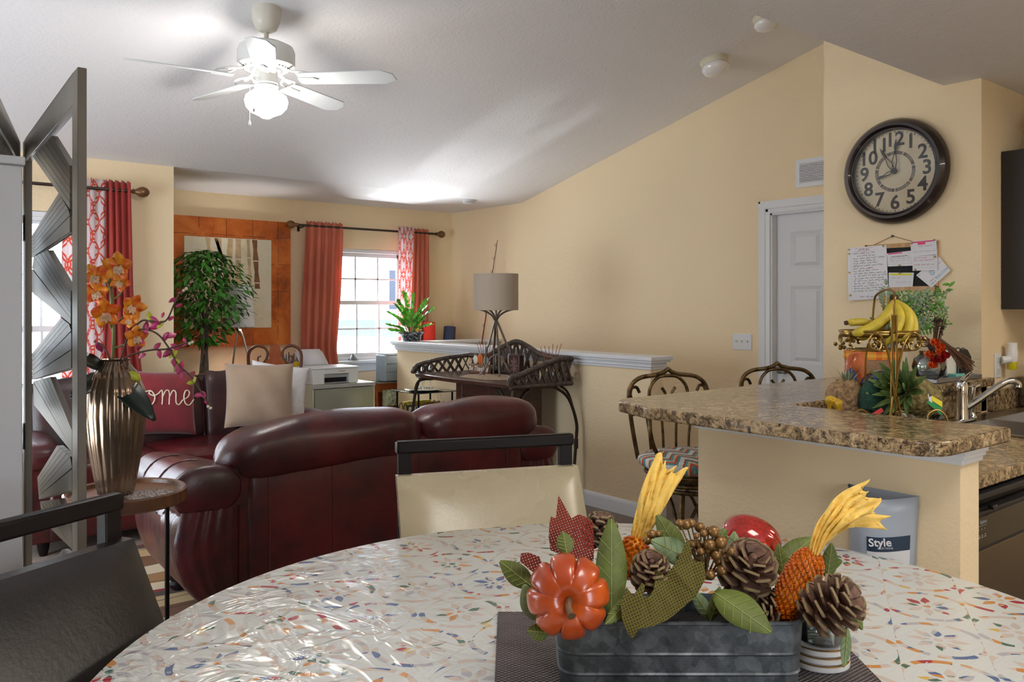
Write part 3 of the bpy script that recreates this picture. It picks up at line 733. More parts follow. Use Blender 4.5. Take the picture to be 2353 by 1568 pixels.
def sofa():
    X0,X1,Y0,Y1=.78,2.72,5.16,6.04
    t=thing('sofa','dark brown leather sofa against the far left wall holding three pillows','sofa',((X0+X1)/2,(Y0+Y1)/2,0))
    mesh('seat_base',MB().box(X0+.12,X1-.1,Y0+.03,Y1-.1,.08,.36),BURG,t,True,bevel=.02)
    mesh('frame_back',MB().box(X0+.1,X1-.1,Y1-.16,Y1,.1,.86),BROWNL,t,True,bevel=.05)
    xs=[.90,1.52,2.14,2.62]
    for a,b in zip(xs,xs[1:]):
        m=MB().sup(((a+b)/2,Y0+.36,.44),b-a-.004,.72,.17,7,36); mesh('seat_cushion',m,BURG,t,True)
    bx=[.88,xat(455,5.85),2.15,2.66]
    for a,b in zip(bx,bx[1:]):
        m=MB(Matrix.Translation(((a+b)/2,Y1-.24,.70))@Matrix.Rotation(R(-10),4,'X')).sup((0,0,0),b-a+.005,.24,.46,6,36,ez=8)
        mesh('back_cushion',m,BROWNL,t,True)
        A=Matrix.Translation(((a+b)/2,Y1-.24,.70))@Matrix.Rotation(R(-10),4,'X'); w=(b-a)/2-.012
        mesh('piping',MB(A).tube(smoothpath([(-w,-.085,-.2),(-w,-.09,.17),(-w+.03,-.09,.212),(w-.03,-.09,.212),(w,-.09,.17),(w,-.085,-.2)],5),.005,6),BROWNL,t,True)
    for x in(X0,X1-.16):
        m=MB(); m.box(x+.02,x+.16,Y0+.04,Y1-.02,.08,.5); m.sup((x+.08,(Y0+Y1)/2-.0,.55),.24,.86,.2,3.5,30)
        mesh('arm',m,BURG,t,True,bevel=.01)
    for x in (X0+.1,X1-.1):
        for y in(Y0+.1,Y1-.1): mesh('foot',MB().lathe([(.02,0),(.03,.04),(.035,.09)],c=(x,y,0)),DWOOD,t,True)
    return t
sofa()
REDP=plain('wine red velvet',(132,34,44),.85,0,.2,30,.12,5,sheen=.4); TANP=plain('taupe faux suede',(152,130,110),.9,0,.12,12,.05,6,sheen=.3); WKNIT=plain('white waffle knit',(226,226,230),.95,0,.9,90)
CREAMT=plain('cream yarn',(236,218,196),.9)
# red pillow with the white script
pc=PD(368,926,5.42)
t=thing('throw_pillow','wine red pillow with white script lettering on the brown sofa','pillow',pc+Vector((0,0,-.22)))
A=Matrix.Translation(pc)@Matrix.Rotation(R(4),4,'Y')@Matrix.Rotation(R(76),4,'X')
m=pillow(.46,.43,.17); m.v=[A@v for v in m.v]; mesh('cover',m,REDP,t,True,ang=80)
def pz(x,y): 
    tt=(max(0,1-abs(x/.23)**2.4)*max(0,1-abs(y/.215)**2.4))**.55; return tt*.085+.003
def script(strokes,sc,ox,oy,r,surf):
    m=MB()
    for st in strokes:
        pts=smoothpath([(p[0],p[1],0) for p in st],6); m.tube([(p.x*sc+ox,p.y*sc+oy,surf(p.x*sc+ox,p.y*sc+oy)) for p in pts],r,6)
    return m
home=[[(-.6,1.2),(-.3,1.7),(-.1,2.4),(-.25,2.6),(-.4,2.0),(-.4,.2)],[(-.4,.6),(-.1,1.05),(.15,.9),(.2,.3),(.4,.1),(.7,.3)],
 [(1.25,1.0),(.85,.85),(.7,.35),(.95,0),(1.35,.1),(1.5,.55),(1.3,.95),(1.15,.8),(1.45,.65),(1.75,.8)],
 [(1.75,.8),(1.95,1.0),(1.98,.5),(1.95,.05)],[(1.95,.5),(2.2,.98),(2.4,.9),(2.4,.05)],[(2.4,.5),(2.65,.98),(2.85,.85),(2.85,.2),(3.05,.05),(3.3,.35)],
 [(3.3,.35),(3.7,.6),(3.8,.95),(3.55,1.02),(3.4,.6),(3.5,.15),(3.8,.05),(4.15,.45)]]
m=script(home,.098,-.205,-.03,.0045,pz); m.v=[A@v for v in m.v]; mesh('lettering',m,CREAMT,t,True)
def tp(label,px,py,d,w,h,th,mat,rx,ry,rz=0):
    p=PD(px,py,d); A=Matrix.Translation(p)@Matrix.Rotation(R(rz),4,'Z')@Matrix.Rotation(R(ry),4,'Y')@Matrix.Rotation(R(rx),4,'X')
    m=pillow(w,h,th); m.v=[A@v for v in m.v]; return solo('throw_pillow',m,mat,label,'pillow',ang=80)
tp('taupe square throw pillow with soft corners in front of the white knit one',597,908,5.15,.42,.40,.18,TANP,76,2,-14)
tp('white knitted throw pillow tucked behind the taupe one',640,898,5.42,.38,.36,.16,WKNIT,74,10,-8)
# ================= SIDE TABLE + VASE + FLOWERS =================
tc=PD(290,704,3.10); TZ=.685
t=thing('side_table','round wooden tray side table on a thin black metal leg beside the loveseat','side table',(tc.x,tc.y,0))
mesh('tabletop',MB().lathe([(0,TZ-.035),(.205,TZ-.035),(.212,TZ-.03),(.213,TZ+.012),(.206,TZ+.018),(.196,TZ+.014),(.192,TZ+.001),(0,TZ)],seg=64),WOODB,t)
for k in range(3):
    q=[PD(384,704,3.02),PD(240,704,3.25),PD(232,704,2.97)][k]-tc
    mesh('leg',MB().tube([(q.x,q.y,.0),(q.x,q.y,TZ-.03)],.0085,10),BLACKM,t)
mesh('base_ring',MB().tube([(.17*math.cos(a*PI/16),.17*math.sin(a*PI/16),.008) for a in range(32)],.008,8,closed=True),BLACKM,t)
t.location.z=.0125
TZ+=.0125
# crochet doily
g=G('grey beige crochet'); v=g.co(); g.set(color=g.ramp(g.vor(v,95),[(0.2,(196,186,180)),(0.6,(110,92,82))]),rough=.9); g.bump(g.vor(v,95),.8,.01); CROCH=g.mat
q=PD(345,704,3.07)
solo('table_mat',MB().lathe([(0,TZ+.001),(.085,TZ+.001),(.088,TZ+.004),(0,TZ+.006)],c=(q.x-.0,q.y,0),seg=24,wob=lambda a,z:1+.08*math.cos(7*a)),CROCH,'crocheted grey beige table mat on the round side table','table mat')
vc=PD(266,704,3.08)
VM=plain('bronze glazed fluted ceramic',(150,128,108),.16,.8,0,60,.25,3)
vp=[(.05,0),(.062,.01),(.075,.08),(.094,.2),(.103,.30),(.098,.39),(.075,.455),(.05,.485),(.044,.50),(.05,.505),(.038,.49),(.034,.45)]
VP=[]
for i in range(len(vp)-1):
    for k in range(3): q=k/3; VP.append((vp[i][0]*(1-q)+vp[i+1][0]*q,vp[i][1]*(1-q)+vp[i+1][1]*q))
VP.append(vp[-1])
o=solo('vase',MB().lathe(VP,c=(vc.x,vc.y,TZ+.001),seg=160,wob=lambda a,z:1+.045*abs(math.cos(10*a))-.02),VM,'tall fluted bronze ceramic vase holding orchids on the round side table','vase',ang=60)
VT=TZ+.50
STEMG=plain('olive plant stem',(112,116,62),.6); STEMB=plain('brown twig',(84,58,46),.7)
def m_petal(name,c1,c2):
    g=G(name); v=g.co(); g.set(color=g.ramp(g.noise(v,26,3,.6),[(0.35,c1),(0.62,c2)]),rough=.5,sss=0.0)
    return g.mat
OPET=m_petal('orange orchid petal',(214,78,24),(240,160,34)); OLIP=plain('pale orchid lip',(226,186,150),.6,0,0,60,.2,40); LMAG=m_petal('magenta leaf',(142,22,62),(206,58,118)); LYG=plain('yellow green leaf',(186,190,48),.5)
DKLEAF=plain('very dark green leaf',(22,34,26),.3)
t=thing('orchid_spray','tall orange orchid spray standing in the fluted bronze vase','orchid',(vc.x,vc.y,VT-.3))
D=3.08
def P3(px,py,dd=0): return PD(px,py,D+dd)
mesh('stem',MB().tube(smoothpath([(vc.x,vc.y,VT-.3),P3(258,860),P3(261,770),P3(257,700),P3(253,640)],6),[.007]*4+[.006]*21,8),STEMG,t,True)
for a,b in (((259,690),(240,628)),((262,745),(300,700)),((260,768),(248,735)),((257,700),(225,670)),((262,800),(320,765)),((258,660),(275,640)),((257,690),(290,650))):
    mesh('stalk',MB().tube(smoothpath([P3(*a),P3((a[0]+b[0])/2+3,(a[1]+b[1])/2+6),P3(*b,-.02)],4),.0035,6),STEMG,t,True)
def flower(px,py,r,tilt=0,dd=-.03):
    c=P3(px,py,dd); m=MB(); lip=MB()
    f=-(c-Vector((0,0,CZ))).normalized(); f=(f+Vector((rnd(-.4,.4),rnd(-.4,.4),rnd(-.2,.3)))).normalized()
    M=axis(c,f)
    for k in range(5):
        a=2*PI*k/5+tilt; d=(M.to_3x3()@Vector((math.cos(a),math.sin(a),.25))); m.leaf(c,d,f,r,r*.85,-.15,-.2,4)
    for a in(-.5,.5,0): d=(M.to_3x3()@Vector((math.sin(a+2.6+tilt),math.cos(a+2.6+tilt),1.1))); lip.leaf(c,d,f,r*.6,r*.45,.5,.5,4)
    fl=mesh('flower',m,OPET,t,True,solid=.0015); mesh('petal_lip',lip,OLIP,fl,True,solid=.002)
for (x,y,r,ti) in ((272,612,.058,.3),(278,648,.04,1),(222,635,.052,.8),(220,672,.052,.2),(240,720,.06,.5),(305,705,.05,1.2),(312,775,.046,.3),(300,735,.036,.9)): flower(x,y,r,ti)
for (x,y,dx,dy,L,W) in ((250,858,70,62,.22,.075),(248,855,-50,30,.13,.06),(245,850,-42,-25,.12,.05)):
    a=P3(x,y,-.02); b=P3(x+dx,y+dy,-.08); mesh('leaf',MB().leaf(a,b-a,CL(.5,-1,.9),L*1.2,W*1.35,.15,.1,6),DKLEAF,t,True,solid=.003)
t=thing('leafy_twig','arching brown twig with magenta and lime leaves in the bronze vase','twig',(vc.x,vc.y,VT-.25))
br=[[(264,880),(285,800),(300,765),(325,738),(345,738),(380,738),(400,700),(415,668)],[(264,880),(282,830),(305,815),(345,805),(385,802),(430,788)],
    [(300,765),(330,757),(362,768),(388,800),(410,838),(438,865),(462,900),(470,915),(484,932)],[(262,880),(255,830),(236,795),(216,785)],[(282,830),(292,825),(292,850)]]
m=MB()
for b in br: m.tube(smoothpath([P3(x,y,-.03) for x,y in b],5),[.0035-.0000*i for i in range(5*(len(b)-1)+1)],6)
mesh('twig',m,STEMB,t,True)
for (x,y,k,s) in ((225,792,0,1),(318,800,0,1),(322,820,0,1),(350,735,0,1.2),(336,750,0,1.1),(360,748,0,1.1),(345,735,1,.9),(372,742,1,.9),(362,795,0,.8),(366,812,0,.8),(384,775,0,1.2),(378,778,0,1),(398,795,0,.8),(385,812,0,1),(397,815,1,.9),(404,832,1,1),(415,842,0,1.2),(400,830,0,.8),(420,860,0,.8),(448,868,1,.7),(438,880,1,.7),(458,908,0,.8),(468,908,0,.8),(474,925,0,.5),(396,690,0,.7),(410,702,0,.6),(375,722,0,.5),(390,735,0,.6),(412,672,0,.5),(288,860,0,1.3),(302,862,1,1.3),(424,782,0,.5),(420,795,0,.5),(292,878,0,1)):
    p=P3(x,y,-.03); d=CL(rnd(-1,1),rnd(-.3,.3),rnd(-1,.6)); mesh('leaf',MB().leaf(p-d*.02*s,d,CL(rnd(-.3,.3),-1,rnd(-.3,.6)),.045*s,.028*s,.1,.15,3),LYG if k else LMAG,t,True,solid=.001,label='lime green leaf' if k else None)
for (x,y) in ((428,664),(422,668),(442,787),(436,790),(484,938),(478,934)): mesh('bud',MB().ball(P3(x,y,-.03),.006,8),plain('pale bud %d'%x,(214,206,186),.7),t,True)
# ================= FOLDING SCREEN =================
H=2.03; kk=H-CZ
A0=PD(189,704,kk*F/549); A1=PD(60,704,kk*F/376); B0=PD(9,704,kk*F/496)
t=thing('folding_screen','tall bronze grey folding screen of fanned slats at the left','room divider',((A0.x+A1.x)/2,(A0.y+A1.y)/2,0))
UA=((A1.x-A0.x),(A1.y-A0.y)); _l=math.hypot(*UA); UA=(UA[0]/_l,UA[1]/_l); flip_=False
FANS=[([(126,313),(80,360)],[(168,381),(168,482)]),([(80,541),(80,592)],[(142,444),(168,488),(168,536)]),([(116,575),(80,592),(80,676)],[(170,668),(170,746)]),
([(80,812),(80,873)],[(147,730),(171,749),(171,848)]),([(122,866),(82,876),(84,934)],[(173,990),(173,1040)]),([(92,1097),(96,1148)],[(138,1024),(173,1053),(173,1129)]),([(143,1146),(98,1152),(105,1200)],[(173,1226),(173,1262)]),
([(100,1330),(100,1385)],[(150,1262),(174,1285),(174,1372)]),([(140,1385),(100,1390),(104,1450)],[(176,1500),(176,1555)])]
def panel(p,q,name,L=None):
    u=(q-p); u.z=0; Lh=u.length if L is None else L; u.normalize()
    M=frame((p.x,p.y,0),u,z=(0,0,1)); fr=MB(M); th=.011; st=.085
    fr.box(0,st,-th,th,.02,H).box(Lh-st,Lh,-th,th,.02,H).box(st,Lh-st,-th,th,H-.085,H).box(st,Lh-st,-th,th,.02,.11)
    f_=mesh(name,fr,BRONZEW,t,True,smooth=True,bevel=.002)
    sl=MB(M)
    def on(px,py):
        a=(px-CX)/F; rx,ry=a*C_+S_,-a*S_+C_; ux,uy=UA; det=rx*(-uy)+ux*ry
        d=(A0.x*(-uy)+ux*A0.y)/det; s_=(rx*d-A0.x)*ux+(ry*d-A0.y)*uy
        return (s_,CZ-(py-HY)/F*d)
    def along(P,f):
        L=[(Vector(b)-Vector(a)).length for a,b in zip(P,P[1:])]; T=sum(L)*f
        for (a,b),l in zip(zip(P,P[1:]),L):
            if T<=l+1e-9: return Vector(a).lerp(Vector(b),T/l if l else 0)
            T-=l
        return Vector(P[-1])
    for lp,rp in FANS:
        lp=[on(*q) for q in lp]; rp=[on(*q) for q in rp]; N=6
        for i in range(N):
            f0,f1=i/N,(i+.93)/N
            q_=[along(lp,f0),along(lp,f1),along(rp,f1),along(rp,f0)]
            if flip_: pass
            sl.add([(q.x,-th*.75,q.y) for q in q_]+[(q.x,th*.75,q.y) for q in q_],[(0,1,2,3),(7,6,5,4),(0,4,5,1),(1,5,6,2),(2,6,7,3),(3,7,4,0)])
        q_=[along(lp,0),along(lp,1),along(rp,1),along(rp,.0)]
        n_=[along(lp,0),along(lp,1),along(rp,1)]+[Vector(z) for z in rp[::-1][1:]]
        sl.add([(q.x,-th*.35,q.y) for q in n_]+[(q.x,th*.35,q.y) for q in n_],[tuple(range(len(n_))),tuple(range(2*len(n_)-1,len(n_)-1,-1))])
    mesh('slat_fan',sl,BRONZEW,f_,True,smooth=False)
    return f_
panel(A0,A1,'panel')
dB=(B0-A1); dB.z=0; dB.normalize(); dA=(A1-A0); dA.z=0
Bs=A1+Vector((-.03,.0,0)); Be=Bs+dB*dA.length
panel(Be,Bs,'panel')
m=MB()
for z in(1.7,.9,.3): m.tube([(A1.x-.018,A1.y+.005,z-.05),(A1.x-.018,A1.y+.005,z+.05)],.007,8)
mesh('hinge',m,NICKEL,t,True)
# grey cabinet in front of the screen's back panel
gy=2.19; gx=xat(52,gy)
t=thing('tall_cabinet','plain light grey cabinet side at the left edge of the room','cabinet',(gx-.15,gy+.1,0))
gz=zat(45,360,gy)
mesh('body',MB().box(gx-.32,gx,gy,gy+.2,.03,gz-.02),GREYP,t,True,bevel=.004); mesh('top_panel',MB().box(gx-.33,gx+.005,gy-.006,gy+.205,gz-.02,gz),GREYP,t,True,bevel=.003); mesh('plinth',MB().box(gx-.31,gx-.01,gy+.01,gy+.19,0,.03),GREYP,t,True)
# ================= RUG =================
g=G('striped area rug'); v=g.co(); x,y,z=g.xyz(v); yy=y+g.noise(v,1.2,2,.5)*.16+x*.08
band=g.ramp(g.m('FRACT',yy*1.15),[(0,(196,168,126)),(.18,(196,168,126)),(.19,(86,72,66)),(.27,(86,72,66)),(.28,(174,40,54)),(.31,(174,40,54)),(.32,(214,196,166)),(.45,(150,112,72)),(.62,(168,128,84)),(.63,(206,190,164)),(.8,(206,190,164)),(.81,(120,84,60))],'CONSTANT')
ln=g.m('ABSOLUTE',g.m('FRACT',yy*6.7+g.noise(v,3,1,.5)*.5)-.5)>.46
g.set(color=g.mix(ln*.75,band,(66,52,46)),rough=.95); g.bump(g.noise(v,260,2,.6),.5,.01)
solo('area_rug',MB().box(.62,3.35,2.9,5.1,0.0,.012),g.mat,'striped area rug in beige, brown and red under the loveseat','rug',bevel=.004)
# ================= NOOK: TREE, LAMP, DESK =================
LEAFG=plain('fresh green leaf',(52,116,30),.45,0,0,60,.45,9); LEAFD=plain('ficus leaf green',(58,118,36),.4,0,0,60,.5,6)
TRUNK=plain('grey brown bark',(112,100,90),.9,0,.5,60,.2,20)
fp=PY(470,704,6.62); fx,fy=fp.x,fp.y
t=thing('ficus_tree','artificial ficus tree with a round green crown behind the brown sofa','tree',(fx,fy,0))
mesh('pot',MB().lathe([(.10,0),(.14,.02),(.16,.25),(.165,.27),(.15,.27),(.14,.22),(0,.22)]),plain('dark basket pot',(70,52,40),.8,0,.6,50),t)
m=MB()
for k in range(4):
    a=k*PI/2; m.tube([(.020*math.cos(a+z*5),.020*math.sin(a+z*5),z) for z in [.2+.06*i for i in range(19)]],[.018-.0004*i for i in range(19)],7)
m.tube([(.05*math.cos(z*4),.03*math.sin(z*5),z) for z in [.5+.06*i for i in range(14)]],.006,6)
for k in range(26):
    a=rnd(0,2*PI); r=rnd(.1,.28); z=rnd(1.2,1.75); m.tube(smoothpath([(0,0,1.15+rnd(0,.2)),(r*.4*math.cos(a),r*.4*math.sin(a),z-.08),(r*math.cos(a),r*math.sin(a),z)],3),.004,5)
mesh('trunk',m,TRUNK,t)
m=MB(); 
for k in range(1750):
    a=rnd(0,2*PI); zz=rnd(-1,1)*1.0; rr=(1-abs(zz)**2.3)**.5*rnd(.3,1.05)
    p=Vector((rr*.345*math.cos(a),rr*.345*math.sin(a),1.475+.37*zz)); 
    if zz<-.4 and random.random()<.4: continue
    if fx+p.x<1.93 : continue
    d=Vector((math.cos(a+rnd(-.6,.6)),math.sin(a+rnd(-.6,.6)),rnd(-1.1,.25)))
    m.leaf(p,d,(rnd(-.4,.4),rnd(-.4,.4),1),rnd(.05,.078),rnd(.026,.036),.15,.12,2)
mesh('foliage',m,LEAFD,t,kind='stuff')
# floor lamp with white shade
lp=PY(549,704,6.95)
t=thing('floor_lamp','silver floor lamp with a white shade partly behind the ficus tree','floor lamp',(lp.x,lp.y,0))
z0=zat(549,752,6.95); z1=zat(549,655,6.95)
mesh('lamp_shade',MB().lathe([(.13,z0),(.105,z1),(.102,z1),(.127,z0)],caps=False),plain('white lamp shade',(236,238,240),.8),t)
m=MB(); m.tube([(0,0,z0-.02),(0,0,z1-.05)],.008,8)
for s,wd in((-1,.05),(1,.09)): m.tube(smoothpath([(0,0,z0-.02),(s*wd*.4*C_,-s*wd*.4*S_,z0-.08),(s*wd*C_,-s*wd*S_,z0-.3),(s*wd*1.3*C_,-s*wd*1.3*S_,z0-.45)],5),.008,8); m.tube([(s*wd*1.3*C_,-s*wd*1.3*S_,z0-.45),(s*wd*1.6*C_,-s*wd*1.6*S_,.02)],.007,8)
m.tube([(-.02,0,z0-.03),(.02,0,z0-.03)],.012,8)
m.tube([(.13*math.cos(a*PI/12),.13*math.sin(a*PI/12),z0) for a in range(24)],.003,5,closed=True)
mesh('stand',m,NICKEL,t); FLAMP=(lp.x,lp.y,(z0+z1)/2); mesh('base',MB().lathe([(0,0),(.16,0),(.16,.015),(.02,.03),(0,.03)]),NICKEL,t)
# desk
t=thing('desk','cherry wood desk corner behind the white pillow and printer','desk',(2.95,7.08,0))
mesh('tabletop',MB().box(2.55,3.34,6.88,7.28,.755,.78),WOODO,t,True,bevel=.004)
for x in(2.57,3.22): mesh('side_panel',MB().box(x,x+.02,6.92,7.26,0,.755),WOODO,t,True)
mesh('shelf',MB().box(3.0,3.23,6.93,7.26,.50,.515).box(3.0,3.23,6.93,7.26,.25,.265),WOODO,t,True); mesh('side_panel',MB().box(2.98,3.0,6.92,7.26,0,.755),WOODO,t,True)
# pen tray
p=PZ(682,852,.78); p=Vector((3.14,7.02,.78))
t=thing('desk_organizer','silver mesh tray of pens and a yellow cup on the cherry desk','desk organizer',p)
mesh('tray',MB().box(-.13,.10,-.06,.08,.001,.055),plain('silver mesh',(170,170,176),.4,.8,.3,120),t,bevel=.004)
PC=[plain('blue pen',(50,80,180),.4),plain('green pen',(60,150,80),.4),plain('black pen',(30,30,36),.4),plain('purple pen',(130,90,180),.4)]
mesh('cup',MB().lathe([(.04,.056),(.045,.10),(.043,.12),(0,.12)],c=(.055,0,0)),plain('yellow cup',(232,200,40),.4),t,label='yellow cup'); mesh('cup',MB().lathe([(.018,.056),(.02,.11),(0,.11)],c=(-.03,0,0)),plain('mint cup',(140,210,200),.4),t,label='mint green cup')
for k in range(12):
    x=-.05+k*.013; mesh('pen',MB().tube([(x,rnd(-.02,.02),.10),(x+rnd(-.02,.02),rnd(-.03,.03),.20+rnd(-.02,.02))],.004,6),PC[k%4],t)
# desk chair
cc=PY(632,704,6.55)
t=thing('desk_chair','antique chair with scrolled bentwood loops and a carved splat behind the pillows','chair',(cc.x,cc.y,0),rz=-YAW*.7)
CH=plain('brown bentwood',(108,66,48),.35)
zt=zat(632,790,6.55)
for s in(-1,1):
    pts=[(s*.16,0,.45),(s*.19,0,.75),(s*.21,0,.92),(s*.205,0,1.02),(s*.15,0,zt-.02),(s*.09,0,zt-.03),(s*.06,0,1.02),(s*.07,0,.96),(s*.11,0,.92),(s*.135,0,.95),(s*.13,0,.985),(s*.11,0,.985)]
    m=MB().tube(smoothpath(pts,6),[.013]*30+[.011]*20+[.007]*17,8); mesh('back_loop',m,CH,t)
mesh('splat',MB().prism([(-.10,.50),(.10,.50),(.11,.86),(.07,.955),(.045,.965),(.05,1.01),(.035,zt-.015),(.015,zt),(-.015,zt),(-.035,zt-.015),(-.05,1.01),(-.045,.965),(-.07,.955),(-.11,.86)],-.01,.01,Matrix.Rotation(PI/2,4,'X')),WOODO,t,bevel=.003)
mesh('carving',MB().sup((0,-.012,.84),.13,.02,.10,2,20),plain('dark carved medallion',(60,36,26),.5,0,.9,70),t)
mesh('seat',MB().sup((0,-.2,.45),.42,.42,.06,5,30),CH,t)
for s in(-1,1):
    for y in(0,-.38): mesh('leg',MB().tube([(s*.17,y,.43),(s*.19,y,.0)],.016,8),CH,t)
# storage drawers + printer
FROST=plain('cream plastic',(214,212,188),.4); SILV=plain('silver glitter tape',(200,200,206),.35,.6,.8,200)
DRAWP=plain('cloudy drawer plastic',(214,216,200),.2,alpha=.38)
DX0,DX1,DY_0,DY_1,DZT=3.05,3.64,6.40,6.80,.735
t=thing('storage_drawers','clear plastic drawer unit with silver taped edges under the printer','storage drawers',((DX0+DX1)/2,(DY_0+DY_1)/2,0))
mesh('frame',MB().box(DX0,DX1,DY_0,DY_1,DZT-.03,DZT).box(DX0,DX0+.015,DY_0,DY_1,0,DZT).box(DX1-.015,DX1,DY_0,DY_1,0,DZT).box(DX0,DX1,DY_1-.01,DY_1,0,DZT).box(DX0,DX1,DY_0,DY_1,.45,.475).box(DX0,DX1,DY_0,DY_1,.2,.225).box(DX0,DX1,DY_0,DY_1,0,.03),FROST,t,True,bevel=.004)
for za,zb in((.478,.70),(.228,.447),(.033,.197)):
    d_=mesh('drawer',MB().box(DX0+.02,DX1-.02,DY_0-.005,DY_0-.001,za,zb).box(DX0+.02,DX0+.024,DY_0,DY_1-.03,za,zb).box(DX1-.024,DX1-.02,DY_0,DY_1-.03,za,zb),DRAWP,t,True,smooth=False)
mesh('tape',MB().box(DX0-.002,DX1+.002,DY_0-.008,DY_0+.0,DZT-.028,DZT+.001),SILV,t,True); mesh('tape',MB().box(DX0-.002,DX1+.002,DY_0-.008,DY_0,.45,.476),SILV,t,True)
solo('hair_dryer_ring',MB().lathe([(.05,0),(.07,.01),(.07,.05),(.05,.06)],M=axis((3.33,6.5,.58),(0,-1,0)),seg=24,caps=False).lathe([(0,.03),(.05,.03)],M=axis((3.33,6.5,.58),(0,-1,0))),plain('dark round gadget',(60,56,60),.4,.5),'round dark gadget with a bright centre inside the clear top drawer','gadget')
solo('folded_cloth',MB().sup((3.5,6.6,.565),.2,.25,.16,4,24),plain('pale crumpled cloth',(224,224,220),.8,0,.8,30),'pale crumpled cloth inside the clear top drawer','cloth')
pm_=plain('white printer shell',(226,228,230),.4); PX0,PX1=3.07,3.50
t=thing('printer','white inkjet printer with paper in its rear tray on the clear drawer unit','printer',((PX0+PX1)/2,6.6,DZT))
z=DZT+.002
m=MB().box(PX0,PX1,6.46,6.78,z+.03,z+.145); mesh('body',MB().box(PX0,PX0+.11,6.44,6.76,z,z+.13).box(PX1-.09,PX1,6.44,6.76,z,z+.13).box(PX0+.1,PX1-.08,6.50,6.76,z,z+.13).box(PX0+.1,PX1-.08,6.44,6.51,z+.085,z+.13).box(PX0-.002,PX1+.002,6.43,6.765,z+.13,z+.142),pm_,t,True,bevel=.008)
mesh('output_slot',MB().box(PX0+.11,PX1-.09,6.488,6.499,z+.012,z+.05),BLACKP,t,True); mesh('tray',MB().box(PX0+.11,PX1-.09,6.445,6.49,z+.003,z+.012),plain('grey tray',(150,152,156),.4),t,True)
text('lettering','Canon',.024,plain('grey print',(110,110,114),.5),t,frame((PX0+.27,6.439,z+.108),(1,0,0),z=(0,-1,0)))
mesh('paper_support',MB().add([(PX0+.04,6.74,z+.14),(PX0+.30,6.74,z+.14),(PX0+.28,6.84,z+.26),(PX0+.02,6.84,z+.26)],[(0,1,2,3)]),pm_,t,True,solid=.006)
mesh('paper',MB().add([(PX0+.07,6.73,z+.15),(PX0+.28,6.73,z+.15),(PX0+.25,6.82,z+.28),(PX0+.02,6.82,z+.285)],[(0,1,2,3)]),PAPER,t,True,solid=.002)
# small cone on the window sill
p=PY(814,828,YF-.03); 
solo('incense_cone_cover',MB().lathe([(.055,0),(.05,.006),(.012,.052),(.006,.06),(.006,.07),(0,.07)],c=(p.x,YF-.0,.866),seg=24),plain('grey metal cover',(96,104,104),.5,.4),'small grey cone shaped cover on the far window sill','cover')
# glass shelf behind the half wall, plastic tower
t=thing('glass_desk','small desk with a smoked glass top and orange wood side beyond the half wall','desk',(4.15,7.0,0))
mesh('glass_top',MB().box(3.86,4.5,6.84,7.08,.672,.680),GTOP,t,True); mesh('side_panel',MB().add([(3.98,6.92,0),(4.0,6.92,0),(4.0,7.14,0),(3.98,7.14,0),(3.93,6.9,.67),(3.95,6.9,.67),(3.95,7.15,.67),(3.93,7.15,.67)],[(0,1,2,3),(7,6,5,4),(0,4,5,1),(1,5,6,2),(2,6,7,3),(3,7,4,0)]).box(4.4,4.42,6.92,7.14,0,.67).box(3.98,4.41,7.1,7.12,.3,.64).box(3.96,4.41,6.92,6.94,.58,.66),WOODO,t,True)
t=thing('plastic_tower','grey translucent drawer tower on the glass desk beside the half wall end','storage drawers',(4.2,7.05,.68))
mesh('frame',MB().box(4.02,4.34,6.86,7.05,.682,.93),plain('smoky plastic',(128,140,150),.25),t,True,bevel=.006); mesh('lid',MB().box(4.02,4.34,6.86,7.05,.935,.95),plain('clear grey lid',(190,196,200),.25),t,True)
for k in range(3): mesh('drawer',MB().box(4.015,4.345,6.85,6.86,.69+.08*k,.765+.08*k),plain('smoky plastic front',(150,162,172),.2),t,True,bevel=.003)
solo('magazine_pile',MB().box(4.0,4.2,6.86,6.89,.45,.6),plain('colourful covers',(180,190,170),.6,0,0,60,.5,30),'magazines leaning in the orange wood desk beyond the half wall','magazines')
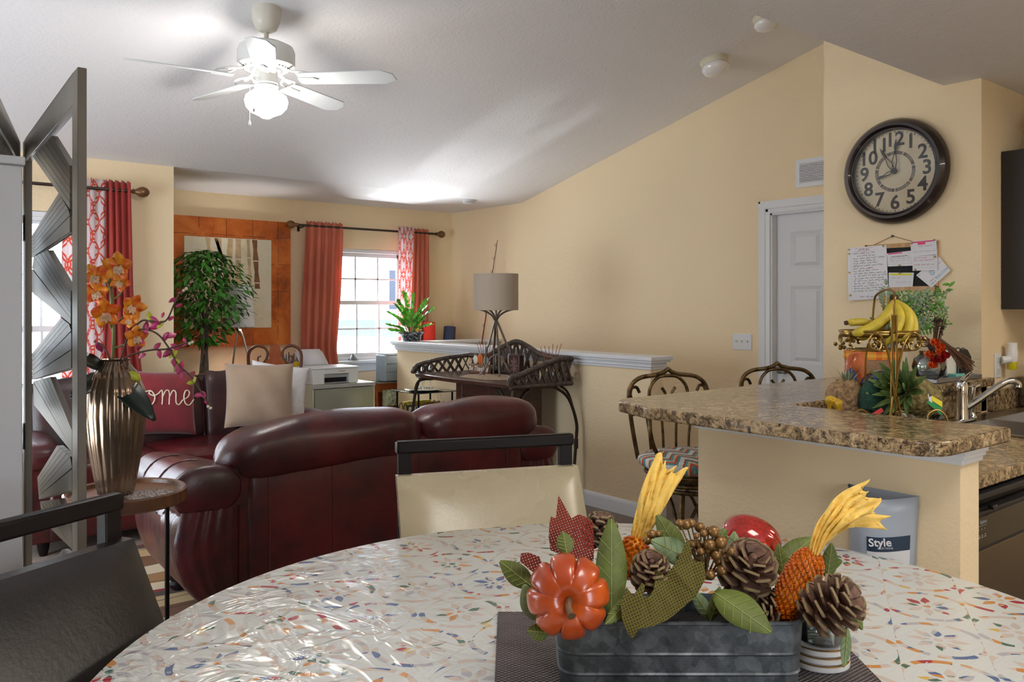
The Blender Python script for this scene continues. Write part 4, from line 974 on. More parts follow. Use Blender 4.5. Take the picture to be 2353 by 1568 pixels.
# potted zz plant on the half wall corner
pp=Vector((4.165,6.64,1.0722))
t=thing('potted_plant','green leafy plant in a black patterned pot on the corner of the half wall','potted plant',pp)
g=G('black pot with grey damask'); v=g.co(); g.set(color=g.mix(g.noise(v,38,4,.7,1.5)>.54,(26,28,32),(168,172,178)),rough=.25)
mesh('pot',MB().lathe([(.075,0),(.085,.01),(.10,.055),(.105,.062),(.128,.078),(.13,.084),(.122,.084),(.1,.072),(0,.07)],seg=40),g.mat,t)
mesh('soil',MB().lathe([(0,.0705),(.098,.072),(.098,.068)],caps=False),plain('dark soil',(50,38,30),1,0,1,90),t)
ZZ=plain('glossy plant leaf',(108,176,62),.25,0,0,60,.4,14,coat=.3)
ms=MB(); ml=MB()
for (tx,tz,ty) in ((-.21,.08,0),(-.20,.19,.04),(-.11,.29,-.03),(-.17,.03,.03),(.17,.08,-.03),(-.06,.36,.02),(.19,.22,0),(-.05,.20,.06),(.02,.34,0),(.12,.24,.03),(.14,.30,-.04),(.02,.16,-.06),(.08,.12,.05),(-.09,.13,-.05),(.09,.20,-.02),(-.13,.25,.0)):
    q0=Vector((tx*.15,ty*.2,.07)); tip=CL(tx,ty,0); tip=Vector((tip.x,tip.y,.07+tz)); mid=Vector((tip.x*.45,tip.y*.45,.07+tz*.62))
    P=smoothpath([q0,mid,tip],8); ms.tube(P,[.005-.00018*i for i in range(len(P))],6)
    for i in range(5,len(P),2):
        d=(P[min(i+1,len(P)-1)]-P[i-1]).normalized()
        for s in(-1,1):
            sd=d.cross(Vector((0,0,1))).normalized()*s; 
            if sd.length<.5: sd=Vector((s,0,0))
            ml.leaf(P[i],(sd*.8+d*.7+Vector((0,0,.2))),CL(rnd(-.3,.3),-1,rnd(.2,.9)),rnd(.055,.075),rnd(.030,.040),.1,.15,3)
    ml.leaf(P[-1],d,(0,-.3,1),.06,.03,.1,.15,3)
mesh('stem',ms,plain('green stem',(96,120,60),.5),t); mesh('foliage',ml,ZZ,t,kind='stuff')
mesh('leaf',MB().leaf((.02,-.05,.09),(.3,-.5,.9),(-.5,-.8,.2),.09,.035,.3,.2,4).leaf((.03,-.05,.09),(.9,-.3,.5),(0,0,1),.08,.03,.3,.2,4),plain('yellow leaf',(216,200,50),.45),t,label='yellow new leaves')
# yoga mats behind the half wall
def mat_roll(px,y1,lean,label,c,xx):
    p=PY(px,y1,7.12); bx=PY(px-lean,783,7.05)
    t=thing('exercise_mat',label,'exercise mat',(bx.x-lean*.004,7.02,0))
    top=p; bot=Vector((bx.x-(p.x-bx.x)*1.2,6.95,.0)); dvec=(top-bot).normalized(); A=axis(bot+Vector((0,0,.02)),dvec); L=(top-bot).length-.02
    mm=plain(label[:14],c,.8,0,.3,60)
    mesh('roll',MB().lathe([(.0,0),(.062,0),(.062,L),(.0,L)],M=A,seg=32),mm,t,True)
    sp=[(.055*(1-i/60)*math.cos(i*.5),.055*(1-i/60)*math.sin(i*.5),L+.001) for i in range(50)]
    mesh('spiral_edge',MB(A).tube(sp,.0018,5),plain(label[:14]+' edge',tuple(int(x*.6) for x in c),.9),t,True)
mat_roll(986,742,-3,'red rolled exercise mat standing behind the half wall corner',(232,58,44),0)
mat_roll(1034,752,8,'navy blue rolled exercise mat leaning behind the half wall',(62,72,104),0)
# fishing rod
a=PX(1143,552,4.98); b=PX(1107,790,4.74); dr=(b-a); e=b+dr*((b.z-.02)/(-dr.z))
t=thing('fishing_rod','thin red and black fishing rod leaning in the far corner behind the lamp','fishing rod',(e.x,e.y,0))
mesh('blank',MB().tube([a,a+(b-a)*.95,e],[.003,.007,.01],8),plain('brown rod blank',(118,52,40),.35),t,True)
gm=MB()
for k in range(7): 
    q=a+(b-a)*(.05+.13*k); gm.tube([q+Vector((-.012+.012*math.cos(s_*PI/4),0,.012*math.sin(s_*PI/4))) for s_ in range(8)],.0015,5,closed=True)
mesh('line_guide',gm,BLACKM,t,True); mesh('line',MB().tube([a,PX(1136,634,4.93),PX(1112,786,4.76)],.0012,4),plain('fishing line',(150,140,130),.4),t,True)
mesh('handle',MB().tube([e+(b-e)*.02,e+(b-e)*.5],.014,10),plain('cork handle',(70,44,34),.8),t,True)
# ================= GLASS RACK TABLE, TRAY, WINE GLASSES =================
gx0,gx1,gy0,gy1,gz=3.58,3.99,5.62,6.03,.70
t=thing('magazine_rack_table','small glass topped black wire magazine table beside the half wall','side table',((gx0+gx1)/2,(gy0+gy1)/2,0))
mesh('glass_top',MB().box(gx0,gx1,gy0,gy1,gz-.008,gz),GTOP,t,True,bevel=.002)
for x in(gx0+.04,gx1-.04):
    for y in(gy0+.04,gy1-.04): mesh('leg',MB().tube([(x,y,0),(x,y,gz-.009)],.008,8),BLACKM,t,True)
m=MB(); racks=[m,MB(),MB()]
for s in range(5):
    y=gy0+.06+s*.072
    for x in(gx0+.04,gx1-.04): m.tube([(x,y+.033*(1-math.cos(q*PI/8)),.52+.075*math.sin(q*PI/8)) for q in range(9)],.003,5)
    xx=gx0+.06+s*.072; m.tube([(xx+.033*(1-math.cos(q*PI/8)),gy0+.04,.52+.075*math.sin(q*PI/8)) for q in range(9)],.003,5)
m=racks[1]
for x in(gx0+.04,gx1-.04): m.tube([(x,gy0+.04,.52),(x,gy1-.04,.52)],.004,6)
for y in(gy0+.04,gy1-.04): m.tube([(gx0+.04,y,.52),(gx1-.04,y,.52)],.004,6); m.tube([(gx0+.04,y,.30),(gx1-.04,y,.30)],.004,6)
mesh('wire_hoops',racks[0],BLACKM,t,True,kind='stuff'); mesh('wire_rail',m,BLACKM,t,True,kind='stuff')
MC=[(226,206,60),(220,216,206),(190,150,60),(230,228,222),(150,120,90),(228,210,80)]
for k in range(6):
    y=gy0+.09+k*.045; c=MC[k]
    o=solo('magazine',MB().box(gx0+.07,gx1-.07,y,y+.012+.004*(k%2),.302,.56+.02*(k%3)),plain('cover %d'%k,c,.5,0,0,60,.25,25),['yellow spined magazine nearest the camera in the wire rack','off white magazine second in the wire rack','mustard magazine third in the wire rack','white magazine fourth in the wire rack','brown magazine fifth in the wire rack','yellow magazine at the back of the wire rack'][k],'magazine','magazines in the wire rack')
tr=Vector((3.77,5.80,gz)); 
solo('serving_tray',MB().lathe([(0,.001),(.10,.001),(.115,.004),(.165,.012),(.168,.014),(.165,.016),(.11,.008),(0,.006)],c=tr,seg=48),plain('silver tray',(196,196,192),.15,1),'round silver tray under the wine glasses','tray')
WGL=m_thin('wine glass',(206,214,220),0.24)
def wine(label,x,y,first=[]):
    if not first:
        t=thing('wine_glass',label,'wine glass',(x,y,gz+.0075),group='wine glasses on the silver tray')
        mesh('bowl',MB().lathe([(.004,.085),(.02,.092),(.031,.11),(.035,.135),(.033,.165),(.029,.195),(.0275,.195),(.031,.165),(.033,.135),(.029,.112),(.018,.096),(0,.090)],seg=28,caps=False),WGL,t)
        mesh('stem',MB().lathe([(.004,.004),(.0035,.04),(.005,.088)],seg=12),GLASS,t); mesh('foot',MB().lathe([(0,0),(.033,0),(.033,.002),(.006,.006),(0,.006)],seg=28),THING,t); first.append(t); return t
    return copy_thing(first[0],(x,y,gz+.0075),label=label)
for (px,py,lb) in ((961,892,'leftmost empty wine glass on the silver tray'),(971,898,'front empty wine glass on the silver tray'),(975,886,'middle empty wine glass at the back of the silver tray'),(993,891,'rightmost empty wine glass on the silver tray, behind the wicker end')):
    q=PZ(px,py,gz+.008); v=(q-tr); v.z=0
    if v.length>.12: v=v.normalized()*.12
    wine(lb,tr.x+v.x,tr.y+v.y)
# ================= WICKER CONSOLE =================
WICK=plain('dark brown wicker',(74,58,48),.35,0,.5,140,.4,60,coat=.2)
wx0,wx1,wy0,wy1,wz=3.44,3.99,4.25,5.47,.88
t=thing('wicker_console','dark wicker console desk with curved iron legs against the half wall','console table',((wx0+wx1)/2,(wy0+wy1)/2,0))
mesh('tabletop',MB().prism([(wx0+.01,wy0),(wx1,wy0),(wx1,wy1),(wx0+.03,wy1),(wx0-.01,wy1-.25),(wx0-.03,(wy0+wy1)/2),(wx0-.02,wy0+.25)],wz-.03,wz),WOODK,t,True,bevel=.006)
def zgal(y):
    u=(y-wy0)/(wy1-wy0) # 0 near,1 far
    base_=.13+.0*u
    hump=.10*math.exp(-((u-.5)/.17)**2)+.02
    return wz+base_+hump-(.03 if u>.75 else 0)
def wound(pts,r): 
    m=MB(); P=smoothpath(pts,6); L=0; acc=[0]
    for a,b in zip(P,P[1:]): L+=(b-a).length; acc.append(L)
    n=int(L/.004); Q=[];rs=[]
    j=0
    for i in range(n+1):
        s=L*i/n
        while j<len(acc)-2 and acc[j+1]<s: j+=1
        f=(s-acc[j])/max(1e-6,acc[j+1]-acc[j]); Q.append(P[j]+(P[j+1]-P[j])*f); rs.append(r*(1+.13*math.sin(i*2.1)))
    m.tube(Q,rs,8); return m
yy=[wy0+(wy1-wy0)*i/10 for i in range(11)]
mesh('rim',wound([(wx1,y,zgal(y)) for y in yy],.019),WICK,t,True); mesh('rim',wound([(wx1,wy0,wz+.012),(wx1,wy1,wz+.012)],.014),WICK,t,True)
mesh('rim',wound([(wx1,wy0,zgal(wy0)),(wx1-.12,wy0,zgal(wy0)+.0),(wx1-.3,wy0,wz+.11),(wx0+.06,wy0,wz+.055),(wx0,wy0,wz+.045),(wx0-.01,wy0,wz-.01)],.02),WICK,t,True); mesh('rim',wound([(wx0-.01,wy0,wz-.02),(wx1,wy0,wz-.02)],.017),WICK,t,True)
mesh('rim',wound([(wx1,wy1,zgal(wy1)),(wx1-.2,wy1,zgal(wy1)-.01),(wx0+.2,wy1,wz+.09),(wx0+.05,wy1,wz+.06),(wx0,wy1,wz+.0)],.017),WICK,t,True)
def weave(pt,us,n,zf,r=.0055,nz=2):
    """crossing strands between z floor and zf(u) over u in [0,1]"""
    m=MB()
    for k in range(n):
        for s in(-1,1):
            for q in range(3):
                u0=(k+.5+q*.10*1)/n-.45/n*s; u1=(k+.5+q*.10)/n+.45/n*s
                if not(0<=u0<=1 and 0<=u1<=1): continue
                a=pt(u0,0); b=pt((u0+u1)/2,.5); c=pt(u1,1); o=Vector((.008*s,.008*s,0)); m.tube(smoothpath([a,b+o,c],3),r,5)
    return m
mesh('woven_panel',weave(lambda u,w:Vector((wx1,wy0+(wy1-wy0)*u,wz+.012+(zgal(wy0+(wy1-wy0)*u)-wz-.012)*w)),0,14,0),WICK,t,True)
def ptr(u,w):
    x=wx0+(wx1-wx0)*u; zt_=wz+.05+ (zgal(wy0)-wz-.05)*min(1,max(0,(u-.08)/.55)); return Vector((x,wy0,wz-.01+(zt_-wz+.01)*w))
mesh('woven_panel',weave(ptr,0,9,0,.0075),WICK,t,True)
def ptl(u,w):
    x=wx0+(wx1-wx0)*u; return Vector((x,wy1,wz+(.05+.08*u)*w))
mesh('woven_panel',weave(ptl,0,7,0),WICK,t,True)
cx0,cx1,cy0,cy1=3.50,3.93,4.50,4.97
mesh('cabinet',MB().box(cx0+.015,cx1,cy0,cy1,.05,wz-.031),WOODK,t,True,bevel=.004)
d_=mesh('cabinet_door',MB().box(cx0,cx0+.013,cy0+.003,cy0+.075,.07,wz-.04).box(cx0,cx0+.013,cy1-.075,cy1-.003,.07,wz-.04).box(cx0,cx0+.013,cy0+.075,cy1-.075,.07,.15).box(cx0,cx0+.013,cy0+.075,cy1-.075,wz-.12,wz-.04),WOODK,t,True,bevel=.002)
m=MB()
for i in range(8):
    z=.15+i*.075
    for k in range(5):
        y=cy0+.08+k*.064
        for q in range(3):
            o=q*.011
            m.tube([(cx0+.011,y+o,z),(cx0+.003,y+.03+o,z+.038),(cx0+.011,y+.062+o-.01,z+.074)],.005,5); m.tube([(cx0+.009,y+.06+o,z),(cx0+.011,y+.03+o,z+.038),(cx0+.004,y+o,z+.074)],.005,5)
mesh('woven_panel',m,WICK,d_,True)
for (x,y,sx,sy) in ((wx0+.02,wy0+.03,-1,-1),(wx1-.03,wy0+.03,1,-1),(wx0+.02,wy1-.03,-1,1),(wx1-.08,wy1-.03,0,1)):
    m=MB()
    ix=x+.20*(-sx if sx else 0); iy=y+.02*-sy
    if sx>0: m.tube(smoothpath([(x-.22,y,wz-.035),(x-.10,y-.01,wz-.05),(x+.0,y-.03,wz-.13),(x+.055,y-.05,wz-.30),(x+.05,y-.05,.45),(x+.03,y-.05,.2),(x+.05,y-.05,.0)],6),.0115,8); m.tube(smoothpath([(x-.06,y,wz-.035),(x+.01,y-.02,wz-.10),(x+.055,y-.045,wz-.30),(x+.05,y-.05,.5)],6),.009,8); m.tube([(x+.05,y-.05,.40),(x+.05,y-.05,.47)],.016,8)
    elif sy<0: m.tube(smoothpath([(x+.20,y+.02,wz-.035),(x+.10,y,wz-.09),(x+.02,y-.02,wz-.22),(x-.02,y-.03,.4),(x,y-.03,0)],6),.0115,8); m.tube(smoothpath([(x+.02,y,wz-.035),(x,y-.01,wz-.12),(x-.03,y-.02,.5),(x-.02,y-.03,.3)],6),.009,8); m.tube(smoothpath([(x-.005,y+.16,wz-.035),(x-.01,y+.08,wz-.07),(x-.02,y+.0,wz-.25),(x-.02,y-.02,.45)],6),.009,8)
    else: m.tube(smoothpath([(x+.05,y-.15,wz-.035),(x+.0,y-.03,wz-.06),(x-.02,y+.0,wz-.2),(x-.03,y+.03,.4),(x-.02,y+.02,0)],6),.0115,8); m.tube(smoothpath([(x+.02,y-.02,wz-.035),(x-.01,y+.0,wz-.16),(x-.03,y+.03,.5)],6),.009,8)
    mesh('leg',m,IRON,t,True)
# table runner
q=Vector((3.70,4.78,wz))
g=G('beige woven cloth'); v=g.co(); g.set(color=g.ramp(g.vor(v,120),[(.2,(196,170,146)),(.7,(150,124,100))]),rough=.95); g.bump(g.vor(v,120),.6,.01)
solo('woven_placemat',MB().lathe([(0,.0015),(.22,.0015),(.22,.004),(0,.005)],c=(q.x,q.y,wz),seg=60,wob=lambda a,z:(1+.04*math.cos(8*a))*(.85+.35*abs(math.sin(a)))),g.mat,'beige woven oval mat under the lamp on the wicker console','table mat')
# lamp
lb=Vector((3.74,4.80,wz+.007)); t=thing('table_lamp','grey metal tripod table lamp with a taupe drum shade on the wicker console','table lamp',lb)
dl=6.1; zb,ztp=1.4-9*dl/F-lb.z,1.4+74*dl/F-lb.z
g=G('taupe linen shade'); v=g.co(); g.set(color=(172,158,142),rough=.85); g.bump(g.noise(v,240,2,.6),.3,.003)
mesh('lamp_shade',MB().lathe([(.166,zb),(.166,ztp),(.163,ztp),(.163,zb)],seg=64,caps=False),g.mat,t)
m=MB(); hub=1.4-28*dl/F-lb.z
LG=[CL(*p,0) for p in ((-.09,.02),(.03,-.13),(.135,.03),(-.02,.14))]
for i,p in enumerate(LG[:]):
    k=[1,1,1,.8][i]
    m.tube(smoothpath([(0,0,hub),(p.x*.2,p.y*.2,hub-.06),(p.x*.62,p.y*.62,hub-.20),(p.x*.75,p.y*.75,.2),(p.x*.9,p.y*.9,.05),(p.x,p.y,.006)],6),.008,8)
for i in range(4):
    a=i*PI/2+.5; m.tube(smoothpath([(0,0,hub-.03),(.03*math.cos(a),.03*math.sin(a),hub+.02),(.09*math.cos(a),.09*math.sin(a),hub+.055),(.16*math.cos(a),.16*math.sin(a),zb+.01)],5),.007,8)
for a in(-.12,.13,): 
    p=CL(a,-.02,0); m.tube(smoothpath([(p.x*1.0,p.y*1.0,.008),(p.x*.7,p.y*.7,.05),(p.x*.35,p.y*.35,.13),(0,0,.155)],6),.007,8)
m.tube([(0,0,hub),(0,0,zb+.12)],.009,8); m.tube([(0,0,.155),(0,0,.10)],.006,8)
mesh('lamp_base',m,LAMPM,t); mesh('bulb',MB().lathe([(.012,zb+.1),(.03,zb+.15),(.03,zb+.18),(0,zb+.21)]),WHITE,t)
# be thankful sign
sp=PX(1095,845,3.86); sy=5.13
t=thing('wooden_sign','small wooden block sign reading Be Thankful with three little pumpkins','sign',(3.84,sy,wz))
wd=.245
mesh('block',MB().box(3.825,3.855,sy-wd/2,sy+wd/2,wz+.001,wz+.07),plain('weathered brown block',(140,104,78),.8,0,.1,60,.12,20),t,True,bevel=.002)
text('lettering','Be Thankful',.052,plain('white lettering paint',(236,234,230),.6),t,frame((3.8245,sy,wz+.036),(0,-1,0),z=(-1,0,0)),shear=.25,offset=.0006)
for dy,c,s in((.055,(226,222,206),.92),(-.005,(206,102,36),1.12),(-.075,(150,166,162),.92)):
    pu=mesh('pumpkin_cutout',MB().sup((3.84,sy+dy,wz+.072+.034*s),.014,.058*s,.07*s,2.6,24).sup((3.834,sy+dy,wz+.072+.034*s),.014,.026*s,.066*s,2.4,20),plain('pumpkin paint %d'%c[0],c,.6),t,True)
    b_=MB().tube([(3.84,sy+dy,wz+.07+.068*s),(3.84,sy+dy+.004,wz+.085+.07*s)],.003,6)
    for s_ in(-1,1): b_.leaf((3.835,sy+dy,wz+.072+.068*s),(0,s_,.5),(-1,0,0),.022,.008)
    mesh('twine_bow',b_,plain('jute twine',(176,146,110),.9) if 'jute twine' not in bpy.data.materials else bpy.data.materials['jute twine'],pu,True)
def diffuser(label,x,y,z,n,spread,dirx):
    t=thing('reed_diffuser',label,'reed diffuser',(x,y,z))
    mesh('bottle',MB().lathe([(.0,.001),(.03,.001),(.033,.01),(.033,.05),(.015,.065),(.013,.08),(.011,.08)],seg=24),THING,t)
    mesh('oil',MB().lathe([(0,.004),(.029,.004),(.029,.03),(0,.03)],seg=20),plain('amber oil',(176,84,40),.2),t)
    for k in range(n):
        a=(k/(n-1)-.5)*2; q=CL(a*spread,rnd(-.02,.02),0); mesh('reed',MB().tube([(0,0,.02),(q.x,q.y,.245+rnd(-.015,.012))],.0024,5),plain('red brown reed',(150,82,60),.7) if 'red brown reed' not in bpy.data.materials else bpy.data.materials['red brown reed'],t)
diffuser('reed diffuser behind the little pumpkin sign',3.91,5.15,wz,7,.07,1)
diffuser('reed diffuser at the near end of the wicker console',3.90,4.37,wz,6,.075,1)
bx=PX(1190,846,3.86)
t=thing('carved_box','carved dark box with a diamond star pattern standing on the console','box',(3.86,bx.y,wz))
M_=frame((3.845,bx.y,wz+.001),(0.25,-1,0),z=(0,0,1))
mesh('body',MB(M_).box(-.05,.05,-.03,.03,0,.165),WOODK,t,True,bevel=.006)
m=MB(M_)
for a in range(8):
    an=a*PI/4+.0; q=(.04*math.cos(an),.07*math.sin(an)); s_=(-.010*math.sin(an),.010*math.cos(an))
    m.add([(0,.031,.083),(q[0]*.5+s_[0],.031,.083+q[1]*.5+s_[1]),(q[0],.031,.083+q[1]),(q[0]*.5-s_[0],.031,.083+q[1]*.5-s_[1]),(q[0]*.5,.040,.083+q[1]*.5)],[(0,1,4),(1,2,4),(2,3,4),(3,0,4)])
    m.add([(0,-.031,.083),(q[0]*.5+s_[0],-.031,.083+q[1]*.5+s_[1]),(q[0],-.031,.083+q[1]),(q[0]*.5-s_[0],-.031,.083+q[1]*.5-s_[1]),(q[0]*.5,-.040,.083+q[1]*.5)],[(0,1,4),(1,2,4),(2,3,4),(3,0,4)])
mesh('star_relief',m,plain('carved mauve brown wood',(116,88,84),.45),t,True,smooth=False)
p=PZ(1132,854,wz+.01); solo('stone',MB().sup((p.x,p.y,wz+.034),.095,.085,.055,2.3,24),plain('grey river stone',(118,120,122),.55,0,.2,40,.15,12),'smooth grey stone beside the lamp foot on the console','stone')
p=Vector((3.80,4.36,wz)); m=MB()
for k in range(14): m.leaf((p.x,p.y,wz+.10+rnd(0,.02)),(rnd(-1,1),rnd(-1,1),rnd(0,1)),(0,0,1),.04,.016)
m.tube([(p.x,p.y,wz+.002),(p.x,p.y,wz+.11)],.012,8)
solo('dried_flower',m,plain('dried cream petals',(196,178,130),.9),'small dried cream flower poking above the wicker end panel','flower')
# ================= BAR AND KITCHEN =================
ZB=1.07
pony=MB().box(2.27,2.385,.94,1.79,0,.985).box(2.385,XK,1.66,1.79,0,.985)
struct('wall_bar',pony,WALL,smooth=False)
m=MB()
for (o,za,zb) in((.010,.985,1.0),(.018,1.0,1.012),(.024,1.012,1.03)):
    m.box(2.27-o,2.385+.004,.94-o,1.79+o,za,zb).box(2.385,XK,1.79-.01,1.79+o,za,zb)
struct('trim_4',m,WHITE,bevel=.002)
def arc(cx,cy,r,a0,a1,n=8): return [(cx+r*math.cos(R(a0+(a1-a0)*i/n)),cy+r*math.sin(R(a0+(a1-a0)*i/n))) for i in range(n+1)]
poly=[(2.47,.89)]+[(2.47,1.565),(4.15,1.565),(4.15,1.598),(XK-.002,1.598),(XK-.002,2.05)]+arc(2.20,1.93,.12,90,140,4)+arc(2.17,1.80,.13,150,180,4)+arc(2.13,.985,.09,180,262,7)+[(2.20,.893)]
solo('bar_countertop',MB().prism(poly,1.031,ZB),GRANITE,'speckled tan granite bar top with a rounded corner on the half height wall','countertop',bevel=.006)
# lower counter with sink hole
SX0,SX1,SY0,SY1=3.42,4.25,1.10,1.54; ZL=.91
m=MB()
for (a,b,c,d_) in((2.39,SX0,1.0,1.655),(SX1,XR,1.0,1.598),(SX0,SX1,1.0,SY0),(SX0,SX1,SY1,1.598)): m.box(a,b,c,d_,.872,ZL)
solo('kitchen_countertop',m,GRANITE,'lower granite kitchen counter around the steel sink','countertop',bevel=.003)
solo('backsplash',MB().box(2.39,4.15,1.60,1.655,ZL+.001,1.0305).box(XK+.062,XR-.002,1.57,1.598,ZL+.001,1.01),GRANITE,'granite backsplash strip behind the sink','backsplash',bevel=.002)
m=MB()
def basin(x0,x1):
    r=.03; zz=ZL-.19
    m.add([(x0,SY0+.03,ZL+.004),(x1,SY0+.03,ZL+.004),(x1,SY1-.07,ZL+.004),(x0,SY1-.07,ZL+.004),(x0+r,SY0+.03+r,zz),(x1-r,SY0+.03+r,zz),(x1-r,SY1-.07-r,zz),(x0+r,SY1-.07-r,zz)],[(0,1,5,4),(1,2,6,5),(2,3,7,6),(3,0,4,7),(4,5,6,7)])
xm=(SX0+SX1)/2
basin(SX0+.03,xm-.012); basin(xm+.012,SX1-.03)
z=ZL+.004
for a,b,c,d_ in((SX0-.012,SX1+.012,SY0-.012,SY0+.03),(SX0-.012,SX1+.012,SY1-.07,SY1+.012),(SX0-.012,SX0+.03,SY0+.03,SY1-.07),(SX1-.03,SX1+.012,SY0+.03,SY1-.07),(xm-.012,xm+.012,SY0+.03,SY1-.07)): m.box(a,b,c,d_,ZL+.0005,z)
solo('sink',m,STEEL,'double bowl stainless steel kitchen sink set in the lower counter','sink')
t=thing('base_cabinet','dark lower kitchen cabinet under the sink','cabinet',(3.6,1.3,0))
DKCAB=plain('charcoal cabinet paint',(40,38,40),.45)
mesh('body',MB().box(3.02,SX0-.02,1.05,1.59,.09,.868).box(SX1+.02,5.08,1.05,1.59,.09,.868).box(SX0-.02,SX1+.02,1.05,1.09,.09,.868),DKCAB,t,True)
for x in(3.05,3.5,3.95,4.4): mesh('door',MB().box(x,x+.43,1.025,1.049,.12,.85),DKCAB,t,True,bevel=.003)
# faucet
fb=Vector((3.66,1.51,ZL+.005)); t=thing('faucet','chrome kitchen faucet with a long spout swung over the sink','faucet',fb)
mesh('base_plate',MB().sup((0,0,.006),.26,.055,.012,4,30),CHROME,t)
mesh('body',MB().lathe([(.027,.01),(.025,.03),(.023,.11),(.025,.12),(.026,.15),(.02,.165),(0,.17)],seg=32),CHROME,t)
mesh('lever',MB().tube(smoothpath([(0,0,.145),(.0,0,.165),(.04,-.0,.185),(.09,.0,.20)],5),[.017]*6+[.012]*5+[.009]*5,12,flat=.6),CHROME,t)
tip=Vector((3.83,1.36,1.07))-fb
mesh('spout',MB().tube(smoothpath([(0,0,.045),(tip.x*.3,tip.y*.3,.09),(tip.x*.7,tip.y*.7,.155),(tip.x*.9,tip.y*.9,.172),(tip.x*1.02,tip.y*1.02,.16),(tip.x*1.03,tip.y*1.03,.145)],6),[.014]*14+[.013]*17,12),CHROME,t)
sb=fb+Vector((.10,.0,0)); t=thing('soap_dispenser','chrome side sprayer standing behind the faucet spout','sprayer',sb)
mesh('base',MB().lathe([(.024,.001),(.024,.008),(.016,.02),(.012,.03)],seg=24),CHROME,t); mesh('body',MB().lathe([(.011,.03),(.011,.09),(.016,.12),(.017,.14),(.0,.15)],seg=24),CHROME,t); mesh('nozzle',MB().tube([(0,0,.135),(.035,-.01,.145)],.012,10),CHROME,t)
# dishwasher
t=thing('dishwasher','brushed steel dishwasher with a black control panel under the counter','dishwasher',(2.7,1.3,0))
x0,x1,y=2.395,3.0,1.0
mesh('body',MB().box(x0,x1,y+.03,1.58,.09,.868),BLACKP,t,True); mesh('door',MB().box(x0+.003,x1-.003,y-.005,y+.029,.11,.70),DWSTEEL,t,True,bevel=.006)
cp_=mesh('control_panel',MB().box(x0+.003,x1-.003,y-.012,y+.029,.70,.81).box(x0+.003,x1-.003,y-.012,y+.029,.845,.862).box(x0+.003,x0+.04,y-.012,y+.029,.81,.845),plain('charcoal metal panel',(38,38,42),.4,0,spec=.2),t,True,bevel=.004)
mesh('display',MB().box(x0+.045,x1-.04,y-.0145,y-.0125,.712,.80),plain('gloss black panel',(16,16,18),.12),cp_,True,bevel=.002)
lab=plain('grey panel print',(150,150,152),.5)
text('lettering','Cycles',.014,lab,cp_,frame((x0+.075,y-.015,.785),(1,0,0),z=(0,-1,0))); text('lettering','Options',.014,lab,cp_,frame((x0+.135,y-.015,.785),(1,0,0),z=(0,-1,0)))
m=MB(); m.box(x0+.055,x0+.16,y-.0152,y-.0145,.7745,.7752)
for k in range(5): m.cbox((x0+.065+k*.02,y-.015,.765),.003,.001,.003); m.cbox((x0+.068+k*.02,y-.015,.742),.012,.001,.0025); m.cbox((x0+.068+k*.02,y-.015,.748),.009,.001,.0018)
mesh('buttons',m,lab,cp_,True,smooth=False); mesh('latch',MB().box(x0+.17,x0+.2,y-.03,y-.012,.815,.828),BLACKP,t,True,bevel=.003)
# wall cabinet
t=thing('wall_cabinet','charcoal upper kitchen cabinet at the right edge','cabinet',(4.7,1.43,1.38))
mesh('body',MB().box(4.31,5.08,1.29,1.598,1.385,2.14),DKCAB,t,True,bevel=.002)
for x in(4.32,4.70): 
    d_=mesh('door',MB().box(x,x+.37,1.268,1.288,1.39,2.135),DKCAB,t,True,bevel=.003); mesh('knob',MB().ball((x+.03,1.25,1.45),.014),NICKEL,d_,True)
POTM=plain('cream ceramic',(214,210,196),.3)
p=Vector((4.46,1.40,2.141))
solo('ceramic_pot',MB().lathe([(.05,0),(.06,.01),(.075,.09),(.09,.1),(.11,.105),(.11,.115),(.075,.12),(.08,.16),(.095,.17),(.09,.18),(.05,.19),(0,.19)],c=p),POTM,'cream ceramic pot on top of the dark wall cabinet','pot')
# outlet + air freshener
oc=PY(2291,840,YN); 
t=thing('wall_outlet','white outlet plate on the kitchen wall beside the toast rack','outlet',(oc.x,YN,oc.z-.06))
mesh('plate',MB().box(oc.x-.036,oc.x+.036,YN-.006,YN-.0005,oc.z-.058,oc.z+.058),WHITE,t,True,bevel=.002)
for z in(-.028,.024): mesh('socket',MB().box(oc.x-.015,oc.x+.015,YN-.008,YN-.006,oc.z+z-.014,oc.z+z+.014).box(oc.x-.007,oc.x-.004,YN-.0085,YN-.008,oc.z+z-.004,oc.z+z+.006),plain('outlet face',(206,204,198),.4) if z<0 else bpy.data.materials['outlet face'],t,True)
ax=oc.x+.055; az=oc.z+.03
t=thing('air_freshener','white plug in air freshener with yellow oil on the outlet','air freshener',(ax,YN-.04,az-.05))
mesh('body',MB().lathe([(.018,-.02),(.024,0),(.026,.03),(.022,.055),(.024,.075),(.02,.078),(0,.07)],c=(ax,YN-.045,az)),plain('white plastic shell',(232,232,236),.3),t,True)
mesh('plug',MB().tube([(ax-.02,YN-.045,az),(ax-.045,YN-.018,az-.005)],.018,14),WHITE,t,True); mesh('oil_bottle',MB().lathe([(0,-.05),(.018,-.05),(.021,-.045),(.021,-.012),(.012,-.008)],c=(ax,YN-.045,az)),plain('yellow fragrance oil',(206,196,30),.15,coat=.6),t,True)
# coffee maker
t=thing('coffee_maker','black coffee maker cut off by the right edge on the lower counter','coffee maker',(4.50,1.38,ZL))
mesh('base',MB().box(4.38,4.64,1.25,1.52,ZL+.001,ZL+.15),BLACKP,t,True,bevel=.01); mesh('lid',MB().box(4.39,4.63,1.27,1.51,ZL+.152,ZL+.215),plain('dark grey plastic',(44,44,48),.35),t,True,bevel=.012)
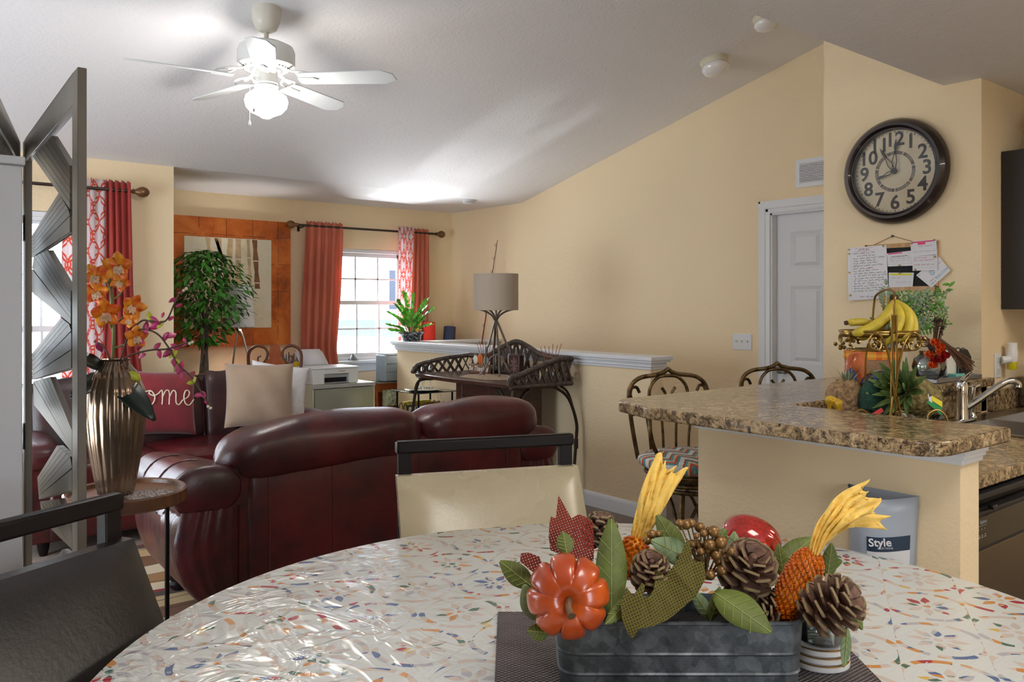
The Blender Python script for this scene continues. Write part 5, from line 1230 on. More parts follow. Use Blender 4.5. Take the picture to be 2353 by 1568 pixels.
# ---- clock
k0=PX(2061,395,XK); r=.262
t=thing('wall_clock','large round wall clock with a wide dark frame and cream dial','clock',(XK,k0.y,k0.z-r))
A=frame((XK,k0.y,k0.z),(0,-1,0),z=(-1,0,0))
mesh('frame',MB(A).lathe([(r*.96,.001),(r,.012),(r*1.0,.03),(r*.96,.052),(r*.90,.066),(r*.85,.066),(r*.82,.056),(r*.81,.050),(r*.79,.050),(r*.775,.03)],seg=96,caps=False),plain('dark brown clock frame',(34,20,20),.3,.2,0,60,.25,8,coat=.4),t,True)
g=G('aged cream dial'); v=g.co(); g.set(color=g.ramp(g.noise(v,7,4,.6),[(.3,(222,206,170)),(.7,(240,228,200))]),rough=.5)
dial=mesh('dial',MB(A).lathe([(0,.02),(r*.80,.02),(r*.80,.001),(0,.001)],seg=96),g.mat,t,True)
NUM=plain('dark grey numeral',(54,48,46),.5); TAUP=plain('taupe day ring',(106,92,84),.6)
for h in range(1,13):
    a=PI/2-h*PI/6; text('numeral',str(h),r*.37,NUM,dial,A@Matrix.Translation((r*.60*math.cos(a),r*.60*math.sin(a),.021)),extrude=.0004,offset=.0022)
ring=MB(A)
for d in range(7):
    a0=PI/2+PI/7-d*2*PI/7-.03; a1=a0-2*PI/7+.06
    q=[]; N=10
    for i in range(N+1): a=a0+(a1-a0)*i/N; q.append((r*.385*math.cos(a),r*.385*math.sin(a)))
    for i in range(N+1): a=a1+(a0-a1)*i/N; q.append((r*.325*math.cos(a),r*.325*math.sin(a)))
    ring.prism(q,.0205,.0212)
mesh('day_ring',ring,TAUP,dial,True,smooth=False)
for d,nm in enumerate(['SUNDAY','MONDAY','TUESDAY','WEDNESDAY','THURSDAY','FRIDAY','SATURDAY']):
    am=PI/2-d*2*PI/7; L=len(nm)
    for i,ch in enumerate(nm):
        flip=(d in(2,3,4,5)) and False
        a=am-(i-(L-1)/2)*.075
        text('day_letter',ch,r*.06,plain('pale letter',(206,194,166),.6) if 'pale letter' not in bpy.data.materials else bpy.data.materials['pale letter'],dial,A@Matrix.Translation((r*.355*math.cos(a),r*.355*math.sin(a),.0214))@Matrix.Rotation(a-PI/2,4,'Z'),extrude=.0001)
m=MB(A)
for i in range(60):
    a=i*PI/30; w=.0016 if i%5 else .003; c,s=math.cos(a),math.sin(a); m.add([(r*.735*c-w*s,r*.735*s+w*c,.0208),(r*.735*c+w*s,r*.735*s-w*c,.0208),(r*.76*c+w*s,r*.76*s-w*c,.0208),(r*.76*c-w*s,r*.76*s+w*c,.0208)],[(0,1,2,3)])
mesh('minute_mark',m,NUM,dial,True,smooth=False)
def hand(ang,L,w,z,sp=False):
    a=PI/2-ang; M2=A@Matrix.Translation((0,0,z))@Matrix.Rotation(a,4,'Z')
    if sp: return MB(M2).prism([(-.03,-.002),(L,-.001),(L,.001),(-.03,.002)],0,.001)
    m=MB(M2); m.tube([(0,-w,.0),(L*.3,-w*2.0,0),(L*.55,-w*.6,0),(L*.62,-.001,0)],.002,5); m.tube([(0,w,.0),(L*.3,w*2.0,0),(L*.55,w*.6,0),(L*.62,.001,0)],.002,5); m.prism([(L*.58,-.003),(L*.75,-.008),(L,0),(L*.75,.008),(L*.58,.003)],-.001,.001); m.lathe([(.014,-.001),(.014,.003),(0,.003)],seg=20); return m
mesh('hand',hand(R(-31),r*.55,.006,.028),NUM,t,True,label='hour hand pointing near eleven'); mesh('hand',hand(R(4),r*.62,.006,.032),NUM,t,True,label='minute hand pointing at twelve')
mesh('hand',hand(R(-110),r*.36,.004,.036),NUM,t,True,label='short alarm hand pointing towards eight')
mesh('cover_glass',MB(A).lathe([(0,.046),(r*.79,.0455),(r*.79,.0475),(0,.048)],seg=64),PANE,t,True)
# ---- notice board
def PW(px,py,off=0): return PX(px,py,XK-off)
def uvw(p): return (-p.y,p.z)
b0=PW(1957,561,.01); b1=PW(2158,700,.01)
t=thing('notice_board','wood framed black letter board hanging by a string from a nail','notice board',(XK,(b0.y+b1.y)/2,b1.z-.03))
BA=frame((XK,0,0),(0,-1,0),z=(-1,0,0))
def Wq(px,py): p=PX(px,py,XK); return (-p.y,p.z)
tl=Wq(1985,566); trr=Wq(2158,549); 
x0b,x1b=Wq(1990,0)[0],Wq(2157,0)[0]; ztb=Wq(2060,560)[1]; zbb=ztb-.235
mesh('frame',MB(BA).box(x0b,x1b,ztb-.022,ztb,.001,.012).box(x0b,x1b,zbb,zbb+.02,.001,.012).box(x0b,x0b+.012,zbb,ztb,.001,.012).box(x1b-.012,x1b,zbb,ztb,.001,.012),WOODN,t,True,bevel=.001)
mesh('board',MB(BA).box(x0b+.01,x1b-.01,zbb+.01,ztb-.015,.001,.006),plain('black letter felt',(38,38,42),.9,0,.5,200),t,True)
nail=Wq(2053,543); 
mesh('string',MB(BA).tube([(Wq(2010,0)[0],ztb,.006),(nail[0],nail[1],.008),(Wq(2105,0)[0],ztb,.006)],.0017,6),plain('brown cord',(150,112,76),.8),t,True); mesh('nail',MB(BA).lathe([(.004,.0),(.004,.012),(.006,.013),(0,.015)],c=(nail[0],nail[1],0),seg=12),NUM,t,True)
def sheet(label,corners,z,lines,heads=(),group='papers pinned on the notice board',ruled=False,cat='paper'):
    P=[Wq(*c) for c in corners]   # tl,tr,br,bl
    c=(sum(p[0] for p in P)/4,sum(p[1] for p in P)/4)
    t=thing('note_paper',label,cat,(XK-z,-c[0],min(p[1] for p in P)),group=group)
    m=MB(BA); m.add([(p[0],p[1],z) for p in P]+[(p[0],p[1],z+.0008) for p in P],[(3,2,1,0),(4,5,6,7),(0,1,5,4),(1,2,6,5),(2,3,7,6),(3,0,4,7)])
    mesh('sheet',m,PAPER,t,True,smooth=False)
    def at(u,v): return Vector(P[0]).lerp(Vector(P[1]),u).lerp(Vector(P[3]).lerp(Vector(P[2]),u),v)
    def marks(items,mt,nm):
        if not items: return
        m=MB(BA)
        for (u0,u1,v,h,sty) in items:
            a,b=at(u0,v),at(u1,v)
            if sty=='bar':
                n=(b-a).normalized(); o=Vector((-n.y,n.x))*h/2; m.add([(a.x-o.x,a.y-o.y,z+.001),(b.x-o.x,b.y-o.y,z+.001),(b.x+o.x,b.y+o.y,z+.001),(a.x+o.x,a.y+o.y,z+.001)],[(0,1,2,3)])
            else:
                L=(b-a).length; k=max(4,int(L/.0022)); n=(b-a).normalized(); o=Vector((-n.y,n.x)); pts=[]
                i=0
                while i<k:
                    wl=random.randint(7,16); seg=[]
                    for j in range(min(wl,k-i)):
                        q=a+(b-a)*((i+j)/k)+o*h*rnd(-.5,.5)*(1.5 if random.random()<.12 else 1); seg.append((q.x,q.y,z+.0012))
                    if len(seg)>2: m.tube(seg,.00075,3)
                    i+=wl+2
        mesh(nm,m,mt,t,True,smooth=False)
    by={}
    for it in lines: by.setdefault(it[0],[]).append(it[1:])
    for kx,v in by.items(): marks(v,{'ink':INK,'pink':PINK,'red':REDI,'blue':BLUEI,'yel':YELI,'gry':GREYI}[kx],'writing')
    for (u,v) in heads:
        q=at(u,v); mesh('push_pin',MB(BA).lathe([(.0035,z+.0012),(.005,z+.004),(.004,z+.008),(0,z+.009)],c=(q.x,q.y,0),seg=10),BRASS,t,True)
    return t,at
L=[('ink',.28,.62,.055,.010,'w'),('pink',.2,.7,.03,.003,'w'),('pink',.2,.72,.085,.005,'w')]
vv=.12
for i,(a,b) in enumerate(((.14,.72),(.24,.72),(.14,.98),(.14,.74),(.14,.76),(.14,.9),(.14,.66),(.14,.80),(.16,.97),(.26,.98),(.16,.93),(.26,.95),(.16,.72),(.14,.88),(.16,.9),(.14,.8))): L.append(('ink',a,b,vv,.0075,'w')); L.append(('ink',.08,.105,vv,.001,'bar')); vv+=.0475
for v in(.12+.0475*9,.12+.0475*11): L.append(('red',.14,.22,v,.009,'w'))
L.append(('red',.52,.66,.12+.0475*6,.006,'w')); L.append(('ink',.3,.85,.945,.008,'w'))
sheet('large handwritten white rules sheet, leftmost on the notice board',[(1951,571),(2040,563),(2045,686),(1953,691)],.014,L,[(.04,.03),(.93,.02),(.04,.11),(.04,.47),(.05,.9)])
def ruled(n,a=.03,b=.97,v0=.1,v1=.95): return [('gry',a,b,v0+(v1-v0)*i/n,.0006,'bar') for i in range(n)]
sheet('ruled card with a pink heading in the middle column of the board',[(2041,583),(2100,576),(2101,611),(2043,613)],.0125,ruled(7)+[('pink',.05,.6,.06,.006,'bar'),('ink',.15,.8,.30,.0022,'bar'),('gry',.1,.9,.45,.004,'w'),('gry',.1,.85,.6,.004,'w')],[(.48,.95)])
sheet('ruled card with a yellow highlighted heading, lower middle of the board',[(2045,627),(2103,627),(2100,659),(2045,661)],.0125,ruled(6)+[('yel',.05,.92,.12,.009,'bar'),('gry',.1,.5,.35,.004,'w'),('gry',.3,.9,.65,.004,'w')],[(.45,.03)])
sheet('ruled card with pink highlights, top right of the board',[(2095,556),(2155,550),(2157,585),(2098,590)],.015,ruled(7)+[('pink',.04,.9,.08,.006,'bar'),('pink',.28,.58,.2,.010,'bar'),('gry',.3,.9,.38,.004,'w'),('gry',.1,.95,.72,.004,'w')],[(.05,.1),(.92,.05)])
t_,at_=sheet('ruled card with red handwriting in the right column of the board',[(2101,590),(2158,586),(2158,621),(2101,623)],.0175,ruled(8)+[('red',.05,.6,.12,.005,'w'),('red',.05,.9,.3,.006,'w'),('red',.05,.9,.6,.005,'w')],[(.9,.12),(.12,.93)])
t_,at_=sheet('tilted white welcome card with red corner brackets at the right of the board',[(2108,633),(2160,590),(2187,622),(2143,662)],.0125,[('red',.03,.03+.10,.10,.0018,'bar'),('ink',.15,.45,.72,.004,'w'),('ink',.1,.35,.86,.004,'w'),('red',.35,.95,.30,.0015,'bar')],[])
a_=Vector(at_(.42,.80)); b_=Vector(at_(.98,.80)); dr_=(b_-a_).normalized()
text('lettering','WELCOME',.016,BLUEI,t_,BA@frame(((a_.x+b_.x)/2,(a_.y+b_.y)/2,.0138),(dr_.x,dr_.y,0),z=(0,0,1)),extrude=.0001)
q=at_(.45,.45); m=MB(BA)
for s in(1,.5): m.tube([(q.x+.011*s*math.cos(i*PI/8),q.y+.011*math.sin(i*PI/8),.0138) for i in range(16)],.0007,4,closed=True)
m.tube([(q.x-.011,q.y,.0138),(q.x+.011,q.y,.0138)],.0007,4); mesh('globe_mark',m,BLUEI,t_,True)
# ================= BAR STOOLS =================
g=G('chevron ikat fabric'); x,y,z=g.xyz(g.co()); f=g.m('FRACT',(y*9.0+g.m('PINGPONG',x*9.0,.5)*1.3+g.noise(g.co(),60,2,.5)*.12))
g.set(color=g.ramp(f,[(0,(214,216,208)),(.2,(86,140,146)),(.36,(192,72,46)),(.5,(208,180,140)),(.64,(104,156,164)),(.8,(160,84,50)),(.92,(222,224,216))],'CONSTANT'),rough=.9); IKAT=g.mat
def stool(label,loc,rz,first=[]):
    if first: return copy_thing(first[0],loc,rz,label)
    t=thing('bar_stool',label,'bar stool',loc,rz,group='bar stools on the far side of the bar'); first.append(t)
    W=.205; H=1.105
    P=lambda x,z:Vector((x,.205+.05*(z-.7)-.0*abs(x),z))
    def tb(pts,r=.0085,n=6): return MB().tube(smoothpath([P(*p) for p in pts],n),r,8)
    m=MB(); m.tube(smoothpath([P(-W+.04,.70),P(-W+.015,.84),P(-W,.97),P(-W+.01,1.03),P(-W+.06,1.068),P(-.06,1.08),P(-.02,1.092),P(0,H),P(.02,1.092),P(.06,1.08),P(W-.06,1.068),P(W-.01,1.03),P(W,.97),P(W-.015,.84),P(W-.04,.70)],6),.0105,8); mesh('back_frame',m,STOOLM,t)
    m=MB()
    for s in(-1,1):
        for pts,r in (([(0,1.075),(s*.05,1.068),(s*.09,1.03),(s*.10,.98),(s*.07,.935),(0,.915)],.008),
            ([(s*.035,1.02),(s*.018,.995),(s*.018,.965),(s*.045,.93)],.0075),
            ([(s*.10,.99),(s*.13,.945),(s*.17,.95),(s*.195,.985),(s*.19,1.02),(s*.165,1.025),(s*.15,1.0)],.0075),
            ([(s*.19,.9),(s*.12,.905),(0,.912)],.0075)): m.tube(smoothpath([P(*p) for p in pts],6),r,8)
    mesh('scrollwork',m,STOOLM,t)
    for x in(-.12,-.04,.04,.12): mesh('spindle',MB().tube([P(x,.915),P(x*.85,.80),P(x*.8,.70)],.0065,8),STOOLM,t)
    for s in(-1,1):
        m=MB(); m.tube(smoothpath([P(s*W,.93),(s*(W+.02),.10,.945),(s*(W+.02),.03,.94),(s*(W+.02),-.02,.92),(s*(W+.03),-.05,.86),(s*(W+.01),-.05,.79),(s*(W-.03),-.04,.73),(s*(W-.04),-.05,.69)],6),.0095,8)
        a=mesh('armrest',m,STOOLM,t); mesh('arm_pad',MB().tube([(s*(W+.02),.12,.947),(s*(W+.02),.02,.942)],.013,12),NICKEL,a,label='bright metal arm sleeve')
    mesh('seat_cushion',MB().sup((0,0,.715),.46,.44,.09,2.6,40,ez=2.6),IKAT,t)
    m=MB()
    for z,r in((.672,.205),(.635,.19),(.61,.19)): m.tube([(r*math.cos(i*PI/20),r*math.sin(i*PI/20),z) for i in range(40)],.010,8,closed=True)
    mesh('seat_ring',m,STOOLM,t); mesh('swivel',MB().lathe([(.06,.61),(.06,.66)]),STOOLM,t)
    for a in range(4):
        an=PI/4+a*PI/2; c,s=math.cos(an),math.sin(an)
        mesh('leg',MB().tube(smoothpath([(.17*c,.17*s,.60),(.185*c,.185*s,.45),(.20*c,.20*s,.25),(.235*c,.235*s,.0)],6),.012,8),STOOLM,t)
        a2=an+PI/2; m=MB().tube(smoothpath([(.20*c,.20*s,.20),(.17*c+.02*math.cos(a2),.17*s+.02*math.sin(a2),.45),(.13*(c+math.cos(a2))*.72,.13*(s+math.sin(a2))*.72,.585),(.17*math.cos(a2)+.02*c,.17*math.sin(a2)+.02*s,.45),(.20*math.cos(a2),.20*math.sin(a2),.20)],6),.008,8); mesh('brace',m,STOOLM,t)
    mesh('foot_ring',MB().tube([(.205*math.cos(i*PI/20),.205*math.sin(i*PI/20),.2) for i in range(40)],.009,8,closed=True),STOOLM,t)
    return t
p=CL(.80,3.66,0); stool('bronze scrollwork bar stool with chevron cushion, nearest the half wall end',(p.x,p.y,0),-YAW+R(18))
p=CL(1.41,4.05,0); stool('bronze scrollwork bar stool standing in front of the white door',(p.x,p.y,0),-YAW+R(10))
# ================= THINGS ON THE BAR =================
cb=PD(2020,704,2.86); 
t=thing('fruit_stand','two tier brass wire fruit stand with scrolls behind the bar edge','fruit stand',(cb.x,cb.y,ZL))
def L_(x,y,z): q=CL(x,y,0); return Vector((q.x,q.y,z-ZL))
zr_,zb_=1.4-.0853,1.4-.15
m=MB()
for z,rx in((zr_,.132),(zb_,.105)): m.tube([L_(rx*math.cos(i*PI/24),rx*.8*math.sin(i*PI/24),z) for i in range(48)],.0035,6,closed=True)
for i in range(-4,5): x=i*.023; h=.8*math.sqrt(max(0,.105**2-x*x)); m.tube([L_(x,-h,zb_),L_(x,h,zb_)],.0018,5)
mesh('basket_wire',m,BRASS,t)
mesh('basket_rim',MB().grid(lambda u,v:L_((.132-.006*v)*math.cos(2*PI*u),(.132-.006*v)*.8*math.sin(2*PI*u),zr_-.003-.018*v),48,3,cu=True),BRASS,t,solid=.001)
for k in range(8):
    m=MB(); a=2*PI*(k+.5)/8; c=L_(.128*math.cos(a),.128*.8*math.sin(a),(zr_+zb_)/2-.01)
    for j in range(5): m.ball(c+Vector((rnd(-.015,.015),rnd(-.015,.015),rnd(-.02,.02))),.0075,8)
    m.leaf(c,(0,0,1),(1,0,0),.03,.02); mesh('grape_ornament',m,BRASS,t)
m=MB()
for dx in(-.0075,.0075): m.tube(smoothpath([L_(dx*.5,-.105,ZL+.002),L_(dx,-.11,1.1),L_(dx,-.115,1.25),L_(dx,-.11,1.37)],6),.0038,8)
m.tube(smoothpath([L_(-.0,-.11,1.32),L_(.0,-.11,1.40),L_(.012,-.09,1.44),L_(.03,-.0,1.458),L_(.03,.09,1.44),L_(.03,.11,1.40),L_(.02,.11,1.30),L_(.0,.11,1.2),L_(0,.11,ZL+.003)],6),.004,8)
m.tube(smoothpath([L_(.012,-.02,1.44),L_(.005,-.02,1.40),L_(.012,-.02,1.372),L_(.02,-.02,1.40),L_(.024,-.02,1.43)],5),.003,6)
for s in(-1,1):
    sc_=[(0,1.10),(s*.012,1.19),(s*.03,1.27),(s*.06,1.312),(s*.085,1.29),(s*.08,1.262),(s*.055,1.255),(s*.045,1.275),(s*.06,1.288)]
    m.tube(smoothpath([L_(a,-.118,b) for a,b in sc_],6),.0035,8)
    lo=[(s*.008,1.10),(s*.02,1.03),(s*.055,.965),(s*.10,.94),(s*.15,.985),(s*.155,1.03),(s*.13,1.06),(s*.10,1.045),(s*.10,1.01),(s*.125,1.0)]
    m.tube(smoothpath([L_(a,-.12-abs(a)*.2,b+.0) for a,b in lo],6),.0035,8)
mesh('scroll_frame',m,BRASS,t)
m=MB()
for rr in(.19,.12,.05): m.tube([L_(.03+rr*math.cos(i*PI/24),.03+rr*.62*math.sin(i*PI/24),.965) for i in range(48)],.0035,6,closed=True)
for i in range(-7,8): x=i*.026; h=.62*math.sqrt(max(0,.19**2-x*x)); m.tube([L_(.03+x,.03-h,.965),L_(.03+x,.03+h,.965)],.0018,5)
for a in range(4): c=L_(.03+.17*math.cos(a*PI/2+.78),.03+.11*math.sin(a*PI/2+.78),.965); m.tube([c,Vector((c.x,c.y,.003))],.004,6)
mesh('lower_tray',m,BRASS,t)
# bananas
BAN=plain('ripe banana skin',(212,190,64),.5,0,0,60,.15,14); BTIP=plain('brown banana tip',(74,48,28),.8)
def banana(pts,t,R_=.0175,nm='banana'):
    P=smoothpath([L_(*p)+Vector((0,0,ZL)) for p in pts],7); n=len(P); rs=[]
    for i in range(n):
        u=i/(n-1); rs.append(R_*(min(1,.32+(u*3.2)**1.2))*(min(1,.25+((1-u)*7))))
    o=mesh(nm,MB().tube(P,rs,6),BAN,t,True,sub=1,ang=80); tp_=MB().tube([P[-1],P[-1]+(P[-1]-P[-2]).normalized()*.006],rs[-1]*1.05,6)
    mesh('tip',tp_,BTIP,o,True,ang=80); return o
c0=L_(.035,-.01,0)+Vector((0,0,ZL)); 
t=thing('banana_bunch','bunch of ripe yellow bananas in the upper brass basket','bananas',(cb.x,cb.y,zb_))
def shift(pts): return pts
def bn(pts,R_=.0175):
    pts=[(x,y,z) for x,y,z in pts]
    P=smoothpath([CL(cbl[0]+x,cbl[1]+y,z) for x,y,z in pts],7); n=len(P); rs=[]
    for i in range(n):
        u=i/(n-1); rs.append(R_*(min(1,.34+(u*2.6)**1.4))*(min(1,.28+((1-u)*6))))
    o=mesh('banana',MB().tube(P,rs,6),BAN,t,True,sub=1,ang=80); mesh('tip',MB().tube([P[-1],P[-1]+(P[-1]-P[-2]).normalized()*.007],rs[-1]*1.05,6),BTIP,o,True,ang=80)
cbl=((2020-CX)/F*2.86,2.86)
cr=(.052,.0,1.424)
bn([cr,(.035,-.02,1.40),(-.0,-.05,1.365),(-.06,-.065,1.325),(-.12,-.06,1.305)],.021)
bn([cr,(.045,-.03,1.40),(.04,-.07,1.36),(.012,-.09,1.31),(-.02,-.09,1.272)],.019)
bn([cr,(.065,-.025,1.40),(.072,-.06,1.37),(.06,-.08,1.32),(.025,-.085,1.28)],.019)
bn([cr,(.075,-.01,1.40),(.095,-.035,1.365),(.095,-.05,1.32),(.07,-.06,1.28)],.018)
bn([cr,(.05,.01,1.40),(.02,.0,1.35),(-.03,-.0,1.31),(-.07,.0,1.285)],.018)
bn([cr,(.08,.01,1.40),(.108,.0,1.36),(.11,-.01,1.32),(.09,-.01,1.28)],.017)
mesh('crown_stem',MB().sup(tuple(CL(cbl[0]+cr[0],cbl[1],1.430)),.03,.026,.022,3,16),BTIP,t,True)
t=thing('banana','single small banana lying at the left of the upper basket','banana',(cb.x,cb.y,zb_+.03))
P=smoothpath([CL(cbl[0]+x,cbl[1]+y,z) for x,y,z in ((-.117,-.02,1.343),(-.095,-.02,1.345),(-.06,-.02,1.345),(-.03,.0,1.335),(.0,.02,1.30))],7); n=len(P)
mesh('skin',MB().tube(P,[.0155*min(1,.45+i/n*4)*min(1,.3+(1-i/n)*5) for i in range(n)],6),BAN,t,True,sub=1,ang=80); mesh('tip',MB().tube([P[0],P[0]+(P[0]-P[1]).normalized()*.01],.0075,6),BTIP,t,True)
# pineapples
def pineapple(label,c,ax,L,Rr,c1,c2,crown,nleaf,ll):
    t=thing('pineapple',label,'pineapple',tuple(c)); A=axis(c,ax); g=G(label[:12]+' skin'); v=g.co()
    m=MB(); N=13; K=10
    m.sup((0,0,L/2),2*Rr*.93,2*Rr*.93,L*.98,2.6,30,M=A)
    for j in range(N):
        for k in range(K):
            u=(j+.5)/N; a=2*PI*(k+.5*(j%2))/K; rr=Rr*.95*(1-abs(2*u-1)**3.0)**(1/2.2); q=A@Vector((rr*math.cos(a),rr*math.sin(a),L*u)); nn=(A.to_3x3()@Vector((math.cos(a),math.sin(a),(2*u-1)*.8))).normalized()
            B=axis(q,nn,A.to_3x3()@Vector((0,0,1))); w=Rr*.33
            m.add([B@Vector(p) for p in ((-w,-w*.1,-.002),(0,-w,-.002),(w,-w*.1,-.002),(w*.4,w*.8,-.0),(-w*.4,w*.8,0),(0,0,w*.45),(w*.5,.0,w*.55+.004))],[(0,1,5),(1,2,5),(2,3,5),(3,4,5),(4,0,5)])
    g.set(color=g.ramp(g.noise(v,45,4,.7),[(.3,c1),(.65,c2)]),rough=.7); g.bump(g.noise(v,90,3,.6),.5,.01)
    mesh('skin',m,g.mat,t,True,smooth=False)
    m=MB(); top=A@Vector((0,0,L*.97))
    for k in range(nleaf):
        a=k*2.4; e=k/nleaf; d=A.to_3x3()@Vector((math.cos(a)*(1.5-1.3*e),math.sin(a)*(1.5-1.3*e),.35+1.1*e)); m.leaf(top+(A.to_3x3()@Vector((math.cos(a),math.sin(a),0)))*Rr*.22*(1-e),d,A.to_3x3()@Vector((0,0,1)),ll*(.65+.5*math.sin(PI*(.2+.6*e))),ll*.26,-.15,.3,4)
    mesh('crown',m,crown,t,True)
PG=plain('pineapple leaf green',(120,146,84),.5,0,0,60,.45,18); PGd=plain('dried pineapple leaf',(134,140,110),.7,0,0,60,.3,30)
def CB(dx,dy,z): return CL(cbl[0]+dx,cbl[1]+dy,z)
pineapple('fresh green pineapple lying with its crown towards the camera',CB(.205,.05,1.062),CB(.045,-.05,1.12)-CB(.205,.05,1.062),.17,.062,(50,58,28),(156,136,84),PG,46,.105)
pineapple('old brown pineapple standing at the left of the brass stand',CB(-.085,.10,.969),Vector((0,0,1))+CL(.05,-.1,0),.165,.066,(92,70,50),(196,160,116),PGd,12,.045)
solo('avocado_net_bag',MB().sup(tuple(CB(-.012,.02,1.06)),.11,.09,.17,2.3,28),plain('dark green mesh net',(20,74,58),.6,0,.9,150,.3,60),'dark green mesh bag between the two pineapples','mesh bag')
t=thing('lemon_bag','clear plastic produce bag with lemons and a blue label behind the pineapple crown','produce bag',tuple(CB(.07,.10,1.0)))
mesh('bag',MB().sup(tuple(CB(.07,.09,1.10)),.24,.15,.15,2.5,30),CLEARP,t,True); 
LEM=plain('lemon yellow',(230,204,40),.4,0,.2,90)
for q in((.10,.05,1.125),(.06,.10,1.10),(.02,.06,1.13)): mesh('lemon',MB().sup(tuple(CB(*q)),.075,.06,.055,2,20),LEM,t,True)
mesh('label',MB().add([CB(-.02,.01,1.165),CB(.09,.01,1.17),CB(.085,.005,1.145),CB(-.015,.005,1.14)],[(0,1,2,3)]),plain('blue bag print',(70,110,176),.5),t,True,solid=.0006)
t=thing('fruit_tag','white, yellow and green paper tag on the fresh pineapple','tag',tuple(CB(.14,.0,1.02)))
m=MB().add([CB(.098,-.06,1.125),CB(.185,-.06,1.075),CB(.186,-.062,1.03),CB(.10,-.062,1.10)],[(0,1,2,3)]); mesh('card',m,plain('green tag card',(40,150,84),.5),t,True,solid=.0008,smooth=False)
mesh('print',MB().add([CB(.098,-.0605,1.126),CB(.15,-.0605,1.098),CB(.152,-.0625,1.072),CB(.105,-.0625,1.106)],[(0,1,2,3)]),PAPER,t,True,solid=.0012,smooth=False); mesh('print',MB().add([CB(.15,-.0605,1.098),CB(.186,-.0605,1.077),CB(.186,-.0625,1.058),CB(.152,-.0625,1.08)],[(0,1,2,3)]),plain('yellow tag print',(236,220,50),.5),t,True,solid=.0012,smooth=False)
solo('glass_bowl',MB().lathe([(.0,0),(.06,.0),(.075,.01),(.105,.05),(.102,.05),(.072,.013),(0,.006)],c=CB(.135,.03,.968),seg=60,wob=lambda a,z:1+.03*math.sin(20*a)*(z>.02)),THING,'fluted clear glass bowl under the fresh pineapple','bowl')
t=thing('snack_bags','orange and blue printed snack bag behind the brass stand','snack bag',tuple(CB(-.03,.17,1.0)))
mesh('bag',MB().sup(tuple(CB(.0,.19,1.12)),.13,.05,.22,3,20),plain('orange snack bag',(226,110,60),.3,0,.8,14,.3,9,coat=.4),t,True); mesh('print',MB().sup(tuple(CB(-.03,.155,1.12)),.07,.03,.11,3,14),plain('blue bag foil',(56,80,150),.3,0,.8,20),t,True)
solo('banana_peel',MB().tube(smoothpath([CB(-.175,-.02,1.02),CB(-.18,-.02,1.055),CB(-.172,-.02,1.085),CB(-.155,-.03,1.06),CB(-.15,-.03,1.01)],5),[.012+.006*math.sin(i) for i in range(21)],7).tube(smoothpath([CB(-.19,-.03,1.0),CB(-.17,-.04,1.03),CB(-.15,-.05,1.02),CB(-.135,-.04,.99)],5),.012,7).tube([CB(-.172,-.02,.914),CB(-.172,-.02,1.03)],.010,7),plain('yellow bow ribbon',(206,166,40),.4,0,.5,20,.3,20),'crumpled yellow ribbon beside the old pineapple','ribbon')
solo('plastic_bag',MB().sup(tuple(CB(-.06,-.05,1.0)),.10,.08,.10,2.5,20),CLEARP,'crumpled clear bag with a red seal strip at the foot of the brass stand','plastic bag')
solo('bag_clip',MB().cbox((0,0,0),.075,.004,.014,M=Matrix.Translation(CB(-.065,-.10,1.035))@Matrix.Rotation(-YAW,4,'Z')@Matrix.Rotation(R(-32),4,'Y')),plain('red strip',(214,50,60),.4),'red seal strip on the clear bag below the brass stand','clip')
# ---- tray group near the wall
ty=1.80; tt=thing('metal_tray','flat silver baking tray on the bar end by the clock wall','tray',(3.86,1.72,ZB))
mesh('pan',MB().box(3.62,4.06,1.60,1.88,ZB+.001,ZB+.006).box(3.61,4.07,1.59,1.60,ZB+.001,ZB+.018).box(3.61,4.07,1.88,1.89,ZB+.001,ZB+.018).box(3.61,3.62,1.59,1.89,ZB+.001,ZB+.018).box(4.06,4.07,1.59,1.89,ZB+.001,ZB+.018),plain('dull silver pan',(176,176,182),.35,.8),tt,True,bevel=.002)
T0=ZB+.0065
solo('globe_vase',MB().lathe([(0,0),(.035,0),(.06,.02),(.07,.055),(.062,.09),(.038,.11),(.04,.125),(.036,.123),(.034,.108),(.058,.088),(.066,.055),(.056,.022),(0,.005)],c=(3.74,1.68,T0),seg=36),THING,'round clear glass globe vase on the silver tray','vase')
t=thing('napkin_holder','dark wire napkin holder with arched bars on the silver tray end','napkin holder',(4.0,1.66,T0))
m=MB()
for k in range(4):
    y=1.70-k*.022; m.tube(smoothpath([(3.93+k*.0,y,T0+.004),(3.93,y,T0+.10),(3.96,y,T0+.13),(4.0,y,T0+.125),(4.03,y,T0+.08),(4.035,y,T0+.004)],6),.003,6)
m.box(3.92,4.045,1.62,1.71,T0+.0005,T0+.004); mesh('wire',m,plain('dark silver wire',(96,96,98),.3,.9),t,True)
mesh('end_plate',MB().prism([(3.925,T0+.004),(4.04,T0+.004),(4.04,T0+.09),(4.0,T0+.125),(3.925,T0+.13)],-1.628,-1.624,Matrix.Rotation(PI/2,4,'X')),plain('black end plate',(40,38,38),.4,.4),t,True)
solo('napkin',MB().add([(3.86,1.655,T0+.128),(4.035,1.632,T0+.012),(3.86,1.655,T0+.012),(3.86,1.66,T0+.128),(4.035,1.637,T0+.012),(3.86,1.66,T0+.012)],[(0,1,2),(3,5,4),(0,3,4,1),(1,4,5,2),(2,5,3,0)]),plain('white folded napkin',(226,222,214),.9),'white triangular folded napkin beside the napkin holder','napkin')
solo('teal_glass_box',MB().box(3.84,3.93,1.605,1.645,T0+.001,T0+.022),plain('pale teal glass',(130,214,206),.1,coat=.5),'small pale teal glass block on the silver tray','glass block',bevel=.003)
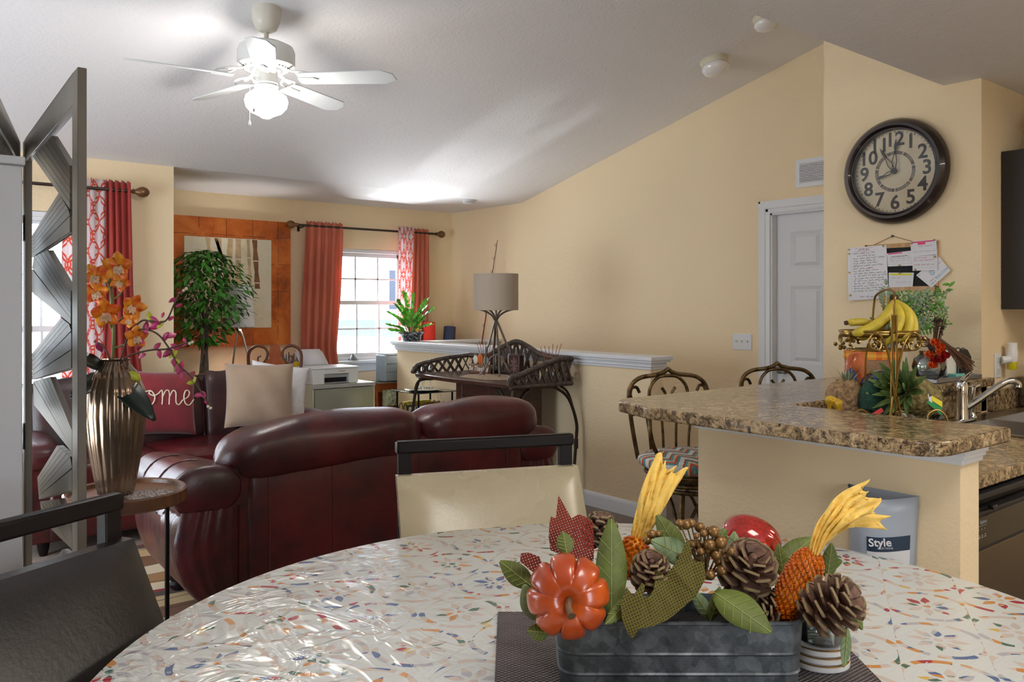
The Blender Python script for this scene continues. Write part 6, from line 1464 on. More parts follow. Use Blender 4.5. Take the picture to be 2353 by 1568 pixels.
solo('plaid_basket',MB().lathe([(.09,0),(.115,.03),(.12,.085),(.0,.09)],c=(3.72,1.93,ZB+.001),seg=30),plain('beige burlap',(168,134,104),.95,0,.5,120),'beige burlap basket behind the brass stand','basket')
g=G('orange plaid ribbon'); x,y,z=g.xyz(g.co()); k=g.m('FRACT',x*30)>.5; k2=g.m('FRACT',z*40)>.5; g.set(color=g.mix(g.m('MULTIPLY',k+k2,.5),(214,104,30),(232,176,60)),rough=.7)
solo('plaid_ribbon',MB().lathe([(.1215,.086),(.123,.087),(.123,.122),(.121,.123),(.115,.122),(.115,.092)],c=(3.72,1.93,ZB),seg=40,caps=False),g.mat,'orange plaid ribbon around the burlap basket rim','ribbon')
# glass vase with silk greenery
gv=PX(2128,820,3.93); gv=Vector((3.93,PX(2128,820,3.93).y,ZB+.001))
gv=Vector((3.92,1.965,ZB+.001))
solo('glass_vase',MB().lathe([(0,0),(.035,0),(.04,.01),(.03,.06),(.045,.16),(.06,.24),(.057,.24),(.042,.16),(.026,.06),(0,.01)],c=gv,seg=32),THING,'tall clear glass vase holding silk greenery by the wall','vase')
t=thing('silk_greenery','bushy silk fern and dusty miller bouquet in front of the notice board','greenery',(gv.x,gv.y,gv.z+.02))
SG=plain('sage grey green leaf',(150,170,140),.7,0,0,60,.15,20); FG=plain('bright fern green',(96,150,60),.6,0,0,60,.3,20)
def gp(px,py,dd=0): return PX(px,py,3.90-dd)
m=MB(); rt=Vector((gv.x,gv.y,gv.z+.2))
tips=[(2040,668),(2075,690),(2100,700),(2130,675),(2155,690),(2185,665),(2160,720),(2180,745),(2060,720),(2120,720),(2090,740),(2035,730),(2000,732),(2150,755)]
for px,py in tips:
    q=gp(px,py,rnd(0,.12)); m.tube(smoothpath([rt+Vector((0,0,-.15)),rt,(rt+q)/2+Vector((0,0,.02)),q],5),.0018,5)
mesh('stem',m,STEMG,t,True)
m=MB(); m2=MB()
def frond(mm,a,b,n,L,W,nrm):
    d=(b-a); sd=d.normalized().cross(nrm).normalized()
    for i in range(n):
        u=(i+1)/n; c=a+d*u; s=math.sin(PI*(.15+.8*u))
        for k in(-1,1): mm.leaf(c,sd*k+d.normalized()*.7,nrm+Vector((rnd(-.3,.3),rnd(-.3,.3),rnd(-.3,.3))),L*s,W*s,.1,.1,2)
    mm.leaf(b,d,nrm,L*.7,W,.1,.1,2)
Nn=Vector((-1,-.3,.3))
for (px,py,mm,L,W) in ((2036,655,0,.035,.014),(2060,690,0,.038,.016),(2100,682,1,.02,.009),(2125,672,0,.035,.014),(2150,680,0,.03,.012),(2092,700,1,.02,.008),(2125,700,1,.02,.008),(2160,705,1,.018,.007),(2180,745,1,.022,.007),(2140,735,0,.03,.01),(2075,725,0,.03,.01),(2110,742,0,.03,.012),(2050,735,1,.02,.008),(2160,758,1,.022,.008)):
    q=gp(px,py,rnd(.04,.12)); a=rt.lerp(q,.45); frond(m if not mm else m2,a,q,9,L*1.25,W*1.5,Nn)
for (px,py) in ((2150,660),(2165,655),(2180,660),(2172,668),(2010,733),(1998,730)): q=gp(px,py,.03); m2.leaf(q,CL(rnd(.2,1),0,rnd(-.4,.4)),Nn,.04,.017)
for k in range(900):
    q=gp(rnd(2040,2175),rnd(672,755),rnd(-.02,.13)); 
    if q.x>4.07: q.x=4.06
    (m2 if random.random()<.6 else m).leaf(q,(rnd(-1,1),rnd(-1,1),rnd(-.5,1)),Nn,rnd(.012,.026),rnd(.007,.012),.1,.1,1)
mesh('dusty_leaf',m,SG,t,True,kind='stuff',label='sage grey lobed leaves'); mesh('fern_leaf',m2,FG,t,True,kind='stuff',label='bright green fern leaves')
# autumn broom
ob=PX(2150,800,3.66)
t=thing('autumn_broom','small twig broom with orange and red silk roses and pine cones','broom',tuple(ob+Vector((0,0,-.12))))
TW=plain('dark twig bundle',(86,58,44),.85)
m=MB(); h0=PX(2150,795,3.68); h1=PX(2160,735,3.70); e0=PX(2160,780,3.66); e1=PX(2225,842,3.64)
for k in range(18): o=Vector((rnd(-.02,.02),rnd(-.02,.02),rnd(-.005,.005))); m.tube([h0+o*.5,h1+o+Vector((0,0,rnd(-.02,.02)))],.0018,5)
mesh('handle',m,TW,t,True); m=MB()
for k in range(46): o=Vector((rnd(-.012,.012),rnd(-.015,.015),rnd(-.012,.012))); m.tube([e0+o*.3,(e0+e1)/2+o*.8,e1+o*1.8],.0018,4)
e2=PX(2125,785,3.66)
for k in range(20): o=Vector((rnd(-.012,.012),rnd(-.015,.015),rnd(-.012,.012))); m.tube([h0+o*.5,e2+o*2],.0022,4)
mesh('bristles',m,plain('brown broom bristles',(110,78,56),.9),t,True)
OR=plain('orange silk rose',(232,104,36),.5); RR=plain('red silk rose',(186,38,40),.5)
def rose(px,py,r,mt):
    c=PX(px,py,3.60); m=MB()
    for j in range(3):
        for k in range(5):
            a=k*2*PI/5+j*.6; d=CL(math.cos(a),-.9-.5*j*.2,math.sin(a)); d=Vector(d); m.leaf(c+Vector((0,0,0)),d.normalized(),CL(-math.cos(a),-.6,-math.sin(a)),r*(1.1-.22*j),r*1.1,-.5,-.4,4)
    m.ball(c+CL(0,.003,0),r*.55,10)
    mesh('rose',m,mt,t,True)
for px,py,mt in((2146,786,OR),(2158,797,OR),(2158,808,OR),(2133,814,OR),(2144,826,RR),(2159,825,RR),(2169,816,RR),(2141,838,OR)): rose(px,py,.027,mt)
for (px,py) in((2140,800),(2150,806),(2138,795)): mesh('pine_cone',MB().ball(PX(px,py,3.63),.014,8),plain('small dark cones',(64,40,32),.8),t,True)
m=MB()
for (px,py) in((2150,735),(2160,735),(2165,752),(2163,765)):
    c=PX(px,py,3.68)
    for k in range(16): m.leaf(c,(rnd(-1,1),rnd(-1,1),rnd(-1,1)),(0,0,1),.016,.008)
mesh('dried_petals',m,plain('dark dried petals',(64,40,32),.8),t,True,kind='stuff')
# plastic bag holder on the bar wall
hx=2.268
a=PX(1950,1112,hx); 
t=thing('bag_holder','pale grey curved plastic bag holder with a paper label on the bar wall','bag holder',(hx,PX(2020,1112,hx).y,.45))
yl,yr=PX(1950,1110,hx).y,PX(2100,1135,hx-.03).y
zt_=PX(1950,1112,hx).z; bulge=.085
def shell(u,v):
    y=yl+(yr-yl)*u; b=bulge*math.sin(PI*u)**.8; zt2=zt_-.0-(.012)*math.sin(PI*u); z=zt2-.42*v; s=1-.18*v; yc=(yl+yr)/2
    return (hx-.004-b*s,yc+(y-yc)*s,z)
mb_=MB().grid(shell,25,12); HM=plain('pale blue grey plastic',(172,182,196),.35)
mesh('shell',mb_,HM,t,True,solid=.003); mesh('back_panel',MB().grid(lambda u,v:(hx-.002,(yl+yr)/2+(yl-(yl+yr)/2+(yr-yl)*u)*(1-.18*v),zt_+.0-.42*v),8,8),HM,t,True,solid=.003)
def lab(u0,u1,v0,v1,off=.0035): return MB().grid(lambda u,v:(lambda p:(p[0]-off,p[1],p[2]))(shell(u0+(u1-u0)*u,v0+(v1-v0)*v)),14,6)
lb_=mesh('label',lab(.50,.96,.245,.75),plain('label paper',(224,226,230),.6),t,True); mesh('label_band',lab(.50,.96,.245,.34,.0042),plain('navy label band',(36,58,82),.5),lb_,True)
p0=Vector(shell(.60,.29)); p1=Vector(shell(.80,.29)); pm2=Vector(shell(.66,.285)); dd=(p1-p0).normalized()
FM=frame(pm2+dd.cross(Vector((0,0,1)))*.0065,dd,z=dd.cross(Vector((0,0,1))))
if FM.to_3x3()@Vector((0,0,1))@Vector((-1,0,0))<0: print('flip')
text('lettering','Style',.030,PAPER,lb_,FM@Matrix.Translation((0,.003,0)),offset=.0007,extrude=.0002); text('lettering','SELECTIONS',.007,PAPER,lb_,FM@Matrix.Translation((.012,-.012,0)),extrude=.0002)
for k,(s_,sz,dz) in enumerate((('Plastic Bag Holder',.0085,-.042),('Soporte para bolsas',.0085,-.068),('de plastico',.0085,-.079))): text('lettering',s_,sz,INK,lb_,FM@Matrix.Translation((.0,dz,0)),extrude=.0001)
# ================= DINING =================
tcx,tcy,tr_,tz=1.13,1.04,.945,.75
t=thing('dining_table','round dining table under the flowered cloth','table',(tcx,tcy,0))
mesh('tabletop',MB().lathe([(0,tz-.035),(tr_-.01,tz-.035),(tr_,tz-.02),(tr_-.004,tz-.004),(0,tz-.003)],seg=96),DWOOD,t)
mesh('pedestal',MB().lathe([(.10,.08),(.07,.14),(.06,.35),(.09,.5),(.07,.62),(.16,tz-.036)],seg=40),DWOOD,t)
for k in range(4):
    a=k*PI/2+.4; mesh('leg',MB().tube(smoothpath([(0,0,.14),(.2*math.cos(a),.2*math.sin(a),.10),(.42*math.cos(a),.42*math.sin(a),.03)],5),[.05]*6+[.03]*5,8),DWOOD,t)
g=G('flowered vinyl tablecloth'); vv=g.co(); x,y,z=g.xyz(vv)
wob=g.noise(vv,9,2,.5)*.012
s=5.2; U=(x*.86+y*.5)*s+wob*3; W=(y*.86-x*.5)*s/.80
row=g.m('FLOOR',W); U2=U+g.m('MODULO',g.m('ABSOLUTE',row),2.0)*.5
fx_=(g.m('FRACT',U2)-.5); fy_=(g.m('FRACT',W)-.5)*.80
r=g.m('SQRT',fx_*fx_+fy_*fy_); th=g.m('ARCTAN2',fy_,fx_)
lat=g.m('ABSOLUTE',g.m('SINE',th*4.0))*r*.25; t_=g.m('MINIMUM',g.m('MAXIMUM',(r-.075)/.22,0.0),1.0); wid=g.m('SINE',t_*PI)*.040
pet=(lat<wid)*(r>.07)*(r<.30)
dot=r<.042
r2x=g.m('FRACT',U2)-.5; 
arc1=g.m('ABSOLUTE',r-.43)<.034
def ringat(ox,oy,rad,w):
    ax=fx_-ox; ay=fy_-oy; return g.m('ABSOLUTE',g.m('SQRT',ax*ax+ay*ay)-rad)<w
brk=g.noise(vv,30,3,.6)>.40
gap=g.m('ABSOLUTE',g.m('SINE',th*3.0+.6))>.22
arcs=arc1*gap
mask=g.m('MAXIMUM',g.m('MAXIMUM',pet,dot),arcs)
scr=g.noise(g.co(scale=(1,1.6,1)),62,4,.7)>.36
mask=mask*scr
pal=g.vor(vv,34,out=1); pr_,pg_,pb_=g.xyz(pal)
big=g.vor(vv,9,out=1); b1,b2,b3=g.xyz(big)
pc_=g.ramp(g.m('FRACT',pr_*.45+b1*1.0),[(0,(206,190,178)),(.30,(182,180,184)),(.44,(86,108,150)),(.52,(206,192,178)),(.68,(170,56,66)),(.74,(204,140,80)),(.81,(80,112,98)),(.86,(212,176,92)),(.89,(200,188,180))],'CONSTANT')
line=g.noise(g.co(scale=(3,60,3),rot=(0,0,.5)),3,3,.6)
basec=g.mix(line,(220,222,218),(202,205,201))
g.set(color=g.mix(mask,basec,pc_),rough=.22,coat=.2,coatr=.15)
wr=g.noise(g.co(scale=(1.0,2.2,1),rot=(0,0,.9)),2.6,4,.55,1.4); wr2=g.noise(g.co(scale=(2.4,1,1),rot=(0,0,.3)),3.4,3,.5,1.0)
cr=g.m('ABSOLUTE',wr-.5)*-3.0; cr2=g.m('ABSOLUTE',wr2-.5)*-2.0
x_,y_,z_=g.xyz(vv); fade=g.m('MAXIMUM',g.m('MINIMUM',(x_*-1.0+.25)*2.2,1.0),.05)
g.bump(g.m('MAXIMUM',cr,cr2)*fade,.30,.04); CLOTH=g.mat
def clothf(u,v):
    a=2*PI*u
    if v<.6: rr=(tr_+.006)*(v/.6); return (tcx+rr*math.cos(a),tcy+rr*math.sin(a),tz+.0015)
    q=(v-.6)/.4; dr=.004+.035*q*(1+.9*math.sin(a*14+math.sin(a*3)*2)); zz=tz+.0015-.22*q-.006*(q>0)
    rr=tr_+.006+dr; return (tcx+rr*math.cos(a),tcy+rr*math.sin(a),zz)
m=MB().grid(clothf,180,31,cu=True)
o=solo('tablecloth',m,CLOTH,'white vinyl tablecloth with colourful mosaic flowers on the round dining table','tablecloth',ang=60); o.modifiers.new('s','SOLIDIFY').thickness=.0015
TT=tz+.0025
# placemat
g=G('woven dark placemat'); x,y,z=g.xyz(g.co()); wx=g.m('SINE',x*520.0); wy=g.m('SINE',y*640.0); k=wx*wy
g.set(color=g.ramp(g.m('ADD',k*.5,.5)*.7+g.noise(g.co(),14,3,.6)*.3,[(.25,(26,22,22)),(.5,(76,60,54)),(.8,(140,136,146))]),rough=.45); g.bump(k,.6,.004)
pm=thing('placemat','dark brown woven placemat under the galvanized planter','placemat',tuple(CL(.30,1.47,TT)),rz=-YAW)
mesh('mat',MB().box(-.33,.335,-.29,.275,0,.003),g.mat,pm,bevel=.001)
# chairs
def chair(label,c,rz,leather,cat='chair'):
    t=thing('dining_chair',label,cat,(c[0],c[1],0),rz)
    W=.283; Hh=.98
    m=MB(); m.box(-W,W,-.016,.016,Hh-.024,Hh+.014); mesh('top_rail',m,DWOOD,t,bevel=.007)
    mesh('rail_cap',MB().box(-W-.002,-W+.001,-.013,.013,Hh-.02,Hh+.010),NICKEL,t,bevel=.001)
    for s in(-1,1):
        mesh('stile',MB().add([(s*W-s*.045-.0,-.02,.44),(s*W-s*.005,-.02,.44),(s*W-s*.045,-.012,Hh-.02),(s*W-s*.005,-.012,Hh-.02),(s*W-s*.045,.012,.44),(s*W-s*.005,.012,.44),(s*W-s*.045,.018,Hh-.02),(s*W-s*.005,.018,Hh-.02)],[(0,1,3,2),(5,4,6,7),(0,2,6,4),(1,5,7,3),(2,3,7,6),(0,4,5,1)]),DWOOD,t,bevel=.003)
    def bp(u,v):  # upholstered back
        x=(2*u-1)*(W+.004); z=.895-.30*v; lean=-.02-.16*v
        e=min(u,1-u,v,1-v); th=.032*(1-math.exp(-e*13)); return x,z,lean,th
    def fr(u,v): x,z,l,th=bp(u,v); return (x,l*1.0-.018-th*.9,z)
    def bk(u,v): x,z,l,th=bp(1-u,v); return (x,l+.014+th*.6,z)
    m=MB(); m.grid(fr,30,20); m.grid(bk,30,20)
    # edges
    def ed(u,v):
        w=u*4; k=int(w)%4; q=w-int(w); uu,vv_=[(q,0),(1,q),(1-q,1),(0,1-q)][k]; a=Vector(fr(uu,vv_)); b=Vector(bk(1-uu,vv_)); return a.lerp(b,v)
    m.grid(ed,100,3,cu=True)
    mesh('backrest',m,leather,t,ang=70)
    mesh('seat',MB().sup((0,-.40,.455),.50,.46,.08,5,36),leather,t); mesh('seat_frame',MB().box(-.235,.235,-.61,-.185,.39,.425),DWOOD,t,bevel=.003)
    for s in(-1,1):
        mesh('leg',MB().box(s*.235-.018,s*.235+.018,-.62,-.58,0,.395),DWOOD,t,bevel=.002)
        mesh('leg',MB().add([(s*.26-.018,.03,0),(s*.26+.018,.03,0),(s*.26+.018,.07,0),(s*.26-.018,.07,0),(s*.26-.018,-.17,.45),(s*.26+.018,-.17,.45),(s*.26+.018,-.13,.45),(s*.26-.018,-.13,.45)],[(0,3,2,1),(4,5,6,7),(0,1,5,4),(1,2,6,5),(2,3,7,6),(3,0,4,7)]),DWOOD,t,bevel=.002)
    return t
chair('cream upholstered dining chair with a dark top rail between table and loveseat',(1.557,2.042),R(-22.3),CREAML)
chair('dark brown leather dining chair at the bottom left of the table',(.2215,1.817),R(27.3),BLACKL)
# ================= CENTREPIECE =================
PL=Vector((.2865,1.455,0))
def Q(lat,fwd,z): return CL(lat,fwd,z)
def PC_(px,py,d): return PD(px,py,d)
g=G('galvanized steel'); v=g.co(); vo=g.vor(v,60,out=1); r_,g_2,b_2=g.xyz(vo)
g.set(color=g.ramp(r_*.16+g.noise(v,13,5,.7)*.84,[(.30,(52,56,58)),(.50,(82,87,90)),(.72,(116,121,126))]),rough=.48,metal=.7); GALV=g.mat
pz0=TT+.0032; pl=thing('planter_box','oblong galvanized metal planter holding the autumn arrangement','planter',tuple(CL(.2865,1.455,pz0)),rz=-YAW)
hw,hd,rc=.212,.068,.035
def rr_poly(hw,hd,rc): return arc(hw-rc,hd-rc,rc,0,90,6)+arc(-hw+rc,hd-rc,rc,90,180,6)+arc(-hw+rc,-hd+rc,rc,180,270,6)+arc(hw-rc,-hd+rc,rc,270,360,6)
prof=[(0,0),(.0,.022),(.0025,.025),(0,.028),(0,.056),(.0025,.059),(0,.062),(0,.108),(.003,.110),(.003,.114),(-.001,.115),(-.002,.11),(-.002,.004)]
m=MB(); b=rr_poly(hw,hd,rc); nb=len(b); vs=[];fs=[]
for o_,z in prof:
    k=1-.04*(1-z/.115)
    for (x,y) in b: l=math.hypot(x,y); vs.append((x*k+ (o_ if x>0 else -o_)*abs(x)/hw,y*k+(o_ if y>0 else -o_)*(abs(y)/hd),z))
for j in range(len(prof)-1):
    for i in range(nb): fs.append((j*nb+i,j*nb+(i+1)%nb,(j+1)*nb+(i+1)%nb,(j+1)*nb+i))
fs.append(tuple(range(nb-1,-1,-1))); fs.append(tuple((len(prof)-1)*nb+i for i in range(nb)))
m.add(vs,fs); mesh('shell',m,GALV,pl,ang=35)
mesh('foam_filler',MB().prism(rr_poly(hw-.008,hd-.008,rc-.006),.012,.085),plain('black floral foam',(16,14,12),.95,0,.8,60),pl)
# pumpkins
def pumpkin(name,label,c,ax,Rr,hh,mt,stem,lobes=8,cat='pumpkin',gd=.17):
    A=axis(c,ax); t=thing(name,label,cat,tuple(c))
    def f(u,v):
        a=2*PI*u; b=-PI/2+PI*v; lob=abs(math.cos(a*lobes/2)); k=1-gd*(1-lob)**3.2*math.cos(b)**.5 if abs(math.cos(b))>1e-6 else 1
        r=Rr*math.cos(b)**.8*k if math.cos(b)>1e-6 else 0; z=hh*math.sin(b)
        dim=math.exp(-(r/(Rr*.24))**2)*hh*.30; z=z-dim if z>0 else z+dim
        return (r*math.cos(a),r*math.sin(a),z)
    mesh('skin',MB(A).grid(f,128,40,cu=True),mt,t,True,ang=80)
    if stem:
        mesh('stem',MB(A).tube(smoothpath([(0,0,hh*.5),(.002,0,hh*.72),(.0,-.008,hh*1.0),(.003,-.02,hh*1.25)],5),[.008]*4+[.006]*6+[.0055]*5+[.0075],8),stem,t,True)
    return t
g=G('orange lacquered pumpkin'); v=g.co(); g.set(color=g.ramp(g.noise(v,9,4,.6),[(.3,(140,38,2)),(.7,(190,78,6))]),rough=.3,metal=.0,coat=.6,coatr=.15); ORP=g.mat
g=G('red lacquered apple skin'); v=g.co(); g.set(color=g.ramp(g.noise(v,120,3,.7),[(.3,(130,16,8)),(.7,(188,36,16))]),rough=.15,metal=.3,coat=.9,coatr=.05); RDP=g.mat
STB=plain('bronze stem',(124,96,72),.35,.5)
c=PC_(1305,1370,1.345); pumpkin('pumpkin','glossy orange ribbed pumpkin at the left end of the planter',c,-(c-Vector((0,0,CZ)))+Vector((0,0,-.25)),.0675,.052,ORP,STB)
c=PC_(1722,1250,1.60); pumpkin('pumpkin','glossy red gourd at the back of the arrangement',c,CL(.8,-.35,-.30),.054,.060,RDP,None,5,gd=.06)
# pine cones
PCD=plain('pine cone scale',(112,82,66),.7,0,.2,80,.35,50); PCT=plain('pine cone scale tip',(128,110,78),.75)
def cone(label,c,ax,L,Rr,first=None):
    A=axis(c,ax); t=thing('pine_cone',label,'pine cone',tuple(c),group='pine cones in the planter'); m=MB(); m2=MB(); n=46
    m.lathe([(0,0),(Rr*.35,L*.1),(Rr*.35,L*.5),(Rr*.12,L*.95),(0,L)],M=A,seg=10)
    for i in range(n):
        u=(i+.5)/n; a=i*2.39996; prof_=math.sin(PI*(.12+.80*u))**.8; up=-.25+1.3*u
        d=Vector((math.cos(a),math.sin(a),up)).normalized(); Ls=Rr*.80*prof_+.003; W_=Rr*.62*(.5+.5*prof_)
        p=Vector((math.cos(a)*Rr*.22,math.sin(a)*Rr*.22,L*u*.92)); nn=Vector((-d.z*math.cos(a),-d.z*math.sin(a),abs(math.hypot(d.x,d.y)))); sd=d.cross(nn).normalized()
        th=.0016
        def quad(mm,s0,s1,w0,w1,lift,th):
            A0=p+d*Ls*s0+nn*lift*s0; A1=p+d*Ls*s1+nn*lift*s1
            vs=[A0-sd*w0-nn*th,A0+sd*w0-nn*th,A1+sd*w1-nn*th,A1-sd*w1-nn*th,A0-sd*w0+nn*th,A0+sd*w0+nn*th,A1+sd*w1+nn*th,A1-sd*w1+nn*th]
            mm.add([A@q for q in vs],[(0,1,2,3),(7,6,5,4),(0,4,5,1),(1,5,6,2),(2,6,7,3),(3,7,4,0)])
        quad(m,0,.5,W_*.28,W_*.5,.002,th); quad(m,.5,.93,W_*.5,W_*.46,.002,th); quad(m2,.91,1.0,W_*.46,W_*.26,.003,th*1.2)
    mesh('scales',m,PCD,t,True,smooth=False); mesh('scale_tip',m2,PCT,t,True,smooth=False,label='pale scale tips'); return t
cone('open pine cone overhanging the right end of the planter',PC_(1862,1415,1.415),CL(.62,-.45,.55),.085,.050)
cone('large dark pine cone in front of the red gourd',PC_(1700,1345,1.50),CL(.15,-.5,.75),.085,.052)
cone('small pine cone between green leaf and olive burlap leaf',PC_(1488,1345,1.44),CL(.05,-.5,.9),.062,.034)
cone('pine cone half hidden behind the red burlap leaf',PC_(1372,1260,1.56),CL(.15,.0,.9),.06,.034)
cone('pine cone lying low at the right inside the planter',PC_(1800,1400,1.50),CL(-.6,-.45,.15),.075,.036)
# bead corn
g=G('amber glass bead'); g.set(color=(216,104,14),rough=.08,coat=.8,trans=.25); AMB=g.mat
HUSK=plain('yellow tissue husk',(236,196,96),.6,0,.5,30,.1,12)
def corn(label,c,ax,L,Rr,n):
    A=axis(c,ax); t=thing('bead_corn',label,'corn',tuple(c),group='beaded corn cobs')
    mesh('cob',MB().sup((0,0,L/2),2*Rr*.9,2*Rr*.9,L,2.4,20,M=A),plain('yellow cob core',(226,150,20),.4) if 'yellow cob core' not in bpy.data.materials else bpy.data.materials['yellow cob core'],t,True)
    m=MB()
    for i in range(n):
        u=(i+.5)/n; b=math.asin(2*u-1); a=i*2.39996; k=Rr*(1-abs(2*u-1)**2.6)**(1/2.6); m.ball(A@Vector((k*math.cos(a),k*math.sin(a),L*u)),.0046*rnd(.7,1.2),6)
    mesh('kernels',m,AMB,t,True); return t
def husk(t,P,W,n=3,seed=0):
    """crinkled tissue strips along path P"""
    random.seed(seed); Pp=smoothpath(P,7); N=len(Pp)
    view=-(Pp[N//2]-Vector((0,0,CZ))).normalized()
    m=MB()
    for k in range(n):
        o=(k-(n-1)/2); fr_=[rnd(-1,1) for _ in range(4)]
        def f(u,v,o=o,fr_=fr_):
            i=u*(N-1); j=min(int(i),N-2); p=Pp[j].lerp(Pp[j+1],i-j); d=(Pp[j+1]-Pp[j]).normalized(); s=d.cross(view).normalized(); n_=s.cross(d)
            w=W*(.25+.75*min(1,u*1.7)**.8)/n*1.15; sp=o*W/n*(.3+.75*u)
            z=(.004*math.sin(v*9+u*14+o*2)+.0014*math.sin(u*21+v*5+fr_[0]*9))
            return p+s*(sp+(v-.5)*w)+n_*(z+.002*k)+d*(.012*math.sin(v*4+fr_[1]*4) if u>.93 else 0)
        m.grid(f,34,7)
    mesh('husk',m,HUSK,t,True,solid=.0006,ang=80); random.seed(7+seed)
t=corn('short beaded corn cob with an upright yellow husk behind the tall green leaf',PC_(1452,1330,1.56),Vector((0,0,1))+CL(.08,0,0),.078,.027,150)
husk(t,[PC_(1458,1255,1.56),PC_(1480,1200,1.56),PC_(1508,1130,1.57),PC_(1540,1068,1.58)],.060,3,3)
t=corn('long beaded corn cob leaning towards the camera beside the end pine cone',PC_(1795,1425,1.455),PC_(1870,1268,1.47)-PC_(1795,1425,1.44),.135,.030,300)
husk(t,[PC_(1868,1275,1.47),PC_(1890,1225,1.47),PC_(1925,1185,1.46),PC_(1955,1160,1.46),PC_(2005,1140,1.46)],.052,3,5)
husk(t,[PC_(1895,1245,1.475),PC_(1930,1210,1.475),PC_(1965,1195,1.475),PC_(2038,1202,1.475)],.022,1,6)
# leaves
LG=plain('silk leaf green',(92,104,40),.6,0,.15,50,.22,14); LGV=plain('leaf vein',(150,158,84),.6)
def bigleaf(label,a,b,W,nrm,curl=.08,fold=.12,mt=None):
    d=b-a; L=d.length; t=thing('green_leaf',label,'leaf',tuple(a),group='silk leaves around the planter')
    mesh('blade',MB().leaf(a,d,nrm,L,W,curl,fold,10),mt or LG,t,True,solid=.0008)
    n=Vector(nrm); dn=d.normalized(); n=(n-dn*n.dot(dn)).normalized(); sd=dn.cross(n); v=MB()
    pt=lambda s,l:a+dn*(L*s)-n*(curl*L*s*s)+sd*l+n*(abs(l)*fold+.0012)
    v.tube([pt(i/8,0) for i in range(9)],.0007,4)
    for s in(.2,.35,.5,.65):
        for k in(-1,1): v.tube([pt(s,0),pt(s+.08,k*W*.2),pt(s+.14,k*W*.36)],.0004,4)
    mesh('vein',v,LGV,t,True)
vw=CL(0,-1,.35)
LV=[('tall upright green leaf right of the orange pumpkin',(1405,1415,1.40),(1405,1190,1.47),.062,CL(-.1,-1,.1)),
('green leaf poking up behind the orange pumpkin',(1303,1275,1.42),(1294,1222,1.44),.035,vw),
('pointed green leaf at the left above the pumpkin',(1225,1350,1.40),(1148,1290,1.42),.042,vw),
('round green leaf left of the pumpkin',(1232,1425,1.38),(1205,1345,1.38),.040,vw),
('small green leaf below the pumpkin at the left',(1260,1455,1.36),(1213,1450,1.34),.032,vw),
('green leaf under the pumpkin right side over the rim',(1455,1370,1.39),(1392,1435,1.36),.028,vw),
('broad green leaf at top behind the berries',(1570,1290,1.52),(1512,1185,1.52),.052,CL(.2,-1,.3)),
('broad green leaf pointing left under the top leaf',(1590,1290,1.48),(1500,1242,1.46),.052,CL(.1,-1,.5)),
('large green leaf hanging over the planter rim',(1640,1362,1.42),(1772,1450,1.35),.068,CL(.1,-.9,.6)),
('narrow green leaf in the centre of the planter',(1635,1425,1.44),(1590,1355,1.44),.028,vw),
('narrow green leaf standing by the planter centre',(1632,1428,1.43),(1655,1350,1.43),.024,vw),
('green leaf behind the berries near the red gourd',(1640,1262,1.55),(1668,1215,1.56),.034,vw),
('pointed green leaf in front of the red gourd',(1685,1285,1.52),(1688,1222,1.53),.030,vw),
('green leaf between red gourd and yellow husk',(1790,1300,1.56),(1868,1236,1.58),.050,CL(0,-1,.6)),
('green leaf right of the red gourd',(1800,1330,1.53),(1790,1250,1.54),.032,vw),
('green leaf behind the long corn cob',(1900,1330,1.50),(1912,1250,1.50),.034,vw),
('green leaf behind the end pine cone, upper right',(1890,1370,1.52),(1975,1350,1.50),.046,vw),
('small green leaf at the right side of the end pine cone',(1950,1395,1.43),(1982,1447,1.40),.022,vw),
('long grey green leaf drooping at the right end of the planter',(1945,1440,1.40),(1942,1535,1.37),.026,CL(.3,-1,0)),
('olive green leaf low at the right above the rim',(1880,1300,1.52),(1935,1290,1.50),.030,vw)]
LVM=plain('grey green silk leaf',(122,142,104),.6,0,.1,50,.15,14)
for i,(lb,a,b,W,n_) in enumerate(LV): bigleaf(lb,PC_(*a),PC_(*b),W,n_,.06,.12,LVM if i in(3,7,9,18,12) else LG)
# burlap leaves
def burlap(label,name,c1,c2,pts,d,parent_mat_scale=700,holes=True):
    g=G(name); x,y,z=g.xyz(g.co()); a=x*C_-y*S_; sx=g.m('SINE',(a*.94+z*.34)*parent_mat_scale); sz=g.m('SINE',(z*.94-a*.34)*parent_mat_scale); 
    h=g.m('MAXIMUM',sx,sz); g.set(color=g.ramp(g.m('ADD',h*.5,.5),[(.3,c2),(.7,c1)]),rough=.9)
    if holes: g.set(alpha=h>-.35)
    g.bump(h,.5,.003)
    P=[PD(p[0],p[1],d+(p[2] if len(p)>2 else 0)) for p in pts]; m=MB(); m.v=P; m.f=[tuple(range(len(P)))]
    o=mesh('burlap_leaf',m,g.mat,smooth=False); bm=bmesh.new(); bm.from_mesh(o.data); bmesh.ops.triangulate(bm,faces=bm.faces); bm.to_mesh(o.data); bm.free()
    base(o); o['label']=label; o['category']='leaf'; s_=o.modifiers.new('s','SOLIDIFY'); s_.thickness=.0012; return o
burlap('maroon burlap maple leaf standing behind the orange pumpkin','maroon burlap',(142,48,34),(92,26,20),[(1283,1138),(1300,1168),(1313,1192),(1330,1182),(1345,1188),(1362,1200),(1365,1240),(1364,1290),(1330,1285),(1300,1278),(1265,1265),(1261,1235),(1262,1205),(1266,1187),(1277,1192),(1280,1165)],1.46,1350)
burlap('small maroon burlap tip left of the orange pumpkin','maroon burlap small',(142,48,34),(92,26,20),[(1197,1272),(1215,1270),(1240,1280),(1246,1300),(1225,1315),(1212,1305),(1195,1290)],1.40,1350)
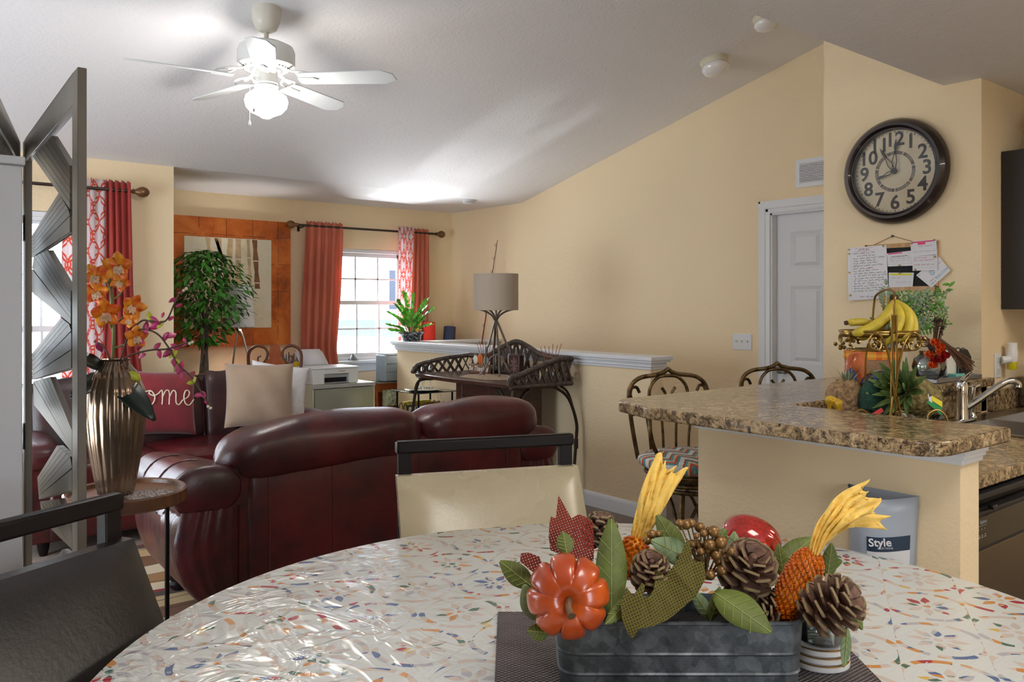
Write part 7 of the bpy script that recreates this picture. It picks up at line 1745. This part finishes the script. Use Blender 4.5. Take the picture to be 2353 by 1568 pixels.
burlap('large olive burlap leaf draped over the middle of the planter','olive burlap',(96,88,28),(56,48,18),[(1455,1370,-.03),(1475,1340,-.02),(1482,1345,-.02),(1478,1370,-.03),(1492,1372,-.03),(1503,1355,-.02),(1508,1310,0),(1517,1312,0),(1528,1325,0),(1545,1305,.0),(1565,1275,.01),(1580,1238,.02),(1588,1260,.02),(1590,1290,.02),(1618,1292,.02),(1622,1330,.01),(1600,1370,0),(1560,1405,-.01),(1535,1425,-.02),(1500,1440,-.04),(1470,1445,-.05),(1452,1470,-.05),(1440,1450,-.05),(1430,1425,-.045),(1425,1385,-.04),(1440,1350,-.03)],1.40,1350,False)
# gold berries
GB=plain('gold brown berry',(128,94,52),.35,.45)
bt=PC_(1620,1330,1.50); t=thing('berry_spray','cluster of gold brown berries on short stems in the middle of the arrangement','berries',tuple(bt))
bl=[(1562,1203,8),(1577,1206,10),(1588,1203,9),(1608,1213,10),(1640,1222,11),(1617,1226,8),(1600,1232,6),(1655,1247,13),(1604,1252,10),(1631,1252,11),(1625,1262,10),(1610,1268,8),(1645,1275,11),(1590,1250,8),(1663,1273,9),(1672,1280,9),(1680,1268,8),(1659,1312,11),(1632,1322,10),(1620,1225,6),(1628,1220,7),(1497,1228,9),(1512,1228,7),(1488,1243,8),(1566,1212,6),(1604,1282,6),(1565,1280,7),(1597,1292,6),(1670,1285,8),(1592,1268,6),(1650,1290,8)]
m=MB()
for (px,py,r) in bl:
    d=1.47+rnd(-.015,.02); c=PC_(px,py,d); mesh('berry',MB().ball(c,r*d/F*1.22,14),GB,t,True); m.tube(smoothpath([bt,(bt+c)/2+Vector((0,0,-.005)),c],3),.0014,5)
mesh('stem',m,plain('berry stem',(120,96,56),.7),t,True)
# coasters and glass cup
cc=PC_(1885,1500,1.50); cc.z=TT+.0032
GRIM=plain('gold rim',(176,132,62),.3,.8); CER=plain('white ceramic coaster',(232,230,228),.2,coat=.4)
cst=None
for k in range(3):
    lb=['white ceramic coaster with gold rim, bottom of the stack of three','white ceramic coaster with gold rim, middle of the stack of three','white ceramic coaster with gold rim, topmost of the stack of three'][k]
    L0=(cc.x+.003*(k-1),cc.y+.002*k,cc.z+.0125*k)
    if cst is None:
        cst=thing('coaster',lb,'coaster',L0,group='stack of coasters'); mesh('body',MB().lathe([(0,0),(.050,0),(.052,.002),(.052,.009),(.05,.0105),(0,.0105)],seg=48),CER,cst); mesh('gold_rim',MB().lathe([(.0500,.0105),(.0515,.0105),(.0505,.0118),(.048,.0118)],seg=48,caps=False),GRIM,cst)
    else: copy_thing(cst,L0,label=lb)
t=thing('glass_cup','clear glass cup on the coasters behind the end pine cone','glass',(cc.x,cc.y,cc.z+.0385))
mesh('glass',MB().lathe([(0,0),(.036,0),(.040,.004),(.043,.06),(.041,.06),(.038,.006),(0,.004)],seg=32),THING,t)
# ================= CAMERA, LIGHT =================
cam=bpy.data.cameras.new('camera'); co=bpy.data.objects.new('camera',cam); col.objects.link(co)
cam.sensor_width=36; cam.lens=F/2353*36; cam.shift_y=-80/2353; cam.clip_start=.05
co.location=(0,0,CZ); co.rotation_euler=(PI/2,0,-YAW); bpy.context.scene.camera=co
w=bpy.data.worlds.new('sky'); bpy.context.scene.world=w; w.use_nodes=True
bg=w.node_tree.nodes['Background']; bg.inputs[0].default_value=(.80,.90,1,1); bg.inputs[1].default_value=6.5
def area(name,loc,rot,sx,sy,p,c=(1,1,1)):
    l=bpy.data.lights.new(name,'AREA'); l.shape='RECTANGLE'; l.size=sx; l.size_y=sy; l.energy=p; l.color=c
    o=bpy.data.objects.new(name,l); col.objects.link(o); o.location=loc; o.rotation_euler=rot; return o
def portal(name,loc,rot,sx,sy):
    o=area(name,loc,rot,sx,sy,1); o.data.cycles.is_portal=True; return o
portal('daylight_left_opening',(XL-.13,3.8,1.06),(0,-PI/2,0),2.08,2.2)  # sky portal for the opening added in the unseen left wall
portal('daylight_back_opening',(.7,YB-.13,1.375),(PI/2,0,0),1.0,1.35)  # sky portal for the opening added in the unseen back wall
portal('daylight_window_left',((W1[0]+W1[1])/2,YC+.15,(W1[2]+W1[3])/2),(-PI/2,0,0),W1[1]-W1[0],W1[3]-W1[2])
portal('daylight_window_far',((W2[0]+W2[1])/2,YF+.15,(W2[2]+W2[3])/2),(-PI/2,0,0),W2[1]-W2[0],W2[3]-W2[2])
area('nook_fill_high',(4.1,9.3,2.9),(R(-62),0,0),1.6,1.0,420,(.92,.96,1))  # fill lamp added outside, above the far window, to brighten the nook
area('nook_fill_low',(4.1,8.7,-.1),(R(-125),0,0),1.6,.9,420,(.95,.98,1))  # fill lamp added outside, below the far window, to lift the nook ceiling
def point(name,loc,p,r,c):
    l=bpy.data.lights.new(name,'POINT'); l.energy=p; l.shadow_soft_size=r; l.color=c
    o=bpy.data.objects.new(name,l); col.objects.link(o); o.location=loc; return o
point('fan_bulb',(fc.x,fc.y,2.33),14,.12,(1,.95,.88))
point('floor_lamp_fill',FLAMP,14,.05,(1,.96,.9))  # light added inside the floor lamp shade to brighten the nook
area('kitchen_fill_light',(3.4,-.2,ZF-.06),(0,0,0),1.2,.3,22,(1,.90,.76))  # unseen fill light added over the kitchen, no fixture modelled
area('dining_fill_light',(1.0,.3,ZF-.3),(0,0,0),.5,.5,9,(1,.94,.88))  # unseen fill light added over the dining table, no fixture modelled
sp=bpy.data.lights.new('ceiling_glint_spot','SPOT'); sp.energy=1300; sp.spot_size=R(9); sp.spot_blend=.3; sp.shadow_soft_size=.16; sp.color=(.95,.98,1)  # spot lamp added outside to throw reflected sun patches on the ceiling
spo=bpy.data.objects.new('ceiling_glint_spot',sp); col.objects.link(spo); spo.location=(4.3,13,-2.35); spo.rotation_euler=(Vector((4.1,7.4,1.5))-Vector(spo.location)).to_track_quat('-Z','Y').to_euler()
s=bpy.data.lights.new('sun','SUN'); s.energy=30; s.angle=.01; s.color=(1,.95,.86)
so=bpy.data.objects.new('sun',s); col.objects.link(so); so.rotation_euler=Vector((-.35,-.1,-.6)).to_track_quat('-Z','Y').to_euler()
sc=bpy.context.scene; sc.view_settings.view_transform='Standard'; sc.view_settings.look='None'; sc.view_settings.gamma=1; sc.view_settings.exposure=0.38
sc.cycles.max_bounces=8; sc.cycles.diffuse_bounces=5; sc.cycles.glossy_bounces=4; sc.cycles.transmission_bounces=8; sc.cycles.transparent_max_bounces=16
sc.cycles.caustics_reflective=False; sc.cycles.caustics_refractive=False; sc.cycles.sample_clamp_indirect=4
sc.cycles.use_denoising=True
